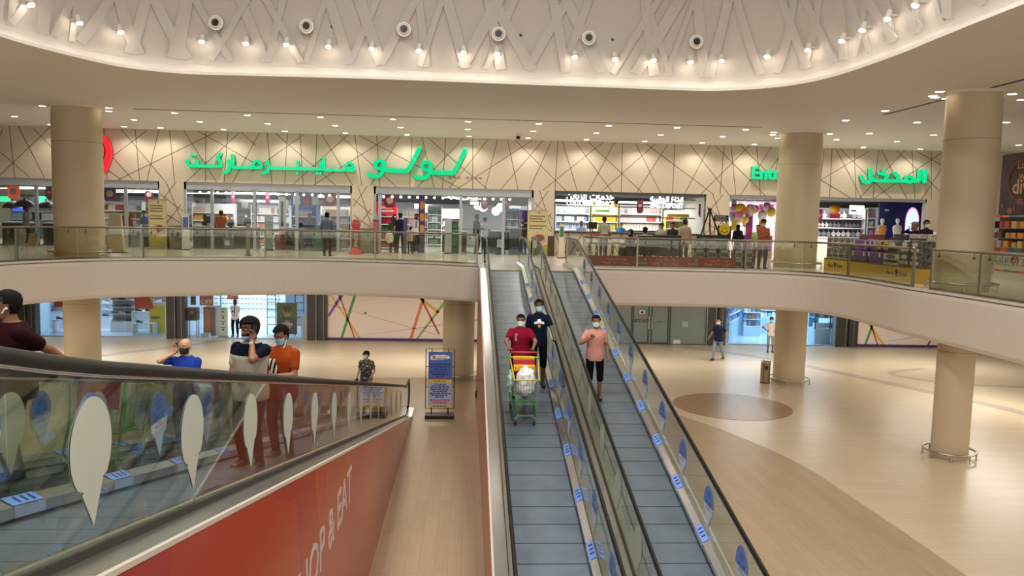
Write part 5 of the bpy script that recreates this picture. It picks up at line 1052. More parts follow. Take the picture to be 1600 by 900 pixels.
def mannequin(label, px, py_top, y, top_m, base_h):
    p = onY(px, py_top, y); t = thing('mannequin_bust', label, 'mannequin', (p.x, y, H))
    wm = M('mannequin_white', 'e8e8ea', .3)
    MB().loft([[(p.x+rx*cos(2*pi*i/16), y+ry*sin(2*pi*i/16), p.z-z) for i in range(16)] for rx, ry, z in ((.02, .02, 0), (.07, .08, .03), (.085, .10, .10), (.07, .085, .19), (.045, .05, .24), (.05, .05, .29), (.15, .08, .33))]).build('head', wm, t, smooth=True)
    MB().loft([[(p.x+rx*cos(2*pi*i/16), y+ry*sin(2*pi*i/16), p.z-z) for i in range(16)] for rx, ry, z in ((.10, .07, .315), (.20, .10, .36), (.22, .12, .48), (.18, .11, .66), (.15, .09, .82), (.16, .1, .9))]).build('torso', top_m, t, smooth=True)
    MB().box((p.x-.25, y-.2, H), (p.x+.25, y+.2, p.z-.89)).build('pedestal', M('pedestal_dark', '2a2a30', .4), t)
mannequin('white mannequin bust in orange clothing before the blue backdrop', 1379, 341, 34.2, M('bust_orange', 'e0954a', .5), 0); mannequin('plain white mannequin bust right of the orange one', 1403, 341, 34.2, M('mannequin_white', 'e8e8ea', .3), 0); mannequin('black and white mannequin bust beside the last wall pier', 1461, 362, 33.6 if False else 32.2, M('bust_bw', '3a3638', .5), 0)
# kiosk of boxes right behind the right balustrade
KX0, KX1, KY0, KY1 = 12.15, 13.5, 20.1, 25.7
t = thing('sales_kiosk', 'long sales kiosk with a yellow printed base behind the right glass rail', 'kiosk', (KX0, 23, H)); yk = M('kiosk_yellow', 'c9a53a', .5)
MB().box((KX0, KY0, H), (KX1, KY1, H+.40)).build('base', yk, t)
mb = MB()
for yy in (21.2, 24.9):
    text_mb('Great', .17, (KX0-.004, yy-.32, H+.17), (0, -1, 0), (0, 0, 1), .002, mb=mb); text_mb(arabic('وجهة'), .19, (KX0-.004, yy+.32, H+.17), (0, -1, 0), (0, 0, 1), .002, mb=mb)
    mb.prism([(yy+.07*cos(2*pi*i/18), H+.26+.07*sin(2*pi*i/18)) for i in range(18)], lambda u, v: (KX0-.005, u, v), lambda u, v: (KX0, u, v)); mb.add([(KX0-.005, yy-.05, H+.22), (KX0-.005, yy+.05, H+.22), (KX0-.005, yy, H+.08)], [(0, 1, 2)])
mb.build('lettering', black, t)
MB().box((KX0+.0, KY0, H+.40), (KX1, KY1, H+.44)).build('worktop', M('kiosk_top', '6a5a2a', .5), t)
zt = H+.44
bwm = M('box_bw_print', '9a9890', .5, noise=.75, nscale=9); bwd = M('box_dark_print', '5a5650', .5, noise=.8, nscale=12); plum = M('box_purple', '6a4a8c', .5); bwl = M('box_light_print', 'bdb8ac', .5, noise=.55, nscale=14); bandm = M('box_band', '3a3634', .5)
def carton(label, y0, y1, z0, z1, m, group='cartons displayed on the yellow kiosk', w_=.55, band=None):
    y0, y1 = min(y0, y1)+.01, max(y0, y1)-.01; t = thing('carton', label, 'box', (KX0+.05, (y0+y1)/2, z0), 0, group)
    MB().box((KX0+.05, y0, z0), (KX0+.05+w_, y1, z1-.01)).build('body', m, t); MB().box((KX0+.045, y0+.04, z0+.06), (KX0+.05, y1-.04, z0+.06+(z1-z0)*.25)).build('printed_band', band or bandm, t)
    MB().prism([((y0+y1)/2+.3*(y1-y0)*cos(2*pi*i/14), (z0+z1)/2+.08+.2*(z1-z0)*sin(2*pi*i/14)) for i in range(14)], lambda u, v: (KX0+.043, u, v), lambda u, v: (KX0+.05, u, v)).build('printed_pan', bwd if m is not bwd else bwl, t)
for i in range(4):
    yy = 25.65-i*.42
    for j in range(2): carton('grey patterned carton at the far kiosk end, %s of the %s column' % (['lower', 'upper'][j], ordinal(i)), yy, yy-.40, zt+j*.36, zt+(j+1)*.36, bwm)
def case(label, y0, y1, z0, z1):
    t = thing('storage_box', label, 'box', (KX0+.1, (y0+y1)/2, z0), 0, 'purple storage boxes on the kiosk')
    MB().loft([[(KX0+.08, y0+.06, z0), (KX0+.6, y0+.06, z0), (KX0+.6, y1-.06, z0), (KX0+.08, y1-.06, z0)], [(KX0+.05, y0, z1-.05), (KX0+.65, y0, z1-.05), (KX0+.65, y1, z1-.05), (KX0+.05, y1, z1-.05)]]).build('body', plum, t, bevel=.02)
    MB().box((KX0+.03, y0-.02, z1-.06), (KX0+.67, y1+.02, z1-.01)).build('lid', M('box_purple_lid', '7d5ca0', .45), t, bevel=.015)
    for yy in (y0+.1, y1-.16): MB().box((KX0+.02, yy, z1-.16), (KX0+.05, yy+.06, z1-.02)).build('latch', M('latch_cream', 'd8cfc0', .5), t)
case('purple lidded storage box, lower left of the pile on the kiosk', 23.0, 23.95, zt, zt+.34); case('purple lidded storage box, lower right of the pile on the kiosk', 22.1, 22.98, zt, zt+.34); case('purple lidded storage box, upper left of the pile on the kiosk', 22.95, 23.9, zt+.345, zt+.68); case('purple lidded storage box, upper right of the pile on the kiosk', 22.4, 22.93, zt+.345, zt+.66)
carton('pale carton with a dark pan picture beside the purple boxes', 22.05, 21.25, zt, zt+.32, bwl); carton('dark patterned carton above the pale carton', 21.95, 21.3, zt+.33, zt+.68, bwd)
for j in range(2):
    for i in range(2): carton('black cookware carton at the right kiosk end, %s %s' % (['lower', 'upper'][j], ['left', 'right'][i]), 21.2-i*.5, 20.72-i*.5, zt+j*.35, zt+(j+1)*.35, bwd, band=bwl)
for k, yy in enumerate((22.25, 21.85)):
    o = MB().box((KX0+.0, yy-.12, zt+.42), (KX0+.01, yy+.12, zt+.68)).build('price_card', M('card_yellow', 'c9b03c', .5)); tag(o, ['yellow price card hung on the purple boxes', 'yellow price card hung on the dark carton'][k], 'card'); MB().box((KX0-.003, yy-.08, zt+.52), (KX0, yy+.08, zt+.58)).build('writing', ink, o)
for k, (y0, y1, h_, m_) in enumerate([(22.0, 21.3, .18, M('appliance_dark', '2a2a2c', .35)), (21.2, 20.3, .2, bwl), (24.0, 23.4, .14, M('appliance_red', '7a3a34', .4))]):
    t = thing('cookware_box', ['dark flat appliance box on top of the kiosk', 'pale cookware box on top of the kiosk right end', 'brown flat box on top of the purple boxes'][k], 'box', (KX0+.35, (y0+y1)/2, zt+.70))
    MB().box((KX0+.3, min(y0, y1), zt+.70), (KX0+.8, max(y0, y1), zt+.70+h_)).build('body', m_, t); MB().box((KX0+.295, min(y0, y1)+.05, zt+.73), (KX0+.3, max(y0, y1)-.05, zt+.78)).build('printed_band', bandm, t)
MB().box((KX0+.66, KY0+.05, zt), (KX1-.05, KY1-.05, zt+.66)).build('inner_shelf', M('kiosk_inner', '6f675a', .5), bpy.data.objects['sales_kiosk'])
# promotional wall at the far right
t = thing('promotion_wall', 'tall promotion wall at the far right with a dark poster, goods shelves and white base', 'display', (16.5, 20.5, H)); PY0, PY1 = 17.0, 23.3
MB().box((16.55, PY0, H), (17.3, PY1, 8.1)).build('core', M('promo_core', '3a2a30', .5), t)
MB().box((16.5, PY0, 6.24), (16.55, PY1, 8.08)).build('poster', M('promo_poster', '3c2430', .4, noise=.35, nscale=1.5), t)
gold = M('gold_print', 'c9a06a', .45)
mb = text_mb('diwali', .62, (16.496, 22.05, 6.88), (0, -1, 0), (0, 0, 1), .003, bold=.01); text_mb('LuLu', .36, (16.496, 22.25, 7.62), (0, -1, 0), (0, 0, 1), .003, mb=mb); text_mb('wali', .40, (16.496, 22.2, 7.28), (0, -1, 0), (0, 0, 1), .003, mb=mb); mb.build('lettering', gold, t)
mb = MB(); mb.tube([(16.49, 22.0+.95*cos(2*pi*i/48), 7.25+.66*sin(2*pi*i/48)) for i in range(48)], .02, 6, True)
for k in range(14): mb.sph((16.49, 23.2-rs.uniform(0, 2.4), 6.35+rs.uniform(0, .35)), (.01, rs.uniform(.04, .14), rs.uniform(.03, .12)), 8, 6)
mb.build('printed_ornament', M('promo_ornament', '8a4a44', .5), t)
cols = [M('stripe_'+c, c, .5) for c in ('c8523a', 'd88a3a', '4a7ab0', '6a9a4a', 'a83a5a')]
for zz, h_ in ((6.17, .06), (5.12, .11)):
    for k in range(21):
        MB().box((16.44, PY1-.3*(k+1), zz), (16.56, PY1-.3*k, zz+h_)).build('stripe_tile', cols[k % 5], t)
for k, zz in enumerate((5.24, 5.52, 5.82)):
    MB().box((16.15, PY0, zz), (16.56, PY1, zz+.02)).build('shelf', M('glass_shelf', '8a8a86', .3, .4), t)
    for j in range(20):
        yy = PY1-.2-j*.3; cc = rs.choice(['6a4a3a', '8a7a5a', 'c8a86a', '3a3436', 'b04a3a', 'd88a3a', '9a9a94']); me = good_mesh('box' if (j+k) % 3 else 'jar', cc, .2, .2, rs.choice((.16, .2)))
        o = bpy.data.objects.new('gift_pack', me); COL.objects.link(o); o.location = (16.32, yy, zz+.02); o.rotation_euler = (0, 0, radians(-90)); tag(o, 'small pack on the shelves of the far right promotion wall', 'gift pack', 'packs on the promotion wall shelves')
MB().box((16.5, PY0, H), (16.55, PY1, 5.12)).build('white_base', M('promo_white', 'cdc8bc', .5), t)
lg = M('logo_ink', '6a625a', .5)
mb = text_mb('LuLu', .30, (16.496, 23.0, 4.78), (0, -1, 0), (0, 0, 1), .002); text_mb(arabic('لولو'), .34, (16.496, 21.85, 4.80), (0, -1, 0), (0, 0, 1), .002, mb=mb)
for zz in (4.70, 5.06): mb.box((16.494, 21.2, zz), (16.5, 23.3, zz+.012))
mb.box((16.494, 22.75, 4.73), (16.5, 23.25, 4.742)).box((16.494, 21.6, 4.73), (16.5, 22.1, 4.742)); mb.build('logo_lettering', lg, t)
mb = MB(); mb.tube([(16.492, 22.42+.13*cos(radians(a)), 4.87+.13*sin(radians(a))) for a in range(-80, 200, 20)], .022, 6); mb.tube([(16.492, 22.30, 4.74), (16.492, 22.27, 4.86), (16.492, 22.36, 4.99)], .018, 6); mb.tube([(16.492, 22.44+.06*cos(radians(a)), 4.86+.06*sin(radians(a))) for a in range(0, 320, 20)], .014, 6); mb.build('logo_emblem', M('logo_red', 'b04a44', .5), t)
for k in range(14): MB().box((16.494, PY1-.02-.3*(k+1)*.7, 4.50), (16.5, PY1-.02-.3*k*.7, 4.56)).build('stripe_tile', cols[k % 5], t)
# ================================================================ GROUND FLOOR SHOPS
struct('wall_lower_header', MB().box((-26, YL, 2.75), (30, YL+.3, LOWC)), cream)
struct('wall_lower_back', MB().box((-26, 42.5, 0), (30, 42.7, LOWC)), M('shop_blue_wall', 'c4dcf0', .5))
struct('floor_9', MB().box((-26, YL, -.01), (18.9, 42.5, .005)), M('shop_floor_blue', 'c9dbea', .15))
for k, (x, y, p) in enumerate([(-18, 38.5, 150), (-15, 39, 150), (-10.2, 38.8, 230), (14, 38.5, 220), (17, 39, 180)]): area('lower_shop_lamp', (x, y, 2.9), 2.4, 2.0, p*.62, BLUE)
# dark piers, hoardings, party walls
for k, (x0, x1) in enumerate([(-20.35, -19.5), (-13.7, -12.87), (-7.35, -6.42), (11.5, 12.38), (17.8, 18.9)]):
    mb = MB(); w_ = (x1-x0)
    mb.box((x0, YL-.12, 0), (x0+w_*.46, YL+.3, LOWC)).box((x0+w_*.46, YL-.02, 0), (x0+w_*.60, YL+.3, LOWC)).box((x0+w_*.60, YL-.12, 0), (x1, YL+.3, LOWC))
    o = struct('wall_pier', mb, pier)
    f = MB().box((x0+w_*.46-.01, YL-.125, 0), (x0+w_*.46+.01, YL-.1, LOWC)).box((x0+w_*.8, YL-.125, 0), (x0+w_*.8+.015, YL-.115, LOWC)).box((x0-.03, YL-.1, 0), (x0, YL+.2, LOWC)).build('pier_strip', alu, o); f['kind'] = 'structure'
for x in (-20.3, -13.3, -6.9, 12.0, 18.3): struct('wall_party', MB().box((x-.1, YL+.3, 0), (x+.1, 42.5, LOWC)), M('shop_blue_wall', 'c4dcf0', .5))
def hoarding(name, x0, x1, lines):
    o = struct(name, MB().box((x0, YL, .12), (x1, YL+.1, LOWC)), M('hoarding_white', 'efe2d8', .35)); pu = M('hoarding_purple', '4a2f6a', .4)
    f = MB().box((x0, YL-.03, 0), (x1, YL+.1, .13)).build('baseboard', pu, o); f['kind'] = 'structure'
    for a, b, c, d, w_, col in lines:
        p, q = onY(a, b, YL), onY(c, d, YL); e = (p-q)*.6; p = p+e if b < d else p
        mb_ = MB(); L = hypot(q.x-p.x, q.z-p.z); nx, nz = -(q.z-p.z)/L*w_/2, (q.x-p.x)/L*w_/2
        zc = lambda z: max(.13, min(2.9, z)); cx = lambda x: max(x0, min(x1, x))
        def clip(px_, pz, qx, qz):
            if pz > 2.9: px_, pz = px_+(qx-px_)*(2.9-pz)/(qz-pz), 2.9
            return px_, pz
        A = clip(p.x+nx, p.z+nz, q.x+nx, q.z+nz); B = clip(p.x-nx, p.z-nz, q.x-nx, q.z-nz)
        C = (q.x-nx, max(.13, q.z-nz)); D = (q.x+nx, max(.13, q.z+nz))
        mb_.prism([(cx(u), v) for u, v in (A, B, C, D)], lambda u, v: (u, YL-.004, v), lambda u, v: (u, YL+.004, v)); f = mb_.build('stripe', M('hoard_'+col, col, .4), o); f['kind'] = 'structure'
    return o
hoarding('wall_hoarding', -6.42, .55, [(528, 470, 512, 494, .16, '8a5ab0'), (512, 482, 562, 530, .16, 'e8b83a'), (533, 470, 554, 530, .07, 'c8503a'), (552, 470, 534, 529, .12, '4f9a48'), (530, 493, 686, 524, .035, 'e0b8a0'), (686, 511, 540, 529, .07, 'c8b4d4'), (660, 471, 642, 530, .14, 'e0803a'), (662, 470, 686, 489, .12, 'e8a83a'), (662, 474, 686, 522, .08, 'b83a44'), (684, 487, 652, 530, .12, '8ab04a')])
f = MB().cyl((-2.42 if False else onY(571, 489, YL).x, YL-.04, onY(571, 489, YL).z), (onY(571, 489, YL).x, YL, onY(571, 489, YL).z), .05, n=10).build('hoarding_lock', steel_d); tag(f, 'small dark lock on the white striped hoarding', 'lock')
hoarding('wall_hoarding_2', 18.9, 30, [(1356, 505, 1380, 540, .16, 'e8b83a'), (1362, 512, 1352, 540, .12, '4f9a48'), (1362, 512, 1371, 540, .07, 'b83a44'), (1430, 528, 1357, 541, .08, 'c8b4d4'), (1452, 536, 1450, 541, .1, 'a8403a')])
o = struct('wall_poster_panel', MB().box((.55, YL, 0), (6.0, YL+.1, LOWC)), M('smoky_poster', '5a5152', .4, noise=.75, nscale=1.1))
# closed glass shop front with writing on its doors
fr = M('frosted_glass', '7f8d8a', .3); o = struct('window_lower', MB().box((6.0, YL+.02, .02), (11.5, YL+.05, LOWC)), fr)
mb = MB()
xs = [onY(px, 500, YL).x for px in (987, 989.5, 1013.5, 1018.5, 1044.5, 1047.5)]
for x in xs: mb.box((x-.022, YL-.01, 0), (x+.022, YL+.06, LOWC))
mb.box((6, YL-.01, 0), (11.5, YL+.06, .03)); f = mb.build('window_frame', M('door_frame_dark', '3c4442', .4), o); f['kind'] = 'structure'
for px in (1013.5, 1018.5):
    x = onY(px, 500, YL).x; f = MB().cyl((x, YL-.06, .75), (x, YL-.06, 1.35), .025, n=8).build('door_handle', chrome, o); f['kind'] = 'structure'
for px, px2 in ((992, 1012), (1020, 1043)):
    a, b = onY(px, 538, YL).x, onY(px2, 538, YL).x; f = MB().box((a, YL-.015, .03), (b, YL, .10)).build('door_shoe', M('door_frame_dark', '3c4442', .4), o); f['kind'] = 'structure'
mb = text_mb('GETSEY', .20, (onY(1001, 502, YL).x, YL+.012, onY(1001, 503.5, YL).z), (1, 0, 0), (0, 0, 1), .003, bold=.006); mb.v = [(onY(1001, 502, YL).x+(v[0]-onY(1001, 502, YL).x)*1.3, v[1], v[2]) for v in mb.v]; f = mb.build('lettering', M('door_ink', '2c3230', .5), o); f['kind'] = 'structure'
mb = text_mb(arabic('جتسي'), .17, (onY(1030, 502, YL).x, YL+.012, onY(1030, 504, YL).z), (1, 0, 0), (0, 0, 1), .003); f = mb.build('lettering', M('door_ink2', '566260', .5), o); f['kind'] = 'structure'
def sheet(name, label, px0, px1, py0, py1, m, y=YL-.004):
    a, b = onY(px0, py0, y), onY(px1, py1, y); q = MB().box((a.x, y, b.z), (b.x, y+.006, a.z)).build(name, m); tag(q, label, 'notice'); return q, a, b
q, a, b = sheet('door_notice', 'white notice with red lower band on the closed glass door', 999.5, 1007, 485, 493.5, white); MB().box((a.x, YL-.008, b.z), (b.x, YL-.004, b.z+.08)).build('red_band', M('notice_red', 'c04a44', .5), q); MB().box((a.x+.05, YL-.008, b.z+.12), (b.x-.05, YL-.004, a.z-.04)).build('black_figure', black, q)
sheet('door_notice', 'blank pale sheet on the right pane of the closed shop front', 1066, 1075, 502.5, 511, M('sheet_pale', 'aebcb4', .5)); sheet('door_notice', 'white card at the foot of the closed shop front', 1052, 1063, 531, 537.3, M('sheet_white', 'd5dad2', .5))
# ---- glazing of the open lower shops
for k, (x0, x1) in enumerate([(-19.5, -13.7), (-12.87, -7.35), (12.38, 17.8)]):
    n = 3; mb = MB(); mb.box((x0, YL+.05, 0), (x1, YL+.1, .05)); o = struct('window_%d' % (6+k), mb, alu)
    for j in range(n):
        if k == 1 and j == 1: continue
        g = MB().box((x0+(x1-x0)*j/n+.02, YL+.07, .05), (x0+(x1-x0)*(j+1)/n-.02, YL+.078, 2.75)).build('window_pane', GLASS('shop_glass', 'eef3f3', .03), o); g['kind'] = 'structure'
# ---- shoe shop
def shoe_mesh(h):
    k = ('shoe', h)
    if k not in GM:
        mb = MB(); R = []
        for x, w_, z0, z1 in ((-.13, .03, .0, .10), (-.11, .04, 0, .115), (-.05, .04, 0, .11), (0, .042, 0, .085), (.06, .048, 0, .06), (.11, .042, 0, .045), (.14, .02, .005, .03)):
            R.append([(x, -w_, z0), (x, w_, z0), (x, w_*1.0, (z0+z1)/2), (x, w_*.6, z1), (x, -w_*.6, z1), (x, -w_, (z0+z1)/2)])
        mb.loft(R); o = mb.build('x', M('shoe_'+h, h, .5), smooth=True); GM[k] = o.data; bpy.data.objects.remove(o)
    return GM[k]
bw_ = M('shop_fix_white', 'dfe8f2', .4); rs = random.Random(21)
def shoe_rack(label, px0, px1, y, z0, lv, dz, cols, glab, wall=None):
    a, b = onY(px0, 500, y).x, onY(px1, 500, y).x; t = thing('shoe_rack', label, 'shelf', ((a+b)/2, y, 0))
    MB().box((a, y+.3, 0), (b, y+.34, z0+lv*dz)).build('back_panel', wall or bw_, t)
    MB().box((a, y, 0), (b, y+.3, max(.05, z0-.04))).build('plinth', bw_, t)
    for l in range(lv):
        z = z0+l*dz; MB().box((a, y, z-.02), (b, y+.3, z)).build('shelf', bw_, t); x = a+.17
        while x < b-.12:
            if rs.random() < .9:
                o = bpy.data.objects.new('shoe', shoe_mesh(rs.choice(cols))); COL.objects.link(o); o.location = (x, y+.14, z); o.rotation_euler = (0, 0, rs.choice((0, pi))); o.scale = (1.15, 1.15, 1.15); tag(o, 'shoe on '+glab, 'shoe', 'shoes on '+glab)
            x += .34
    return t
DK = ['2a2e38', '3a4250', '1e2026', '6a7280', 'd8dce2', '8a929c']
shoe_rack('long white shoe rack left of the lower left column', 60, 106, 38.6, .85, 5, .34, DK, 'the rack left of the lower left column')
shoe_rack('grey shoe rack between the column and the orange poster', 172, 206, 38.0, .5, 6, .34, DK, 'the grey rack beside the orange poster', M('rack_grey', '8a94a2', .5))
shoe_rack('shoe rack behind the yellow panel', 208, 262, 38.8, 1.0, 4, .36, ['3a4250', '2a2e38', 'c8523a', 'e0e4ea'], 'the rack behind the yellow panel')
shoe_rack('red and blue shoe rack just right of the lower left column', 158, 171, 38.9, .6, 5, .32, ['b8384a', '4a5a8a', 'd8dce2'], 'the rack next to the lower left column')
def white_table(label, px0, px1, y, h_, d=.5):
    a, b = onY(px0, 520, y).x, onY(px1, 520, y).x; t = thing('display_table', label, 'table', ((a+b)/2, y, 0)); MB().box((a, y, h_-.04), (b, y+d, h_)).build('tabletop', bw_, t)
    for x in (a, b-.05): MB().box((x, y, 0), (x+.05, y+d, h_-.04)).build('side_panel', bw_, t)
    for k in range(int((b-a)/.5)):
        o = bpy.data.objects.new('shoe', shoe_mesh(rs.choice(DK[:4]))); COL.objects.link(o); o.location = (a+.25+k*.5, y+.2, h_); o.scale = (1.2, 1.2, 1.2); tag(o, 'shoe on the '+label, 'shoe', 'shoes on the '+label)
white_table('white display table left of the lower left column', 82, 112, 37.3, .62); white_table('low white display table before the yellow panel', 207, 240, 37.0, .55); white_table('high white display table before the shoe wall', 206, 262, 37.8, 1.0)
o = MB().box((onY(234, 510, 37.6).x, 37.6, .0), (onY(258, 510, 37.6).x, 37.64, 1.35)).build('yellow_board', M('panel_yellow', 'd8d028', .45)); tag(o, 'bright yellow panel standing among the shoe tables', 'panel'); MB().box((onY(236, 510, 37.6).x, 37.59, .7), (onY(250, 510, 37.6).x, 37.6, .8)).build('dark_marks', M('mark_olive', '6a6a2a', .5), o)
mb = MB().box((onY(210, 470, 37.2).x, 37.2, onY(222, 482.5, 37.2).z), (onY(239, 470, 37.2).x, 37.23, 2.7)); o = mb.build('sale_poster', M('poster_orange_red', 'd8492f', .45)); tag(o, 'orange red and yellow poster hanging in the shoe shop', 'poster'); x0, x1 = onY(222, 470, 37.2).x, onY(239, 470, 37.2).x
MB().prism([(x0, 2.7), (x1, 2.7), (x1, onY(230, 478, 37.2).z)], lambda u, v: (u, 37.195, v), lambda u, v: (u, 37.2, v)).build('yellow_corner', M('poster_gold', 'e8b83a', .45), o); MB().cyl((x0, 37.21, 2.7), (x0, 37.21, LOWC), .01, n=6).build('cord', steel_d, o)
o = MB().box((onY(84, 470, 37.4).x, 37.4, onY(92, 480, 37.4).z), (onY(103, 470, 37.4).x, 37.43, 2.6)).build('sale_poster', M('poster_orange_red', 'd8492f', .45)); tag(o, 'plain orange red hanging poster left of the lower left column', 'poster'); MB().cyl((onY(90, 470, 37.4).x, 37.41, 2.6), (onY(90, 470, 37.4).x, 37.41, LOWC), .01, n=6).build('cord', steel_d, o)
# ---- eyewear shop
gm = M('eyewear_black', '20242c', .3)
def eye_rows(label, px0, px1, y, z0, lv, dz, slope=0):
    a, b = onY(px0, 490, y).x, onY(px1, 490, y).x; t = thing('eyewear_shelf', label, 'shelf', ((a+b)/2, y, 0)); lm = M('eyewear_lightbox', 'e8f4ff', .4, 0, 'd8ecff', .45)
    MB().box((a, y+.12, 0), (b, y+.16, z0+lv*dz)).build('light_panel', lm, t); mb = MB()
    for l in range(lv):
        z = z0+l*dz; MB().box((a, y, z-.012), (b, y+.12, z)).build('shelf', white, t); x = a+.1
        while x < b-.1:
            for s in (-.035, .035): mb.box((x+s-.028, y+.04, z+.0), (x+s+.028, y+.05, z+.045))
            x += .19
    o = mb.build('eyewear', gm, t); o['kind'] = 'stuff'
eye_rows('bright wall of eyewear shelves beyond the guard', 345, 445, 40.2, .9, 7, .26); eye_rows('bright eyewear shelves left of the white standing banner', 292, 342, 39.2, .8, 7, .24)
def redsign(label, px0, px1, py0, py1, y, lines):
    a, b = onY(px0, py1, y), onY(px1, py1, y); zt = 2.72; o = MB().box((a.x, y, a.z), (b.x, y+.03, zt)).build('hanging_sale_sign', M('sale_red', 'c23a3a', .45)); tag(o, label, 'sign')
    for k, s in enumerate(lines): text_mb(s, .30, ((a.x+b.x)/2, y-.002, a.z+.07+k*.3), (1, 0, 0), (0, 0, 1), .002, bold=.006).build('lettering', white, o)
    MB().cyl((a.x+.1, y+.02, zt), (a.x+.1, y+.02, LOWC), .008, n=6).cyl((b.x-.1, y+.02, zt), (b.x-.1, y+.02, LOWC), .008, n=6).build('cord', steel_d, o)
redsign('red hanging sign reading OFF in the eyewear shop', 312, 333, 460, 477, 36.9, ['OFF']); redsign('small red hanging sign right of the OFF sign', 355, 372, 460, 467.5, 37.2, ['OFF'])
a, b = onY(341, 500, 36.6).x, onY(356, 500, 36.6).x; t = thing('rollup_banner', 'white standing banner with small pictures left of the guard', 'banner', ((a+b)/2, 36.6, 0)); zt = onY(348, 480, 36.6).z
MB().box((a, 36.6, .05), (b, 36.61, zt)).build('print', white, t); MB().box((a-.02, 36.5, 0), (b+.02, 36.72, .05)).build('base', steel, t); mb = MB(); cx = (a+b)/2
for k in range(4): mb.box((cx-.12, 36.595, .45+k*.28), (cx+.10, 36.6, .48+k*.28)); mb.cyl((cx, 36.595, .36+k*.28), (cx, 36.6, .36+k*.28), .05, n=10)
mb.build('pictures', steel_d, t)
a, b = onY(318, 515, 37.0).x, onY(337, 515, 37.0).x; t = thing('reception_counter', 'orange fronted counter with dark frame in the eyewear shop', 'counter', ((a+b)/2, 37, 0)); MB().box((a+.05, 37.0, .1), (b-.25, 37.4, 1.25)).build('front_panel', M('counter_orange', 'd0643e', .45), t); MB().box((a, 36.98, 1.25), (b, 37.7, 1.36)).build('worktop', M('counter_navy', '3a3440', .4), t); MB().box((b-.25, 37.0, 0), (b, 37.6, 1.25)).build('side_panel', M('counter_brown2', '6a4a40', .45), t); MB().box((a, 37.0, 0), (a+.05, 37.6, 1.25)).build('side_panel', M('counter_navy', '3a3440', .4), t)
a, b = onY(292, 520, 36.7).x, onY(308, 520, 36.7).x; t = thing('display_stand', 'black boxed display stand near the left pier of the eyewear shop', 'stand', ((a+b)/2, 36.7, 0)); MB().box((a, 36.7, .75), (b, 37.1, 1.35)).build('black_box', black, t, bevel=.01)
for x in (a+.03, b-.03): MB().box((x-.02, 36.72, 0), (x+.02, 36.76, .76)).box((x-.02, 37.0, 0), (x+.02, 37.04, .76)).build('leg', steel, t)
MB().box((b-.3, 36.695, 1.05), (b-.15, 36.7, 1.2)).build('pink_mark', M('mark_pink', 'c86a7a', .5), t)
o = MB().box((onY(298, 487, 37).x, 37, 1.45), (onY(306, 487, 37).x, 37.05, 2.05)).build('screen', M('screen_dim', '2a3a5a', .3)); tag(o, 'dark screen above the black boxed display stand', 'screen'); MB().cyl((onY(302, 487, 37).x, 37.03, 2.05), (onY(302, 487, 37).x, 37.03, LOWC), .015, n=6).build('hanger', steel_d, o)
o = MB().box((onY(315, 530, 36.55).x, 36.5, .006), (onY(327, 530, 36.55).x, 36.8, .17)).build('floor_box', M('box_glass_grey', 'b8c4ce', .4)); tag(o, 'low pale grey box on the floor before the orange counter', 'box')
# large portrait poster
a, b = onY(432, 500, 36.5), onY(464, 500, 36.5); zt = onY(448, 473, 36.5).z; zb = onY(448, 522, 36.5).z; cx = (a.x+b.x)/2; w_ = b.x-a.x
t = thing('portrait_poster', 'tall advertising poster of a person with glasses on foliage, dark lower part', 'poster', (cx, 36.5, 0)); MB().box((a.x, 36.5, zb), (b.x, 36.53, zt)).build('print', M('poster_foliage', '6a7a3a', .5, noise=.6, nscale=14), t)
f = lambda e: (lambda u, v: (u, 36.5-e, v)); pz = lambda s: zb+(zt-zb)*s
MB().prism([(a.x, zb), (b.x, zb), (b.x, pz(.46)), (cx+.2*w_, pz(.54)), (cx-.2*w_, pz(.54)), (a.x, pz(.46))], f(.003), f(0)).build('printed_jacket', M('poster_jacket', '3a3838', .5), t)
E2 = lambda x, z, rx, rz, n=24: [(x+rx*cos(2*pi*i/n), z+rz*sin(2*pi*i/n)) for i in range(n)]
MB().prism(E2(cx+.02, pz(.70), .20*w_, .155*(zt-zb)), f(.006), f(.002)).build('printed_face', M('poster_skin', 'c89a80', .5), t); MB().prism(E2(cx+.02, pz(.82), .22*w_, .085*(zt-zb)), f(.008), f(.004)).build('printed_hair', M('poster_hair', '5a4632', .5), t)
mb = MB(); mb.prism(E2(cx-.06*w_, pz(.715), .085*w_, .035*(zt-zb), 14), f(.010), f(.007)); mb.prism(E2(cx+.13*w_, pz(.715), .085*w_, .035*(zt-zb), 14), f(.010), f(.007)); mb.build('printed_glasses', M('poster_glasses', '6a4a3e', .4), t)
mb = text_mb('OWN', .20, (cx, 36.495, pz(.27)), (1, 0, 0), (0, 0, 1), .002, bold=.006); text_mb('DAY', .20, (cx, 36.495, pz(.17)), (1, 0, 0), (0, 0, 1), .002, bold=.005, mb=mb); mb.box((cx-.2, 36.494, pz(.06)), (cx+.15, 36.497, pz(.075))); mb.tube([(cx+.09*cos(2*pi*i/20), 36.495, pz(.40)+.035*sin(2*pi*i/20)) for i in range(20)], .012, 6, True); mb.build('lettering', white, t)
MB().cyl((a.x+.1, 36.52, zt), (a.x+.1, 36.52, LOWC), .01, n=6).cyl((b.x-.1, 36.52, zt), (b.x-.1, 36.52, LOWC), .01, n=6).build('cord', steel_d, t)
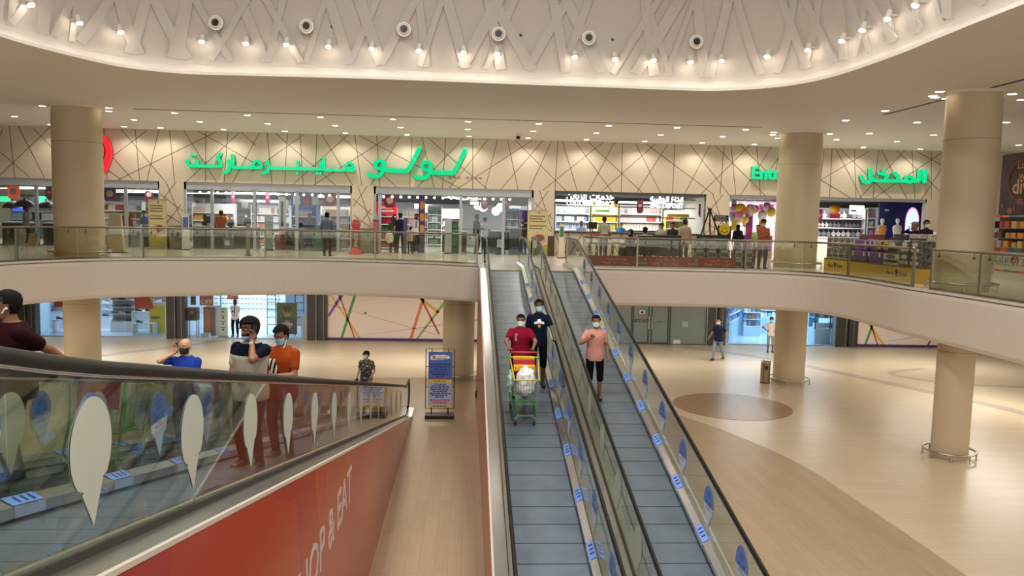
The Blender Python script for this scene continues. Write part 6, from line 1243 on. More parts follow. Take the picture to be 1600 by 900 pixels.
for k in range(2):
    px = (424, 468)[k]; x = onY(px, 500, 37.4).x; t = thing('display_rack', ['slim dark wire rack left of the portrait poster', 'slim dark wire rack right of the portrait poster'][k], 'shelf', (x, 37.4, 0))
    for s in (-.2, .2): MB().cyl((x+s, 37.4, 0), (x+s, 37.4, 2.7), .02, n=6).build('post', gm, t)
    for j in range(6): MB().box((x-.2, 37.3, .5+j*.36), (x+.2, 37.55, .52+j*.36)).build('shelf', M('rack_blue', '4a6a9a', .4), t)
MB().box((-7.72, 36.5, 0), (-7.42, 36.9, 1.1)).build('white_plinth', white); tag(bpy.data.objects['white_plinth'], 'white plinth at the right end of the eyewear shop', 'plinth')
# ---- pharmacy
pb = M('pharmacy_blue', '6aaee0', .4); pcols = ['c8e2f4', '8ac0e8', 'e8f2fa', '5a90c8', 'b8d4ea', 'e0ecf4']
def pharm(label, x0, y0, x1, y1, z0, lv, dz, glab, fill=.95, cols=pcols):
    """shelf run from (x0,y0) to (x1,y1)"""
    d = Vector((x1-x0, y1-y0, 0)); L = d.length; d.normalize(); n = Vector((d.y, -d.x, 0)); t = thing('pharmacy_shelf', label, 'shelf', ((x0+x1)/2, (y0+y1)/2, 0)); A = Vector((x0, y0, 0)); B = Vector((x1, y1, 0))
    def slab(z_0, z_1, o0, o1, nm, m): MB().loft([[p+n*o0+Vector((0, 0, z_0)), p+n*o1+Vector((0, 0, z_0)), p+n*o1+Vector((0, 0, z_1)), p+n*o0+Vector((0, 0, z_1))] for p in (A, B)]).build(nm, m, t)
    slab(0, z0+lv*dz, -.35, -.32, 'back_panel', pb); slab(0, z0-.03, -.32, 0, 'plinth', M('pharmacy_base', 'a8d4f4', .35))
    ang = atan2(d.y, d.x)
    for l in range(lv):
        z = z0+l*dz; slab(z-.025, z, -.32, 0, 'shelf', bw_); s = .12
        while s < L-.1:
            if rs.random() < fill:
                me = good_mesh(rs.choice(('box', 'box', 'bottle')), rs.choice(cols), .17, .15, rs.choice((.2, .24, .27))); o = bpy.data.objects.new('medicine_pack', me); COL.objects.link(o); o.location = A+d*s-n*.16+Vector((0, 0, z)); o.rotation_euler = (0, 0, ang); tag(o, 'small pack on '+glab, 'medicine pack', 'packs on '+glab)
            s += .20
xa, xb = onY(1135, 510, 37.4).x, onY(1162, 510, 39.6).x
pharm('slanting blue lit shelf run at the left of the pharmacy', xa, 37.0, xb+.2, 40.2, .95, 4, .36, 'the slanting pharmacy shelves', cols=['7ab4e4', '5a98d4', 'a8d0f0', '4a80c0'])
pharm('facing pharmacy shelf with red and brown packs', onY(1162, 510, 39).x, 39.0, onY(1188, 510, 39).x, 39.0, .55, 5, .36, 'the facing pharmacy shelf', cols=pcols+['c85a3a', '8a6a5a'])
pharm('blue pharmacy shelf hidden partly by the lower right column', onY(1190, 510, 40).x, 40.2, onY(1258, 510, 40).x, 40.2, .9, 4, .36, 'the pharmacy shelf behind the column')
x0, x1 = onY(1262, 520, 36.8).x, onY(1302, 520, 36.8).x; t = thing('display_case', 'white framed lit display case right of the lower column', 'display', ((x0+x1)/2, 37, 0)); MB().box((x0+.4, 37.6, .75), (x1-.4, 37.65, 2.7)).build('back_panel', pb, t)
MB().box((x0+.4, 36.9, 0), (x1-.1, 37.65, .72)).build('plinth', M('pharmacy_base', 'a8d4f4', .35), t)
for x in (x0+.4, x1-.14): MB().box((x, 36.9, .72), (x+.04, 36.95, 2.75)).build('frame_post', steel_d, t)
for z in (1.25, 1.75, 2.25): MB().box((x0+.4, 37.05, z), (x1-.1, 37.6, z+.02)).build('shelf', bw_, t)
for z in (.74, 1.27, 1.77, 2.27):
    for j in range(5):
        me = good_mesh('box', rs.choice(pcols+['8a8a92', '6a7080']), .2, .15, .24); o = bpy.data.objects.new('medicine_pack', me); COL.objects.link(o); o.location = (x0+.6+j*.26, 37.3, z); tag(o, 'pack in the white framed display case', 'medicine pack', 'packs in the white framed display case')
# ================================================================ GROUND FLOOR ITEMS
# steel litter bin
p = onZ(1195, 598, 0); t = thing('litter_bin', 'round steel litter bin beside the ground floor column', 'bin', (p.x, p.y, 0)); MB().cyl((p.x, p.y, .02), (p.x, p.y, .80), .17, n=24).build('body', M('bin_bronze', '9a8668', .35, .8), t, smooth='a'); MB().lathe((p.x, p.y, .80), [(.175, -.03), (.18, 0), (.16, .03), (.1, .035), (.09, .01)], 24).build('lid', chrome, t, smooth='a'); MB().cyl((p.x, p.y, 0), (p.x, p.y, .03), .175, n=24).build('base', black, t)
MB().box((p.x-.08, p.y-.176, .52), (p.x+.02, p.y-.165, .66)).build('black_mark', black, t)
# blue poster stand
def poster_stand(label, x, y, front=True):
    t = thing('poster_stand', label, 'sign', (x, y, 0)); MB().box((x-.42, y-.2, 0), (x+.42, y+.25, .10)).build('base', black, t, bevel=.01)
    MB().tube([(x-.41, y, .27), (x+.41, y, .27), (x+.41, y, 2.02), (x-.41, y, 2.02)], .014, 6, True).build('frame', black, t)
    for s in (-.24, .24): MB().cyl((x+s, y, .08), (x+s, y, .35), .018, n=6).cyl((x+s, y, 1.9), (x+s, y, 2.02), .012, n=6).build('support', black, t)
    for z in (.9, 1.5): MB().cyl((x-.41, y, z), (x-.34, y, z), .012, n=6).cyl((x+.34, y, z), (x+.41, y, z), .012, n=6).build('bracket', black, t)
    pbm = M('stand_blue', '4a6ab8', .45)
    MB().box((x-.34, y-.01, .30), (x+.34, y+.01, 1.93)).build('panel', M('stand_pale_blue', 'a9b6d8', .45), t)
    z = lambda s: .30+1.63*s
    MB().box((x-.34, y-.013, z(.50)), (x+.34, y-.01, z(1))).build('blue_field', pbm, t)
    MB().box((x-.34, y-.016, z(.455)), (x+.34, y-.01, z(.505))).box((x-.34, y-.016, z(0)), (x+.34, y-.01, z(.05))).build('yellow_band', M('stand_yellow', 'd8c238', .45), t)
    MB().prism(smooth_path([(x-.28, z(.86)), (x+.28, z(.86)), (x+.28, z(.95)), (x-.28, z(.95)), (x-.28, z(.86))], 2), lambda u, v: (u, y-.016, v), lambda u, v: (u, y-.012, v)).build('logo_field', white, t)
    mb = text_mb('OMAN MALL', .062, (x+.06, y-.017, z(.865)), (1, 0, 0), (0, 0, 1), .001, bold=.002); text_mb(arabic('عمان مول'), .06, (x+.08, y-.017, z(.91)), (1, 0, 0), (0, 0, 1), .001, mb=mb); mb.build('logo_lettering', txt_d, t)
    mb = MB(); mb.box((x-.22, y-.018, z(.875)), (x-.14, y-.016, z(.93))); mb.build('logo_mark', M('logo_orange', 'c85a3a', .5), t)
    mb = MB()
    rs_ = random.Random(2)
    def bars(zc, half, h_):
        u = x-half
        while u < x+half-.03:
            w_ = rs_.uniform(.04, .11); w_ = min(w_, x+half-u); mb.box((u, y-.0165, zc), (u+w_, y-.010, zc+h_)); u += w_+.022
    for k, hw in enumerate((.29, .30, .20, .28, .22, .11)): bars(z(.77-.045*k), hw, .030)
    for k, hw in enumerate((.17, .25, .29, .26, .20, .30, .26, .12)): bars(z(.415-.033*k), hw, .026)
    bars(z(.47), .17, .026); bars(z(.016), .20, .026); mb.build('writing', txt_d, t)
    mb = MB(); bars(z(.125), .28, .034); bars(z(.08), .20, .034); bars(z(.52), .27, .024); mb.build('red_writing', txt_r, t)
poster_stand('blue poster stand in black frame on the open floor between the walkways', -.72, 22.1)
# black bag by the red panel
p = onZ(755, 626, 0); t = thing('black_bag', 'black bag standing on the floor against the red panel', 'bag', (p.x-.06, p.y, 0)); x, y = p.x-.14, p.y
MB().sph((x, y, .20), (.13, .14, .20), 14, 10).build('body', M('bag_black', '17171a', .6), t, smooth=True); MB().sph((x+.05, y+.02, .48), (.10, .09, .10), 12, 8).build('flap', M('bag_black', '17171a', .6), t, smooth=True); MB().box((x-.02, y-.08, .34), (x+.08, y+.05, .42)).build('white_strip', white, t)
MB().tube([(x-.08, y, .3), (x-.05, y, .55), (x+.05, y, .60), (x+.1, y, .5)], .016, 6).build('strap', M('bag_black', '17171a', .6), t)
# lettering on the red side panel of the left walkway
tl = bpy.data.objects['moving_walkway.002']
mb = text_mb('SHOP & EAT', .66, (-1.497, 10.2, 2.0), (0, 1, 0), (0, 0, 1), .003, 'RIGHT', .004)
mb.build('lettering', M('panel_lettering', 'd8d2cc', .45), tl)
text_mb('shopaholic', 1.0, (-1.4985, 9.3, .95), (0, 1, 0), (0, 0, 1), .001, 'LEFT', -.016).build('faint_lettering', M('panel_faint', 'cc6048', .3), tl)

# dome camera under the ceiling
p = onZ(810, 208, CEIL); t = thing('ceiling_camera', 'small dark dome camera hanging under the upper ceiling', 'camera', (p.x, p.y, CEIL)); MB().cyl((p.x, p.y, CEIL-.14), (p.x, p.y, CEIL), .07, n=16).build('mount', trimm, t); MB().sph((p.x, p.y, CEIL-.16), .085, 14, 8).build('dome_cover', blackp, t, smooth=True)
# ================================================================ PEOPLE
def rem(mb, vox, it, name, mats, parent, matfn=None):
    me = bpy.data.meshes.new('tmp'); me.from_pydata([tuple(v) for v in mb.v], [], mb.f); me.update()
    bm = bmesh.new(); bm.from_mesh(me); bmesh.ops.recalc_face_normals(bm, faces=bm.faces); bm.to_mesh(me); bm.free()
    o = bpy.data.objects.new('tmp', me); COL.objects.link(o)
    r = o.modifiers.new('r', 'REMESH'); r.mode = 'VOXEL'; r.voxel_size = vox; r.use_smooth_shade = True
    if it: s = o.modifiers.new('s', 'SMOOTH'); s.factor = .5; s.iterations = it
    m2 = bpy.data.meshes.new_from_object(o.evaluated_get(bpy.context.evaluated_depsgraph_get())); bpy.data.objects.remove(o); bpy.data.meshes.remove(me)
    m2.name = name; m2.materials.clear()
    for m in (mats if isinstance(mats, (list, tuple)) else [mats]): m2.materials.append(m)
    if matfn: m2.polygons.foreach_set('material_index', [matfn(p.center) for p in m2.polygons])
    else: m2.polygons.foreach_set('material_index', [0]*len(m2.polygons))
    m2.polygons.foreach_set('use_smooth', [True]*len(m2.polygons))
    o = bpy.data.objects.new(name, m2); COL.objects.link(o); o.parent = parent; return o
def cap(mb, a, b, ra, rb, n=12, flat=1.):
    a, b = Vector(a), Vector(b); d = (b-a); L = d.length
    if L < 1e-6: return
    d.normalize(); u = d.orthogonal().normalized(); w_ = d.cross(u); R = []
    for t in (-75, -45, -15): t = radians(t); R.append((a+d*(ra*sin(t)), ra*cos(t)))
    R += [(a.lerp(b, k/4), ra+(rb-ra)*k/4) for k in range(1, 4)]
    for t in (15, 45, 75): t = radians(t); R.append((b+d*(rb*sin(t)), rb*cos(t)))
    mb.loft([[c+u*(r*cos(2*pi*i/n))+w_*(r*sin(2*pi*i/n)) for i in range(n)] for c, r in R])
def ik(a, c, l1, l2, pole):
    a, c, pole = Vector(a), Vector(c), Vector(pole); d = c-a; L = d.length
    if L > (l1+l2)*.995: c = a+d.normalized()*(l1+l2)*.995; d = c-a; L = d.length
    d.normalize(); x = (l1*l1-l2*l2+L*L)/(2*L); h = sqrt(max(0, l1*l1-x*x)); p = (pole-d*pole.dot(d))
    p = p.normalized() if p.length > 1e-6 else d.orthogonal().normalized(); return a+d*x+p*h, c
SKIN = {'brown': '8a5c42', 'tan': 'b98867', 'dark': '5e4030', 'pale': 'c99a7c'}
def person(label, loc, rz, ht, skin='brown', shirt=None, trousers=None, hair='1a1614', hands=(None, None), poles=(None, None), feet=(None, None), lean=0., head=(0, 0, 0), bulk=1., fine=False,
           sleeve=.62, shorts=False, mask=None, hat=None, beard=False, shoes='26221f', curl=.5, dress=None, hairstyle='short', glasses=False, shirtfn=None, group=None, sit=False, chin_mask=False, name='person', scarf=None, handdir=(None, None), bald=False):
    t = thing(name, label, 'person', loc, rz, group); S = ht/1.75; vox = .0078 if fine else .0135; it = 3 if fine else 2; V = Vector
    inv = WM(t).inverted(); q = lambda v: V(v)*S
    skm = M('skin_'+skin, SKIN[skin], .5, noise=.06, nscale=20)
    hipz = .92 if not sit else .50
    B = lambda x, y, z: q((x, y+(z-hipz)*sin(lean) if z > hipz else y, hipz+(z-hipz)*cos(lean) if z > hipz else z)) if not sit else q((x, y+(z-.92)*sin(lean), .50+(z-.92)*cos(lean)))
    k = bulk; mb = MB()
    def ell(prof, grow=0., n=20):
        R = []
        for z, rx, ry, yo in prof:
            c = B(0, yo, z); R.append([c+V(((rx*k+grow)*S*cos(2*pi*i/n), (ry*k**1.2+grow)*S*sin(2*pi*i/n), 0)) for i in range(n)])
        return R
    TOR = [(.86, .10, .09, 0), (.92, .165, .115, -.005), (1.0, .165, .118, 0), (1.1, .15, .108, .008), (1.2, .162, .115, .01), (1.3, .178, .120, .008), (1.36, .170, .110, 0), (1.41, .140, .092, -.006), (1.445, .100, .075, -.010), (1.475, .066, .062, -.012)]
    mb.loft(ell(TOR))
    # neck and head
    nb = B(0, -.012, 1.45); hb = B(0, .012, 1.555); cap(mb, nb, hb, .058*S*(.5+.5*k), .052*S)
    Hm = Matrix.Rotation(-head[1], 3, 'Z') @ Matrix.Rotation(-head[0]-lean*.2, 3, 'X') @ Matrix.Rotation(head[2], 3, 'Y'); hc = B(0, .02, 1.62)
    HP = lambda x, y, z: hc+Hm @ V((x*S, y*S, z*S))
    def hell(rings, n=20): return [[HP(rx*cos(2*pi*i/n), yo+ry*sin(2*pi*i/n), z) for i in range(n)] for z, rx, ry, yo in rings]
    mb.loft(hell([(-.118, .022, .022, .060), (-.105, .042, .042, .048), (-.075, .056, .070, .026), (-.035, .068, .088, .008), (0, .074, .096, 0), (.04, .077, .099, -.004), (.08, .068, .088, -.006), (.108, .042, .056, -.006), (.120, .014, .02, -.006)]))
    for s in (-1, 1): mb.sph(HP(s*.075, -.008, -.012), (.012*S, .02*S, .032*S), 8, 6)
    mb.loft([[HP(x, y, z) for x, y, z in ((-.008, .085, .02), (.008, .085, .02), (.006, .098, .015))], [HP(x, y, z) for x, y, z in ((-.020, .085, -.034), (.020, .085, -.034), (0, .124, -.030))], [HP(x, y, z) for x, y, z in ((-.012, .085, -.042), (.012, .085, -.042), (0, .112, -.044))]])
    cap(mb, HP(-.022, .086, -.064), HP(.022, .086, -.064), .008*S, .008*S, 8)
    cap(mb, HP(-.045, .080, .024), HP(.045, .080, .024), .012*S, .012*S, 8)
    # arms
    arm = []
    for i, s in enumerate((1, -1)):
        sh = B(s*.172*(.6+.4*k), -.008, 1.385); tg = hands[i]
        if tg is None: tg = B(s*.27*(.7+.3*k), .05, .87) if not sit else B(s*.2, .3, 1.1)
        else: tg = (inv @ V(tg[1:])) if tg[0] == 'w' else q(tg)
        pole = poles[i] or (s*.4, -1, -.3); e, wr = ik(sh, tg, .285*S, .25*S, V(pole)); arm.append((sh, e, wr))
        cap(mb, sh, e, .050*S*(.4+.6*k), .040*S*(.5+.5*k)); cap(mb, e, wr, .041*S*(.5+.5*k), .027*S); 
        d = (wr-e).normalized(); hd = V(handdir[i]).normalized() if handdir[i] else d
        sd = hd.cross(V((0, 0, 1)) if abs(hd.z) < .85 else V((0, 1, 0))).normalized(); pn = sd.cross(hd).normalized()   # spread axis, palm normal
        if hd.z < -.6: sd, pn = V((0, 1, 0))-hd*hd.y, V((-s, 0, 0)); sd.normalize(); pn = (pn-hd*pn.dot(hd)).normalized()
        p0 = wr; p1 = wr+hd*.085*S; fr = .0092 if fine else .0125
        for o_ in (-.026, -.009, .009, .026): cap(mb, p0+sd*o_*.7*S+hd*.012*S, p1+sd*o_*S, .017*S, .0135*S, 8)
        for f_, o_ in enumerate((.030, .010, -.010, -.029)):
            L = (.070, .078, .074, .058)[f_]*S; a0 = p1+sd*o_*S; c1 = curl*1.1; d1 = (hd*cos(c1)+pn*sin(c1)); a1 = a0+d1*L*.5; c2 = curl*2.3; d2 = hd*cos(c2)+pn*sin(c2); a2 = a1+d2*L*.5
            cap(mb, a0, a1, fr*S, fr*.95*S, 8); cap(mb, a1, a2, fr*.95*S, fr*.85*S, 8)
        th = p0+hd*.03*S+sd*.032*S; t1 = th+(hd*.6+sd*.7+pn*.35).normalized()*.035*S; t2 = t1+(hd*.9+sd*.15+pn*.4).normalized()*.03*S
        cap(mb, th, t1, .014*S, .0115*S, 8); cap(mb, t1, t2, .0115*S, .0095*S, 8)
    # legs
    leg = []
    for i, s in enumerate((1, -1)):
        hp = B(s*.092*(.5+.5*k), 0, .92); ft = feet[i]
        if ft is None: ft = q((s*.11, 0, .085)) if not sit else q((s*.13, .42, .085))
        else: ft = q(ft)
        kn, an = ik(hp, ft, .43*S, .42*S, (s*.08, 1, .2)); leg.append((hp, kn, an))
        cap(mb, hp, kn, .085*S*(.3+.7*k), .056*S); cap(mb, kn, kn.lerp(an, .35), .053*S, .056*S); cap(mb, kn.lerp(an, .35), an, .055*S, .036*S)
        fd = V((s*.12, 1, 0)).normalized(); cap(mb, an-fd*.03*S-V((0, 0, .045*S)), an+fd*.15*S-V((0, 0, .052*S)), .035*S, .028*S)
    rem(mb, vox, it, 'body', skm, t)
    # clothes
    if dress:
        mb = MB(); mb.loft(ell([(.06, .24, .19, 0), (.4, .22, .17, 0), (.9, .19, .14, 0), (1.1, .175, .13, .005), (1.3, .19, .13, .005), (1.41, .165, .10, -.005), (1.455, .09, .075, -.01)] if not sit else [(.62, .34, .30, .15), (.9, .24, .2, .05), (1.1, .175, .13, .005), (1.3, .19, .13, .005), (1.41, .165, .10, -.005), (1.455, .09, .075, -.01)]))
        for sh, e, wr in arm: cap(mb, sh, e, .066*S, .058*S); cap(mb, e, e.lerp(wr, .92), .058*S, .055*S)
        if sit:
            for hp, kn, an in leg: cap(mb, hp, kn, .11*S, .09*S); cap(mb, kn, an, .09*S, .09*S)
        rem(mb, vox*1.2, it+2, 'dress', M('cloth_'+dress, dress, .8, spec=.1), t)
    if shirt:
        mb = MB(); mb.loft(ell([(.80, .172, .130, 0), (.86, .180, .136, 0), (.92, .180, .138, 0)] + [(z, rx+.006, ry+.012, yo) for z, rx, ry, yo in TOR[2:]], .008))
        for i, (sh, e, wr) in enumerate(arm):
            if sleeve <= 1: cap(mb, sh, sh.lerp(e, sleeve), .066*S*(.4+.6*k), .060*S*(.5+.5*k))
            else: cap(mb, sh, e, .064*S*(.4+.6*k), .052*S*(.5+.5*k)); cap(mb, e, e.lerp(wr, .95), .052*S*(.5+.5*k), .038*S)
        sm = [M('cloth_'+c, c, .85, noise=.07, nscale=25, spec=.1) for c in (shirt if isinstance(shirt, (list, tuple)) else [shirt])]
        fn = None
        if shirtfn: fn = lambda c: shirtfn(c/S)
        rem(mb, vox*1.1, it+1, 'shirt', sm, t, fn)
    if trousers:
        mb = MB(); mb.loft(ell([(.84, .12, .10, 0), (.90, .172, .125, -.005), (.97, .170, .124, 0), (1.03, .162, .118, 0)], .006))
        for hp, kn, an in leg:
            cap(mb, hp, kn, .098*S*(.3+.7*k), .072*S)
            if shorts: cap(mb, kn-(kn-hp).normalized()*.05*S, kn+(an-kn).normalized()*(.08*S), .074*S, .07*S)
            else: cap(mb, kn, kn.lerp(an, .93), .071*S, .056*S)
        rem(mb, vox*1.1, it+1, 'trousers', M('cloth_'+trousers, trousers, .85, spec=.1), t)
    for s, (hp, kn, an) in zip((1, -1), leg):
        fd = V((s*.12, 1, 0)).normalized(); mb = MB(); b = V((an.x, an.y, an.z-.085*S))
        R = []
        for d_, w_, h0, h1 in ((-.075, .026, .0, .075), (-.05, .036, 0, .095), (0, .038, 0, .10), (.06, .044, 0, .075), (.12, .047, 0, .055), (.165, .036, .002, .042), (.185, .014, .008, .03)):
            c = b+fd*d_*S; sd = V((fd.y, -fd.x, 0)); R.append([c+sd*(-w_*S)+V((0, 0, h0*S)), c+sd*(w_*S)+V((0, 0, h0*S)), c+sd*(w_*S)+V((0, 0, (h0+h1)/2*S)), c+sd*(w_*.65*S)+V((0, 0, h1*S)), c-sd*(w_*.65*S)+V((0, 0, h1*S)), c-sd*(w_*S)+V((0, 0, (h0+h1)/2*S))])
        mb.loft(R); mb.build('shoe', M('shoe_leather_'+shoes, shoes, .5), t, smooth=True, local=True)
    # hair, hat, mask, eyes
    def headshell(keep, grow, n=28, m=18, name_='x', mat=None, dy=0., dz=0., th=.006, loc_=True):
        mb = MB(); P = {}; idx = 0; vs = []; fs = []
        for a in range(m+1):
            for b_ in range(n):
                th_ = pi*a/m; z = -.122*cos(th_)
                prof = [(-.125, .0, .0, .058), (-.105, .042, .042, .048), (-.075, .056, .070, .026), (-.035, .068, .088, .008), (0, .074, .096, 0), (.04, .077, .099, -.004), (.08, .068, .088, -.006), (.108, .042, .056, -.006), (.125, .0, .0, -.006)]
                for u_ in range(len(prof)-1):
                    if z <= prof[u_+1][0] or u_ == len(prof)-2:
                        g = (z-prof[u_][0])/(prof[u_+1][0]-prof[u_][0]); rx, ry, yo = [prof[u_][c]+(prof[u_+1][c]-prof[u_][c])*g for c in (1, 2, 3)]; break
                ang = 2*pi*b_/n; rx += grow; ry += grow; vs.append((rx*cos(ang), yo+ry*sin(ang)+dy, z*(1+grow*6)+dz))
        for a in range(m):
            for b_ in range(n):
                f_ = (a*n+b_, a*n+(b_+1) % n, (a+1)*n+(b_+1) % n, (a+1)*n+b_); c = [sum(vs[i][j] for i in f_)/4 for j in range(3)]
                if keep(*c): fs.append(f_)
        used = sorted({i for f_ in fs for i in f_}); rm = {o_: n_ for n_, o_ in enumerate(used)}
        mb.add([HP(*vs[i]) for i in used], [[rm[i] for i in f_] for f_ in fs]); o = mb.build(name_, mat, t, smooth=True, local=True)
        s_ = o.modifiers.new('thick', 'SOLIDIFY'); s_.thickness = th*S; s_.offset = 1; return o
    if hair and not bald and not scarf:
        hm = M('hair_'+hair, hair, .85, noise=.25, nscale=60, bump=.6, spec=.12)
        if hairstyle == 'short': headshell(lambda x, y, z: z > .074 or (y < .02 and z > .03) or (y < -.03 and z > -.06), .006, 28, 18, 'hair', hm, th=.014)
        elif hairstyle == 'full': headshell(lambda x, y, z: z > .060 or (y < .035 and z > .0) or (y < -.02 and z > -.075), .010, 28, 18, 'hair', hm, th=.024)
        else: headshell(lambda x, y, z: z > .05 or (y < .03 and z > -.12), .012, 28, 18, 'hair', hm, th=.03)
    if beard: headshell(lambda x, y, z: z < -.045 and y > -.01 and not (abs(x) < .02 and z > -.058), .001, 36, 26, 'beard', M('hair_'+hair, hair, .85, noise=.25, nscale=60, bump=.6, spec=.12), th=.004)
    if hat:
        hm = M('cap_'+hat, hat, .7); headshell(lambda x, y, z: z > .042, .010, 28, 18, 'cap', hm, th=.006)
        vis = [HP(.07*cos(a), .07+.0*a+.085*sin(a), .045-.012*sin(a)) for a in [pi*i/10 for i in range(11)]]; vis2 = [v+Hm @ V((0, 0, .008*S)) for v in vis]; mb = MB(); n_ = len(vis); mb.add(vis+vis2, [tuple(range(n_)), tuple(range(2*n_-1, n_-1, -1))]+[(i, (i+1) % n_, (i+1) % n_+n_, i+n_) for i in range(n_)]); mb.build('cap_visor', hm, t, local=True)
    if scarf: headshell(lambda x, y, z: not (y > .045 and -.085 < z < .062 and abs(x) < .06), .014, 32, 22, 'headscarf', M('cloth_'+scarf, scarf, .75), th=.012); rem_ = MB(); cap(rem_, B(0, 0, 1.42), B(0, .0, 1.56), .10*S, .075*S); rem_.build('scarf_wrap', M('cloth_'+scarf, scarf, .75), t, smooth=True, local=True)
    if mask:
        dz = -.045 if chin_mask else 0.
        headshell(lambda x, y, z: y > .035 and -.108 < z < -.014+(.01 if abs(x) < .02 else 0) if not chin_mask else (y > .02 and z < -.078), .010 if not chin_mask else .008, 40, 30, 'face_mask', M('mask_'+mask, mask, .7), th=.004)
        mb = MB()
        for s in (-1, 1): mb.tube([HP(s*.05, .075, -.03), HP(s*.076, .03, -.015), HP(s*.083, -.01, .01), HP(s*.082, -.018, -.03), HP(s*.072, .03, -.07)], .0022*S, 5)
        mb.build('mask_loop', M('mask_'+mask, mask, .7), t, local=True)
    ew = M('eye_white', 'e6e0d8', .3); ei = M('eye_dark', '17110e', .2)
    for s in (-1, 1):
        mb = MB().sph(HP(s*.031, .083, .006), (.0125*S, .010*S, .008*S), 10, 6); o = mb.build('eye', ew, t, smooth=True, local=True)
        MB().sph(HP(s*.031, .092, .005), (.006*S, .004*S, .006*S), 8, 6).build('iris', ei, o, smooth=True, local=True)
        if hair and not scarf: MB().tube([HP(s*.014, .096, .026), HP(s*.032, .094, .032), HP(s*.052, .080, .026)], .0045*S, 6).build('eyebrow', M('hair_'+hair, hair, .6), t, local=True, smooth=True)
    if not mask or chin_mask: MB().tube([HP(-.024, .088, -.064), HP(0, .095, -.062), HP(.024, .088, -.064)], .005*S, 6).build('lips', M('lips', '7a4238', .5), t, local=True, smooth=True)
    if glasses:
        mb = MB()
        for s in (-1, 1): mb.tube([HP(s*.034+.026*cos(2*pi*i/14), .103, .004+.019*sin(2*pi*i/14)) for i in range(14)], .0025*S, 5, True); mb.tube([HP(s*.06, .10, .008), HP(s*.078, .0, .008)], .0022*S, 5)
        mb.tube([HP(-.01, .104, .008), HP(.01, .104, .008)], .0022*S, 5); mb.build('glasses', black, t, local=True)
    t['_'] = 0; del t['_']
    return dict(t=t, arm=arm, B=B, HP=HP, S=S, W=WM(t), leg=leg)
def on_chest(P, label, poly_fn): pass
def phone(label, p, d, up, group=None):
    d, up = Vector(d).normalized(), Vector(up).normalized(); s = d.cross(up).normalized(); t = thing('mobile_phone', label, 'phone', p); p = Vector(p)
    c = lambda a, b, z: p+s*a*.036+up*b*.072+d*z*.0045
    MB().add([c(a, b, z) for z in (-1, 1) for a, b in ((-1, -1), (1, -1), (1, 1), (-1, 1))], [(0, 1, 2, 3), (4, 5, 6, 7), (0, 1, 5, 4), (1, 2, 6, 5), (2, 3, 7, 6), (3, 0, 4, 7)]).build('case', blackp, t, bevel=.004)
    c2 = lambda a, b, z: p+s*a*.032+up*b*.066+d*(.0046+z*.0006); MB().add([c2(a, b, 1) for a, b in ((-1, -1), (1, -1), (1, 1), (-1, 1))], [(0, 1, 2, 3)]).build('screen', M('phone_screen', '0c0e12', .1), t)
    return t
def wp(P, v): return P['W'] @ v
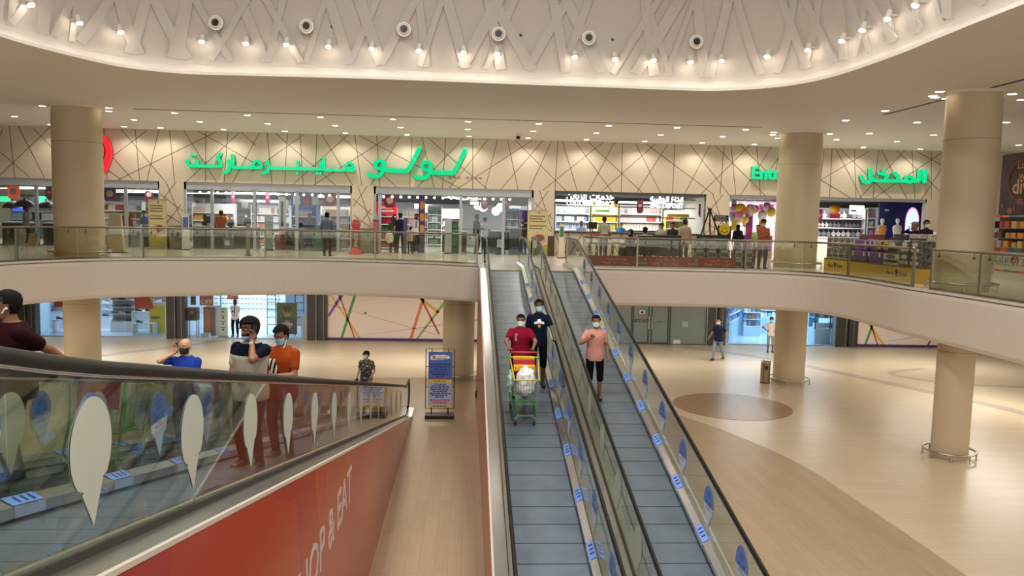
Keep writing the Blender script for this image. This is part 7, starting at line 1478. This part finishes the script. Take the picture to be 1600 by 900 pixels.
# ---- shopping trolleys
tg_ = M('trolley_green', '4f9a52', .4, .3); ty_ = M('trolley_yellow', 'e8c832', .4); tr_ = M('trolley_red', 'b8303a', .4); tw_ = M('trolley_wire', 'a8b0aa', .35, .8)
def trolley(label, loc, rz, wire=tg_, slope=0., red=True):
    """handle end at y=0, front end at +y"""
    t = thing('shopping_trolley', label, 'trolley', loc, rz); t.rotation_euler = (slope, 0, rz)
    top = lambda y: .26-.03*y; bz = lambda y: .55+.0*y; mb = MB()
    wt = lambda y: .25-.05*y; wb = lambda y: .20-.05*y
    # basket wires: rim, bottom grid, verticals
    for s in (-1, 1):
        for k in range(12):
            y = .08+k*.062; mb.tube([(s*wb(y), y, .40+.09*y), (s*wt(y), y, .93-.1*y)], .0045, 5)
        for h in (.25, .5, .75): mb.tube([(s*(wb(.08)+(wt(.08)-wb(.08))*h), .08, .40+.53*h), (s*(wb(.78)+(wt(.78)-wb(.78))*h), .78, .465+.39*h)], .0045, 5)
    for k in range(9):
        u = -1+k/4; mb.tube([(u*wb(.78), .78, .465-.003), (u*wt(.78), .80, .852)], .0045, 5); mb.tube([(u*wb(.08), .08, .40+.005), (u*wb(.78), .78, .465-.003)], .0045, 5)
    for h in (.25, .5, .75): z = .465-.003+.393*h; mb.tube([(-(wb(.78)+(wt(.78)-wb(.78))*h), .785, z), ((wb(.78)+(wt(.78)-wb(.78))*h), .785, z)], .0045, 5)
    mb.build('basket', tw_, t, local=True)
    MB().tube([(-wt(.05), .05, .93), (-wt(.8), .80, .855), (wt(.8), .80, .855), (wt(.05), .05, .93)], .011, 8).build('rim', ty_, t, local=True, smooth=True)
    MB().tube([(-wb(.08), .08, .40), (-wb(.78), .79, .465-.005), (wb(.78), .79, .465-.005), (wb(.08), .08, .40)], .011, 8, True).build('lower_rim', wire, t, local=True, smooth=True)
    for s in (-1, 1): MB().tube([(s*.25, -.02, 1.02), (s*.25, .04, .92), (s*.24, .06, .5), (s*.24, .0, .22), (s*.22, .1, .13), (s*.17, .75, .15), (s*.16, .78, .52)], .013, 8).build('side_frame', wire, t, local=True, smooth=True)
    MB().tube([(-.2, .1, .16), (.2, .1, .16)], .011, 6).tube([(-.17, .74, .16), (.17, .74, .16)], .011, 6).tube([(-.16, .78, .4), (.16, .78, .4)], .009, 6).build('chassis_bar', wire, t, local=True)
    MB().tube([(-.26, -.03, 1.03), (.26, -.03, 1.03)], .018, 10).build('handle', tr_ if red else M('handle_dark', '3a3a3c', .4), t, local=True, smooth=True)
    MB().tube([(-.24, .05, .97), (.24, .05, .97)], .008, 6).build('cross_bar', ty_, t, local=True)
    MB().box((-.19, .07, .62), (.19, .09, .93)).build('child_seat', tr_, t, local=True)
    for s, y in ((-.22, .08), (.22, .08), (-.16, .74), (.16, .74)):
        w_ = MB().cyl((s-.014, y, .062), (s+.014, y, .062), .06, n=18).build('wheel', black, t, local=True, smooth='a'); MB().box((s-.022, y-.015, .06), (s+.022, y+.015, .15)).build('fork', steel, w_, local=True)
    return t
PI = pi

# ---------------- on the left walkways
zdk = lambda y: zl(y)
def at(x, y, f=None): return (x, y, (f or zdk)(y))
P = person('person in a maroon polo shirt and black cap leaning back towards a trolley, far left', at(-3.72, 6.5), 2.35, 1.64, 'brown', '24070d', '12110f', hands=((.24, .18, 1.0), ('w', -3.22, 6.95, zdk(6.95)+.90)), head=(.05, .35, 0), bulk=1.30, fine=True, hat='191a1c')
e0 = wp(P, P['HP'](-.082, .0, -.02)); o = MB().sph(e0, .012, 8, 6).tube([wp(P, P['HP'](-.084, .01, -.02)), wp(P, P['HP'](-.082, .035, -.06))], .005, 6).build('earphone', white); tag(o, 'white earphone in the ear of the person in the black cap', 'earphone')
trolley('red handled shopping trolley behind the person in the maroon polo', at(-3.40, 7.05), 0, slope=-math.atan(T_L))
P = person('bald person in a blue T-shirt and black mask holding a phone to the ear', at(-3.80, 10.65), 3.0, 1.53, 'pale', '203c94', '222226', hands=((.13, .10, 1.53), (-.10, .27, 1.27)), poles=((.7, -.1, -1), None), handdir=((-.1, -.15, 1), (.8, .5, .3)), fine=True, bald=True, hair='2a2018', mask='17171a', bulk=1.1, head=(.05, .1, .08))
phone('phone at the ear of the bald person in blue', wp(P, P['B'](.115, .06, 1.60)), (math.cos(3.0), math.sin(3.0), 0), (0, .1, 1))
trolley('shopping trolley with a pale blue bag in front of the person in the cream polo', at(-3.78, 11.1), 0, slope=-math.atan(T_L))
o = MB().loft([[(-3.78+rx*cos(2*pi*i/14), 11.52+ry*sin(2*pi*i/14), zdk(11.5)+z) for i in range(14)] for rx, ry, z in ((.13, .22, .56), (.19, .27, .68), (.20, .28, .82), (.14, .2, .93), (.05, .08, .99))]).build('carrier_bag', M('bag_pale_blue', 'b9d4e8', .5, noise=.15, nscale=14), None, smooth=True); tag(o, 'pale blue carrier bag heaped in the trolley beside the bald person', 'bag')
fnp = lambda c: 1 if c.z > 1.335-abs(c.x)*.12 else 2 if c.z > 1.475 else 0
P = person('person in a cream polo with navy shoulders holding a phone to the ear', at(-2.26, 8.2), 2.78, 1.60, 'brown', ['b9ae9e', '0a0e1c'], '3a3835', hands=((-.06, .24, 1.08), (-.115, .13, 1.50)), poles=((1, -.3, -.4), (-.55, .45, -1)), handdir=((-1, .15, 0), (.1, -.25, 1)), fine=True, hairstyle='full', hair='15120f', mask='8fb4cc', chin_mask=True, beard=True, glasses=True, bulk=1.2, head=(.02, .12, 0), shirtfn=lambda c: 1 if c.z > 1.325 and c.z < 1.46 else 0, curl=.6)
phone('phone at the ear of the person in the cream and navy polo', wp(P, P['B'](-.112, .075, 1.595)), (math.cos(2.78), math.sin(2.78), 0), (0, .05, 1))
w_ = P['arm'][1][2]; ww = wp(P, w_+(P['arm'][1][1]-w_).normalized()*.02); d_ = (P['W'].to_3x3() @ (P['arm'][1][2]-P['arm'][1][1])).normalized(); o = MB().cyl(ww-d_*.014, ww+d_*.014, .032, n=18).build('wristwatch', chrome); tag(o, 'silver watch on the wrist holding the phone', 'watch'); MB().cyl(ww-Vector((0, .036, 0)), ww-Vector((0, .028, 0)), .018, n=16).build('dial', white, o)
P = person('person in an orange T-shirt and blue mask looking down at a phone', at(-2.2, 9.35), 2.72, 1.62, 'brown', ['8f3c14', 'e8e4de', '0c0c0e'], '2a2625', hands=((.03, .30, 1.16), (-.10, .29, 1.14)), handdir=((-.5, .7, .5), (.6, .6, .5)), poles=((.7, -.6, -.6), (-.7, -.6, -.6)), fine=True, hair='12100e', mask='9cc0d6', head=(.42, .1, 0), bulk=1.18,
           shirtfn=lambda c: (1 if sin(c.x*95+c.z*30) > -.1 else 2) if c.y > .06 and abs(c.x-.02-.3*(c.z-1.22)) < .065 and 1.10 < c.z < 1.33 else 0)
phone('phone held at the chest of the person in the orange shirt', wp(P, P['B'](-.03, .36, 1.20)), (math.sin(2.72)*1, -math.cos(2.72)*1, .8), (0, -.5, 1))
o = MB().tube([wp(P, P['HP'](-.078, .0, -.02)), wp(P, P['HP'](-.072, .04, -.10)), wp(P, P['B'](-.06, .12, 1.40)), wp(P, P['B'](-.02, .15, 1.34)), wp(P, P['B'](-.05, .18, 1.2))], .0035, 6).build('wired_earphones', white); tag(o, 'white earphone cord of the person in the orange shirt', 'earphones')
camo = M('cloth_camo', '2a2a28', .8); nt = camo.node_tree; tc = nt.nodes.new('ShaderNodeTexCoord'); vo = nt.nodes.new('ShaderNodeTexNoise'); vo.inputs['Scale'].default_value = 13; vo.inputs['Distortion'].default_value = 1.6; rp = nt.nodes.new('ShaderNodeValToRGB'); rp.color_ramp.interpolation = 'CONSTANT'
rp.color_ramp.elements[0].color = (*rgb('262624'), 1); rp.color_ramp.elements[1].position = .52; rp.color_ramp.elements[1].color = (*rgb('6a665c'), 1); e = rp.color_ramp.elements.new(.60); e.color = (*rgb('c4beb0'), 1); e = rp.color_ramp.elements.new(.66); e.color = (*rgb('2e2e2c'), 1)
nt.links.new(tc.outputs['Object'], vo.inputs['Vector']); nt.links.new(vo.outputs['Fac'], rp.inputs[0]); nt.links.new(rp.outputs[0], nt.nodes['Principled BSDF'].inputs['Base Color'])
P = person('person in a dark patterned T-shirt, black cap and white mask on the ground floor', (-3.02, 23.6, 0), 2.85, 1.68, 'pale', 'camo', '3c3a38', hands=((.30, .05, .88), (-.24, .16, .95)), fine=True, hat='1c1c1e', mask='e6e6e4', head=(.02, .45, 0), bulk=1.12)
# ---------------- on the right walkways
zr_ = lambda y: zr(y)
tr = trolley('green shopping trolley with white bags pushed by the person in the red shirt', at(1.05, 13.86, zr_), pi, slope=-math.atan(T_R))
def bag(label, x, y, z, rx, ry, h, m):
    o = MB().loft([[(x+a*rx*cos(2*pi*i/16)*(1+.08*sin(3*i)), y+a*ry*sin(2*pi*i/16)*(1+.08*cos(5*i)), z+b*h) for i in range(16)] for a, b in ((.5, 0), (.95, .12), (1.0, .35), (1.02, .6), (.92, .78), (.62, .92), (.22, 1.0), (.10, 1.08))]).build('carrier_bag', m, None, smooth=True); md = o.modifiers.new('sub', 'SUBSURF'); md.levels = md.render_levels = 2; tx = bpy.data.textures.new('crumple', 'CLOUDS'); tx.noise_scale = .11; dm = o.modifiers.new('crumple', 'DISPLACE'); dm.texture = tx; dm.strength = .09; dm.texture_coords = 'GLOBAL'; tag(o, label, 'bag'); return o
bwh = M('bag_white', 'e4e6e6', .45, noise=.1, nscale=12, bump=.5)
bag('big white carrier bag filling the green trolley', 1.06, 13.32, zr(13.3)+.43, .17, .24, .50, bwh); bag('small green tinted bag hanging at the side of the green trolley', .80, 13.40, zr(13.4)+.42, .05, .16, .40, M('bag_green_tint', 'b4d8c0', .4))
for k in range(2):
    yy = 13.72-k*.12; zz = zr(yy)+.86-k*.11; t = thing('yellow_pack', ['yellow pack of snacks, the upper one in the green trolley', 'yellow pack of snacks, the lower one in the green trolley'][k], 'pack', (1.04, yy, zz)); MB().box((.86, yy-.06, zz), (1.24, yy+.03, zz+.11)).build('pack_body', ty_, t, bevel=.01)
    for j in range(7): MB().box((.885+j*.05, yy-.066, zz+.015), (.918+j*.05, yy-.06, zz+.095)).build('label_bar', M('pack_amber', 'e89a1c', .45), t)
P = person('person in a crimson T-shirt and mask pushing the green trolley', at(1.02, 14.28, zr_), pi, 1.54, 'brown', '7d102c', '0e0c0d', hands=((.24, .37, 1.07), (-.24, .37, 1.07)), handdir=((-.1, 1, -.25), (.1, 1, -.25)), poles=((1, -.2, -.3), (-1, -.2, -.3)), fine=True, mask='dfe9ec', bulk=1.22, head=(.06, .1, 0), hair='15110f', curl=.8)
o = MB().loft([[wp(P, P['B'](x, .155, z)) for x, z in ((.075, 1.36), (.125, 1.36), (.125, 1.20), (.075, 1.20))], [wp(P, P['B'](x, .165, z)) for x, z in ((.075, 1.36), (.125, 1.36), (.125, 1.20), (.075, 1.20))]]).build('towel', M('cloth_grey', '9a8a90', .7)); tag(o, 'small grey cloth hanging on the crimson T-shirt', 'cloth')
def fn7(c):
    if c.y < .05: return 0
    x, z = c.x, c.z
    if abs(x) < .10 and abs(z-(1.285+.02-.25*abs(x))) < .024: return 1
    if abs(x) < .035 and 1.31 < z < 1.36: return 1
    if abs(x)+abs(z-1.225)*.8 < .035: return 2
    return 0
P = person('tall person in a navy T-shirt with white emblem resting a hand on the handrail', at(1.40, 14.75, zr_), pi, 1.68, 'dark', ['101626', 'e6e8ea', 'd8b03a'], '080808', hands=((.25, .06, .88), ('w', 1.70, 14.42, zr(14.42)+.955)), handdir=(None, (.1, 1, -.2)), poles=(None, (-1, -.3, -.2)), fine=True, mask='a8ccdc', hair='171310', shorts=True, shirtfn=fn7, head=(.02, -.1, 0))
P = person('person in a pink polo shirt and mask with one raised fist', at(2.42, 14.2, zr_), pi, 1.57, 'brown', 'c4897e', '070708', hands=((.13, .24, 1.30), (-.27, .06, .88)), handdir=((-.3, .1, 1), None), poles=((.9, -.1, -.8), None), fine=True, mask='c8dcdc', hair='15110f', shorts=True, curl=1.0, head=(.03, .05, 0), bulk=1.05)
# ---------------- ground floor
p = onZ(1121, 563, 0); P = person('person in a navy shirt and pale blue trousers walking on the ground floor', (p.x, p.y, 0), 2.3, 1.80, 'tan', '262c44', '8a98a8', hands=((.34, .14, .93), (-.30, -.12, .92)), feet=((.07, .26, .10), (-.09, -.30, .13)), mask='e2e4e2', hair='1a1512', head=(0, .1, 0), bulk=1.08)
p = onZ(1203, 550, 0); P = person('person in a white T-shirt and grey shorts half hidden by the lower column', (p.x, p.y, 0), 2.9, 1.62, 'brown', 'e6d8cc', '9a9690', hands=((.22, .06, 1.08), (-.22, .06, 1.08)), poles=((1, -.4, 0), (-1, -.4, 0)), mask='d8e4ea', shorts=True, hair='15110f')
p = onY(368, 531, 36.9); P = person('guard in a white shirt and dark tie standing in the eyewear shop', (p.x, 36.9, .01), pi, 1.74, 'dark', ['e4e0de', '24222a'], '1c1a1e', hands=((.06, .24, 1.18), (-.06, .24, 1.05)), mask='26262a', hair='121010', shirtfn=lambda c: 1 if c.y > .05 and abs(c.x) < .022 and 1.1 < c.z < 1.43 else 0, sleeve=2)
# ---------------- upper floor
def up(label, px, y, rz, ht, z=None, **k):
    q_ = onY(px, 390, y); return person(label, (q_.x, y, H+.006 if z is None else z), rz, ht, **k)
up('person with a blue-grey long sleeved shirt seen from behind near the glass rail', 511, 29.2, 0, 1.62, shirt='5d6474', trousers='23211f', sleeve=2, hair='15110f', skin='brown', shoes='1a1816', bulk=1.08)
up('person in an orange shirt seen from behind at the left till', 346, 33.6, .1, 1.62, shirt='c0552c', trousers='2c3a30', hair='15110f', skin='dark', bulk=1.15, hands=((.3, .2, 1.05), None), sleeve=.8)
up('small dark clothed cashier behind the left till', 321, 34.9, 2.2, 1.42, shirt='2a2c30', trousers='1c1c1e', hair='15110f', skin='dark')
up('person in dark blue behind the orange shirt at the till', 360, 35.2, 2.6, 1.5, shirt='2e3c58', trousers='1c1c1e', hair='15110f', skin='brown')
up('cashier in black with a pale mask at the till left of the grey gate', 387, 35.7, 2.4, 1.55, shirt='1e2026', trousers='1c1c1e', hair='15110f', skin='brown', mask='c8d0d4')
up('person in dark blue stooping at the black till behind the blue bottles', 473, 35.45, 1.2, 1.42, shirt='26355a', trousers='1e2026', hair='15110f', skin='brown', lean=.25)
up('person in blue grey behind the stooping dark blue person', 484, 35.75, 2.8, 1.58, shirt='3a4a68', trousers='1e2026', hair='15110f', skin='brown')
up('person in grey half hidden behind the blue-grey shirt', 521, 33.6, 2.4, 1.45, shirt='5a5c60', trousers='2a2a2e', hair='15110f', skin='brown')
up('person with a navy top and dark trousers seen from behind at the doorway', 625, 33.0, .1, 1.68, shirt='1e2434', trousers='232426', hair='2a221c', skin='tan')
up('person in dark olive carrying a white bag beside the navy top', 614, 33.1, .3, 1.52, shirt='4a463c', trousers='3a3630', hair='15110f', skin='brown', scarf='2c2824', sleeve=2)
q_ = onY(611, 385, 32.75); bag('white carrier bag held by the person in dark olive', q_.x-.08, 32.8, H+.40, .16, .10, .52, M('bag_cream', 'd8d6c8', .5))
P = up('person in a white shirt and dark tie talking at the doorway', 650, 33.4, pi, 1.66, shirt=['e6e6ea', '24242a'], trousers='1c1c20', hair='15110f', skin='brown', beard=True, shirtfn=lambda c: 1 if c.y > .05 and abs(c.x) < .022 and 1.1 < c.z < 1.43 else 0, sleeve=2, hands=((.2, .2, 1.12), None))
up('child in a beige top and dark trousers standing by the short purple post', 641, 32.3, .2, 1.12, shirt='b09a88', trousers='2a2824', hair='15110f', skin='brown')
up('person with grey hair and dark clothes standing at the head of the walkway', 744, 33.2, -1.2, 1.70, shirt='34302e', trousers='2e3238', hair='4a4440', skin='dark', sleeve=2, hands=((.1, .3, 1.1), None), bulk=1.08)
up('person in a white shirt seen from behind at the desk', 757, 34.0, -.3, 1.58, shirt='dfe2e6', trousers='26262a', hair='15110f', skin='brown')
up('attendant in grey with a mask at the tall black desk', 815, 34.9, pi, 1.42, shirt='5c6874', trousers='26262a', hair='15110f', skin='brown', mask='dfe6e8')
up('staff member in pale blue behind the service counter', 907, 34.5, 3.0, 1.50, shirt='a8bcd8', trousers='26262a', hair='15110f', skin='brown')
up('staff member in bright blue behind the service counter', 969, 34.7, 2.7, 1.48, shirt='2f86c8', trousers='26262a', hair='15110f', skin='tan')
up('person in a sage green shirt seen from behind at the service counter', 943, 32.2, 0, 1.70, shirt='93997c', trousers='3a342e', hair='15110f', skin='dark', sleeve=.9, bulk=1.05)
up('seated person in a black robe in the cafe corner', 985, 28.7, 2.2, 1.62, dress='1a1a1c', scarf='161618', skin='tan', sit=True, hair=None)
up('dark haired person with a pale top seated on the left sofa', 1007, 28.6, -.5, 1.75, shirt='c8b8a4', trousers='2a2a2e', hair='15110f', skin='dark', sit=True)
up('person in a black cap behind the long sofa', 1033, 29.4, 2.9, 1.50, shirt='b0a898', trousers='3a2a28', hat='1a1a1c', skin='brown', shorts=True)
up('person in a dark green top behind the long sofa', 1050, 29.2, 2.4, 1.52, shirt='34382c', trousers='26282a', hair='15110f', skin='brown')
up('person in a beige shirt seen from behind at the right end of the long sofa', 1069, 28.8, .1, 1.66, shirt='b5a08c', trousers='24282e', hair='3a2c24', skin='brown', bulk=1.05, sleeve=2)
up('person in a long black dress in front of the party corner', 1152, 33.4, 0, 1.50, dress='1c1c20', scarf='1a1a1c', skin='brown', hair=None)
P = up('person in an orange shirt and mask leaning on the glass rail with a phone', 1191, 26.0, pi, 1.70, shirt='a8603a', trousers='26323c', hair='1a1512', skin='brown', mask='c8d4d8', hands=((.05, .30, 1.14), (-.10, .28, 1.10)), handdir=((-.5, .7, .3), (.6, .6, .3)), head=(.35, 0, 0), sleeve=.9, bulk=1.05)
phone('phone held by the person leaning on the glass rail', wp(P, P['B'](-.03, .36, 1.17)), (0, 1, .8), (0, -.5, 1))
up('person in a pale green top just behind the person leaning on the rail', 1183, 27.6, 2.6, 1.50, shirt='a8b878', trousers='3a3a40', hair='1a1512', skin='tan')
q_ = onX(1428, 385, 14.1); person('person in black with a brown headscarf behind the kiosk', (14.1, q_.y, H), 1.2, 1.70, 'tan', '17171a', '1c1c1e', scarf='7a5a4a', hands=((.10, .16, 1.50), None), handdir=((-.2, 0, 1), None), poles=((1, 0, -.5), None), sleeve=2)
q_ = onX(1413, 370, 14.6); person('person in a dark maroon suit and mask standing behind the kiosk', (15.0, 24.6, H), pi, 1.78, 'brown', '2c1a26', '1c1a1e', hair='15110f', mask='e0e4e6', sleeve=2)
up('person in a beige jacket facing the far left tills', 42, 33.3, -1.2, 1.62, shirt='8c8074', trousers='1e1e20', hat='1a1a1c', skin='dark', sleeve=2, hands=((.05, .28, 1.15), (-.05, .28, 1.12)))
up('shopper in a red top and dark skirt by the first window', 198, 33.4, .4, 1.58, shirt='a83a34', trousers='3a2c30', scarf='241c20', skin='brown', sleeve=2)
up('person in a blue smock behind the till right of the red shopper', 226, 34.9, 2.8, 1.55, shirt='5a7aa8', trousers='26262a', hair='15110f', skin='brown', hat='2a3a5a')
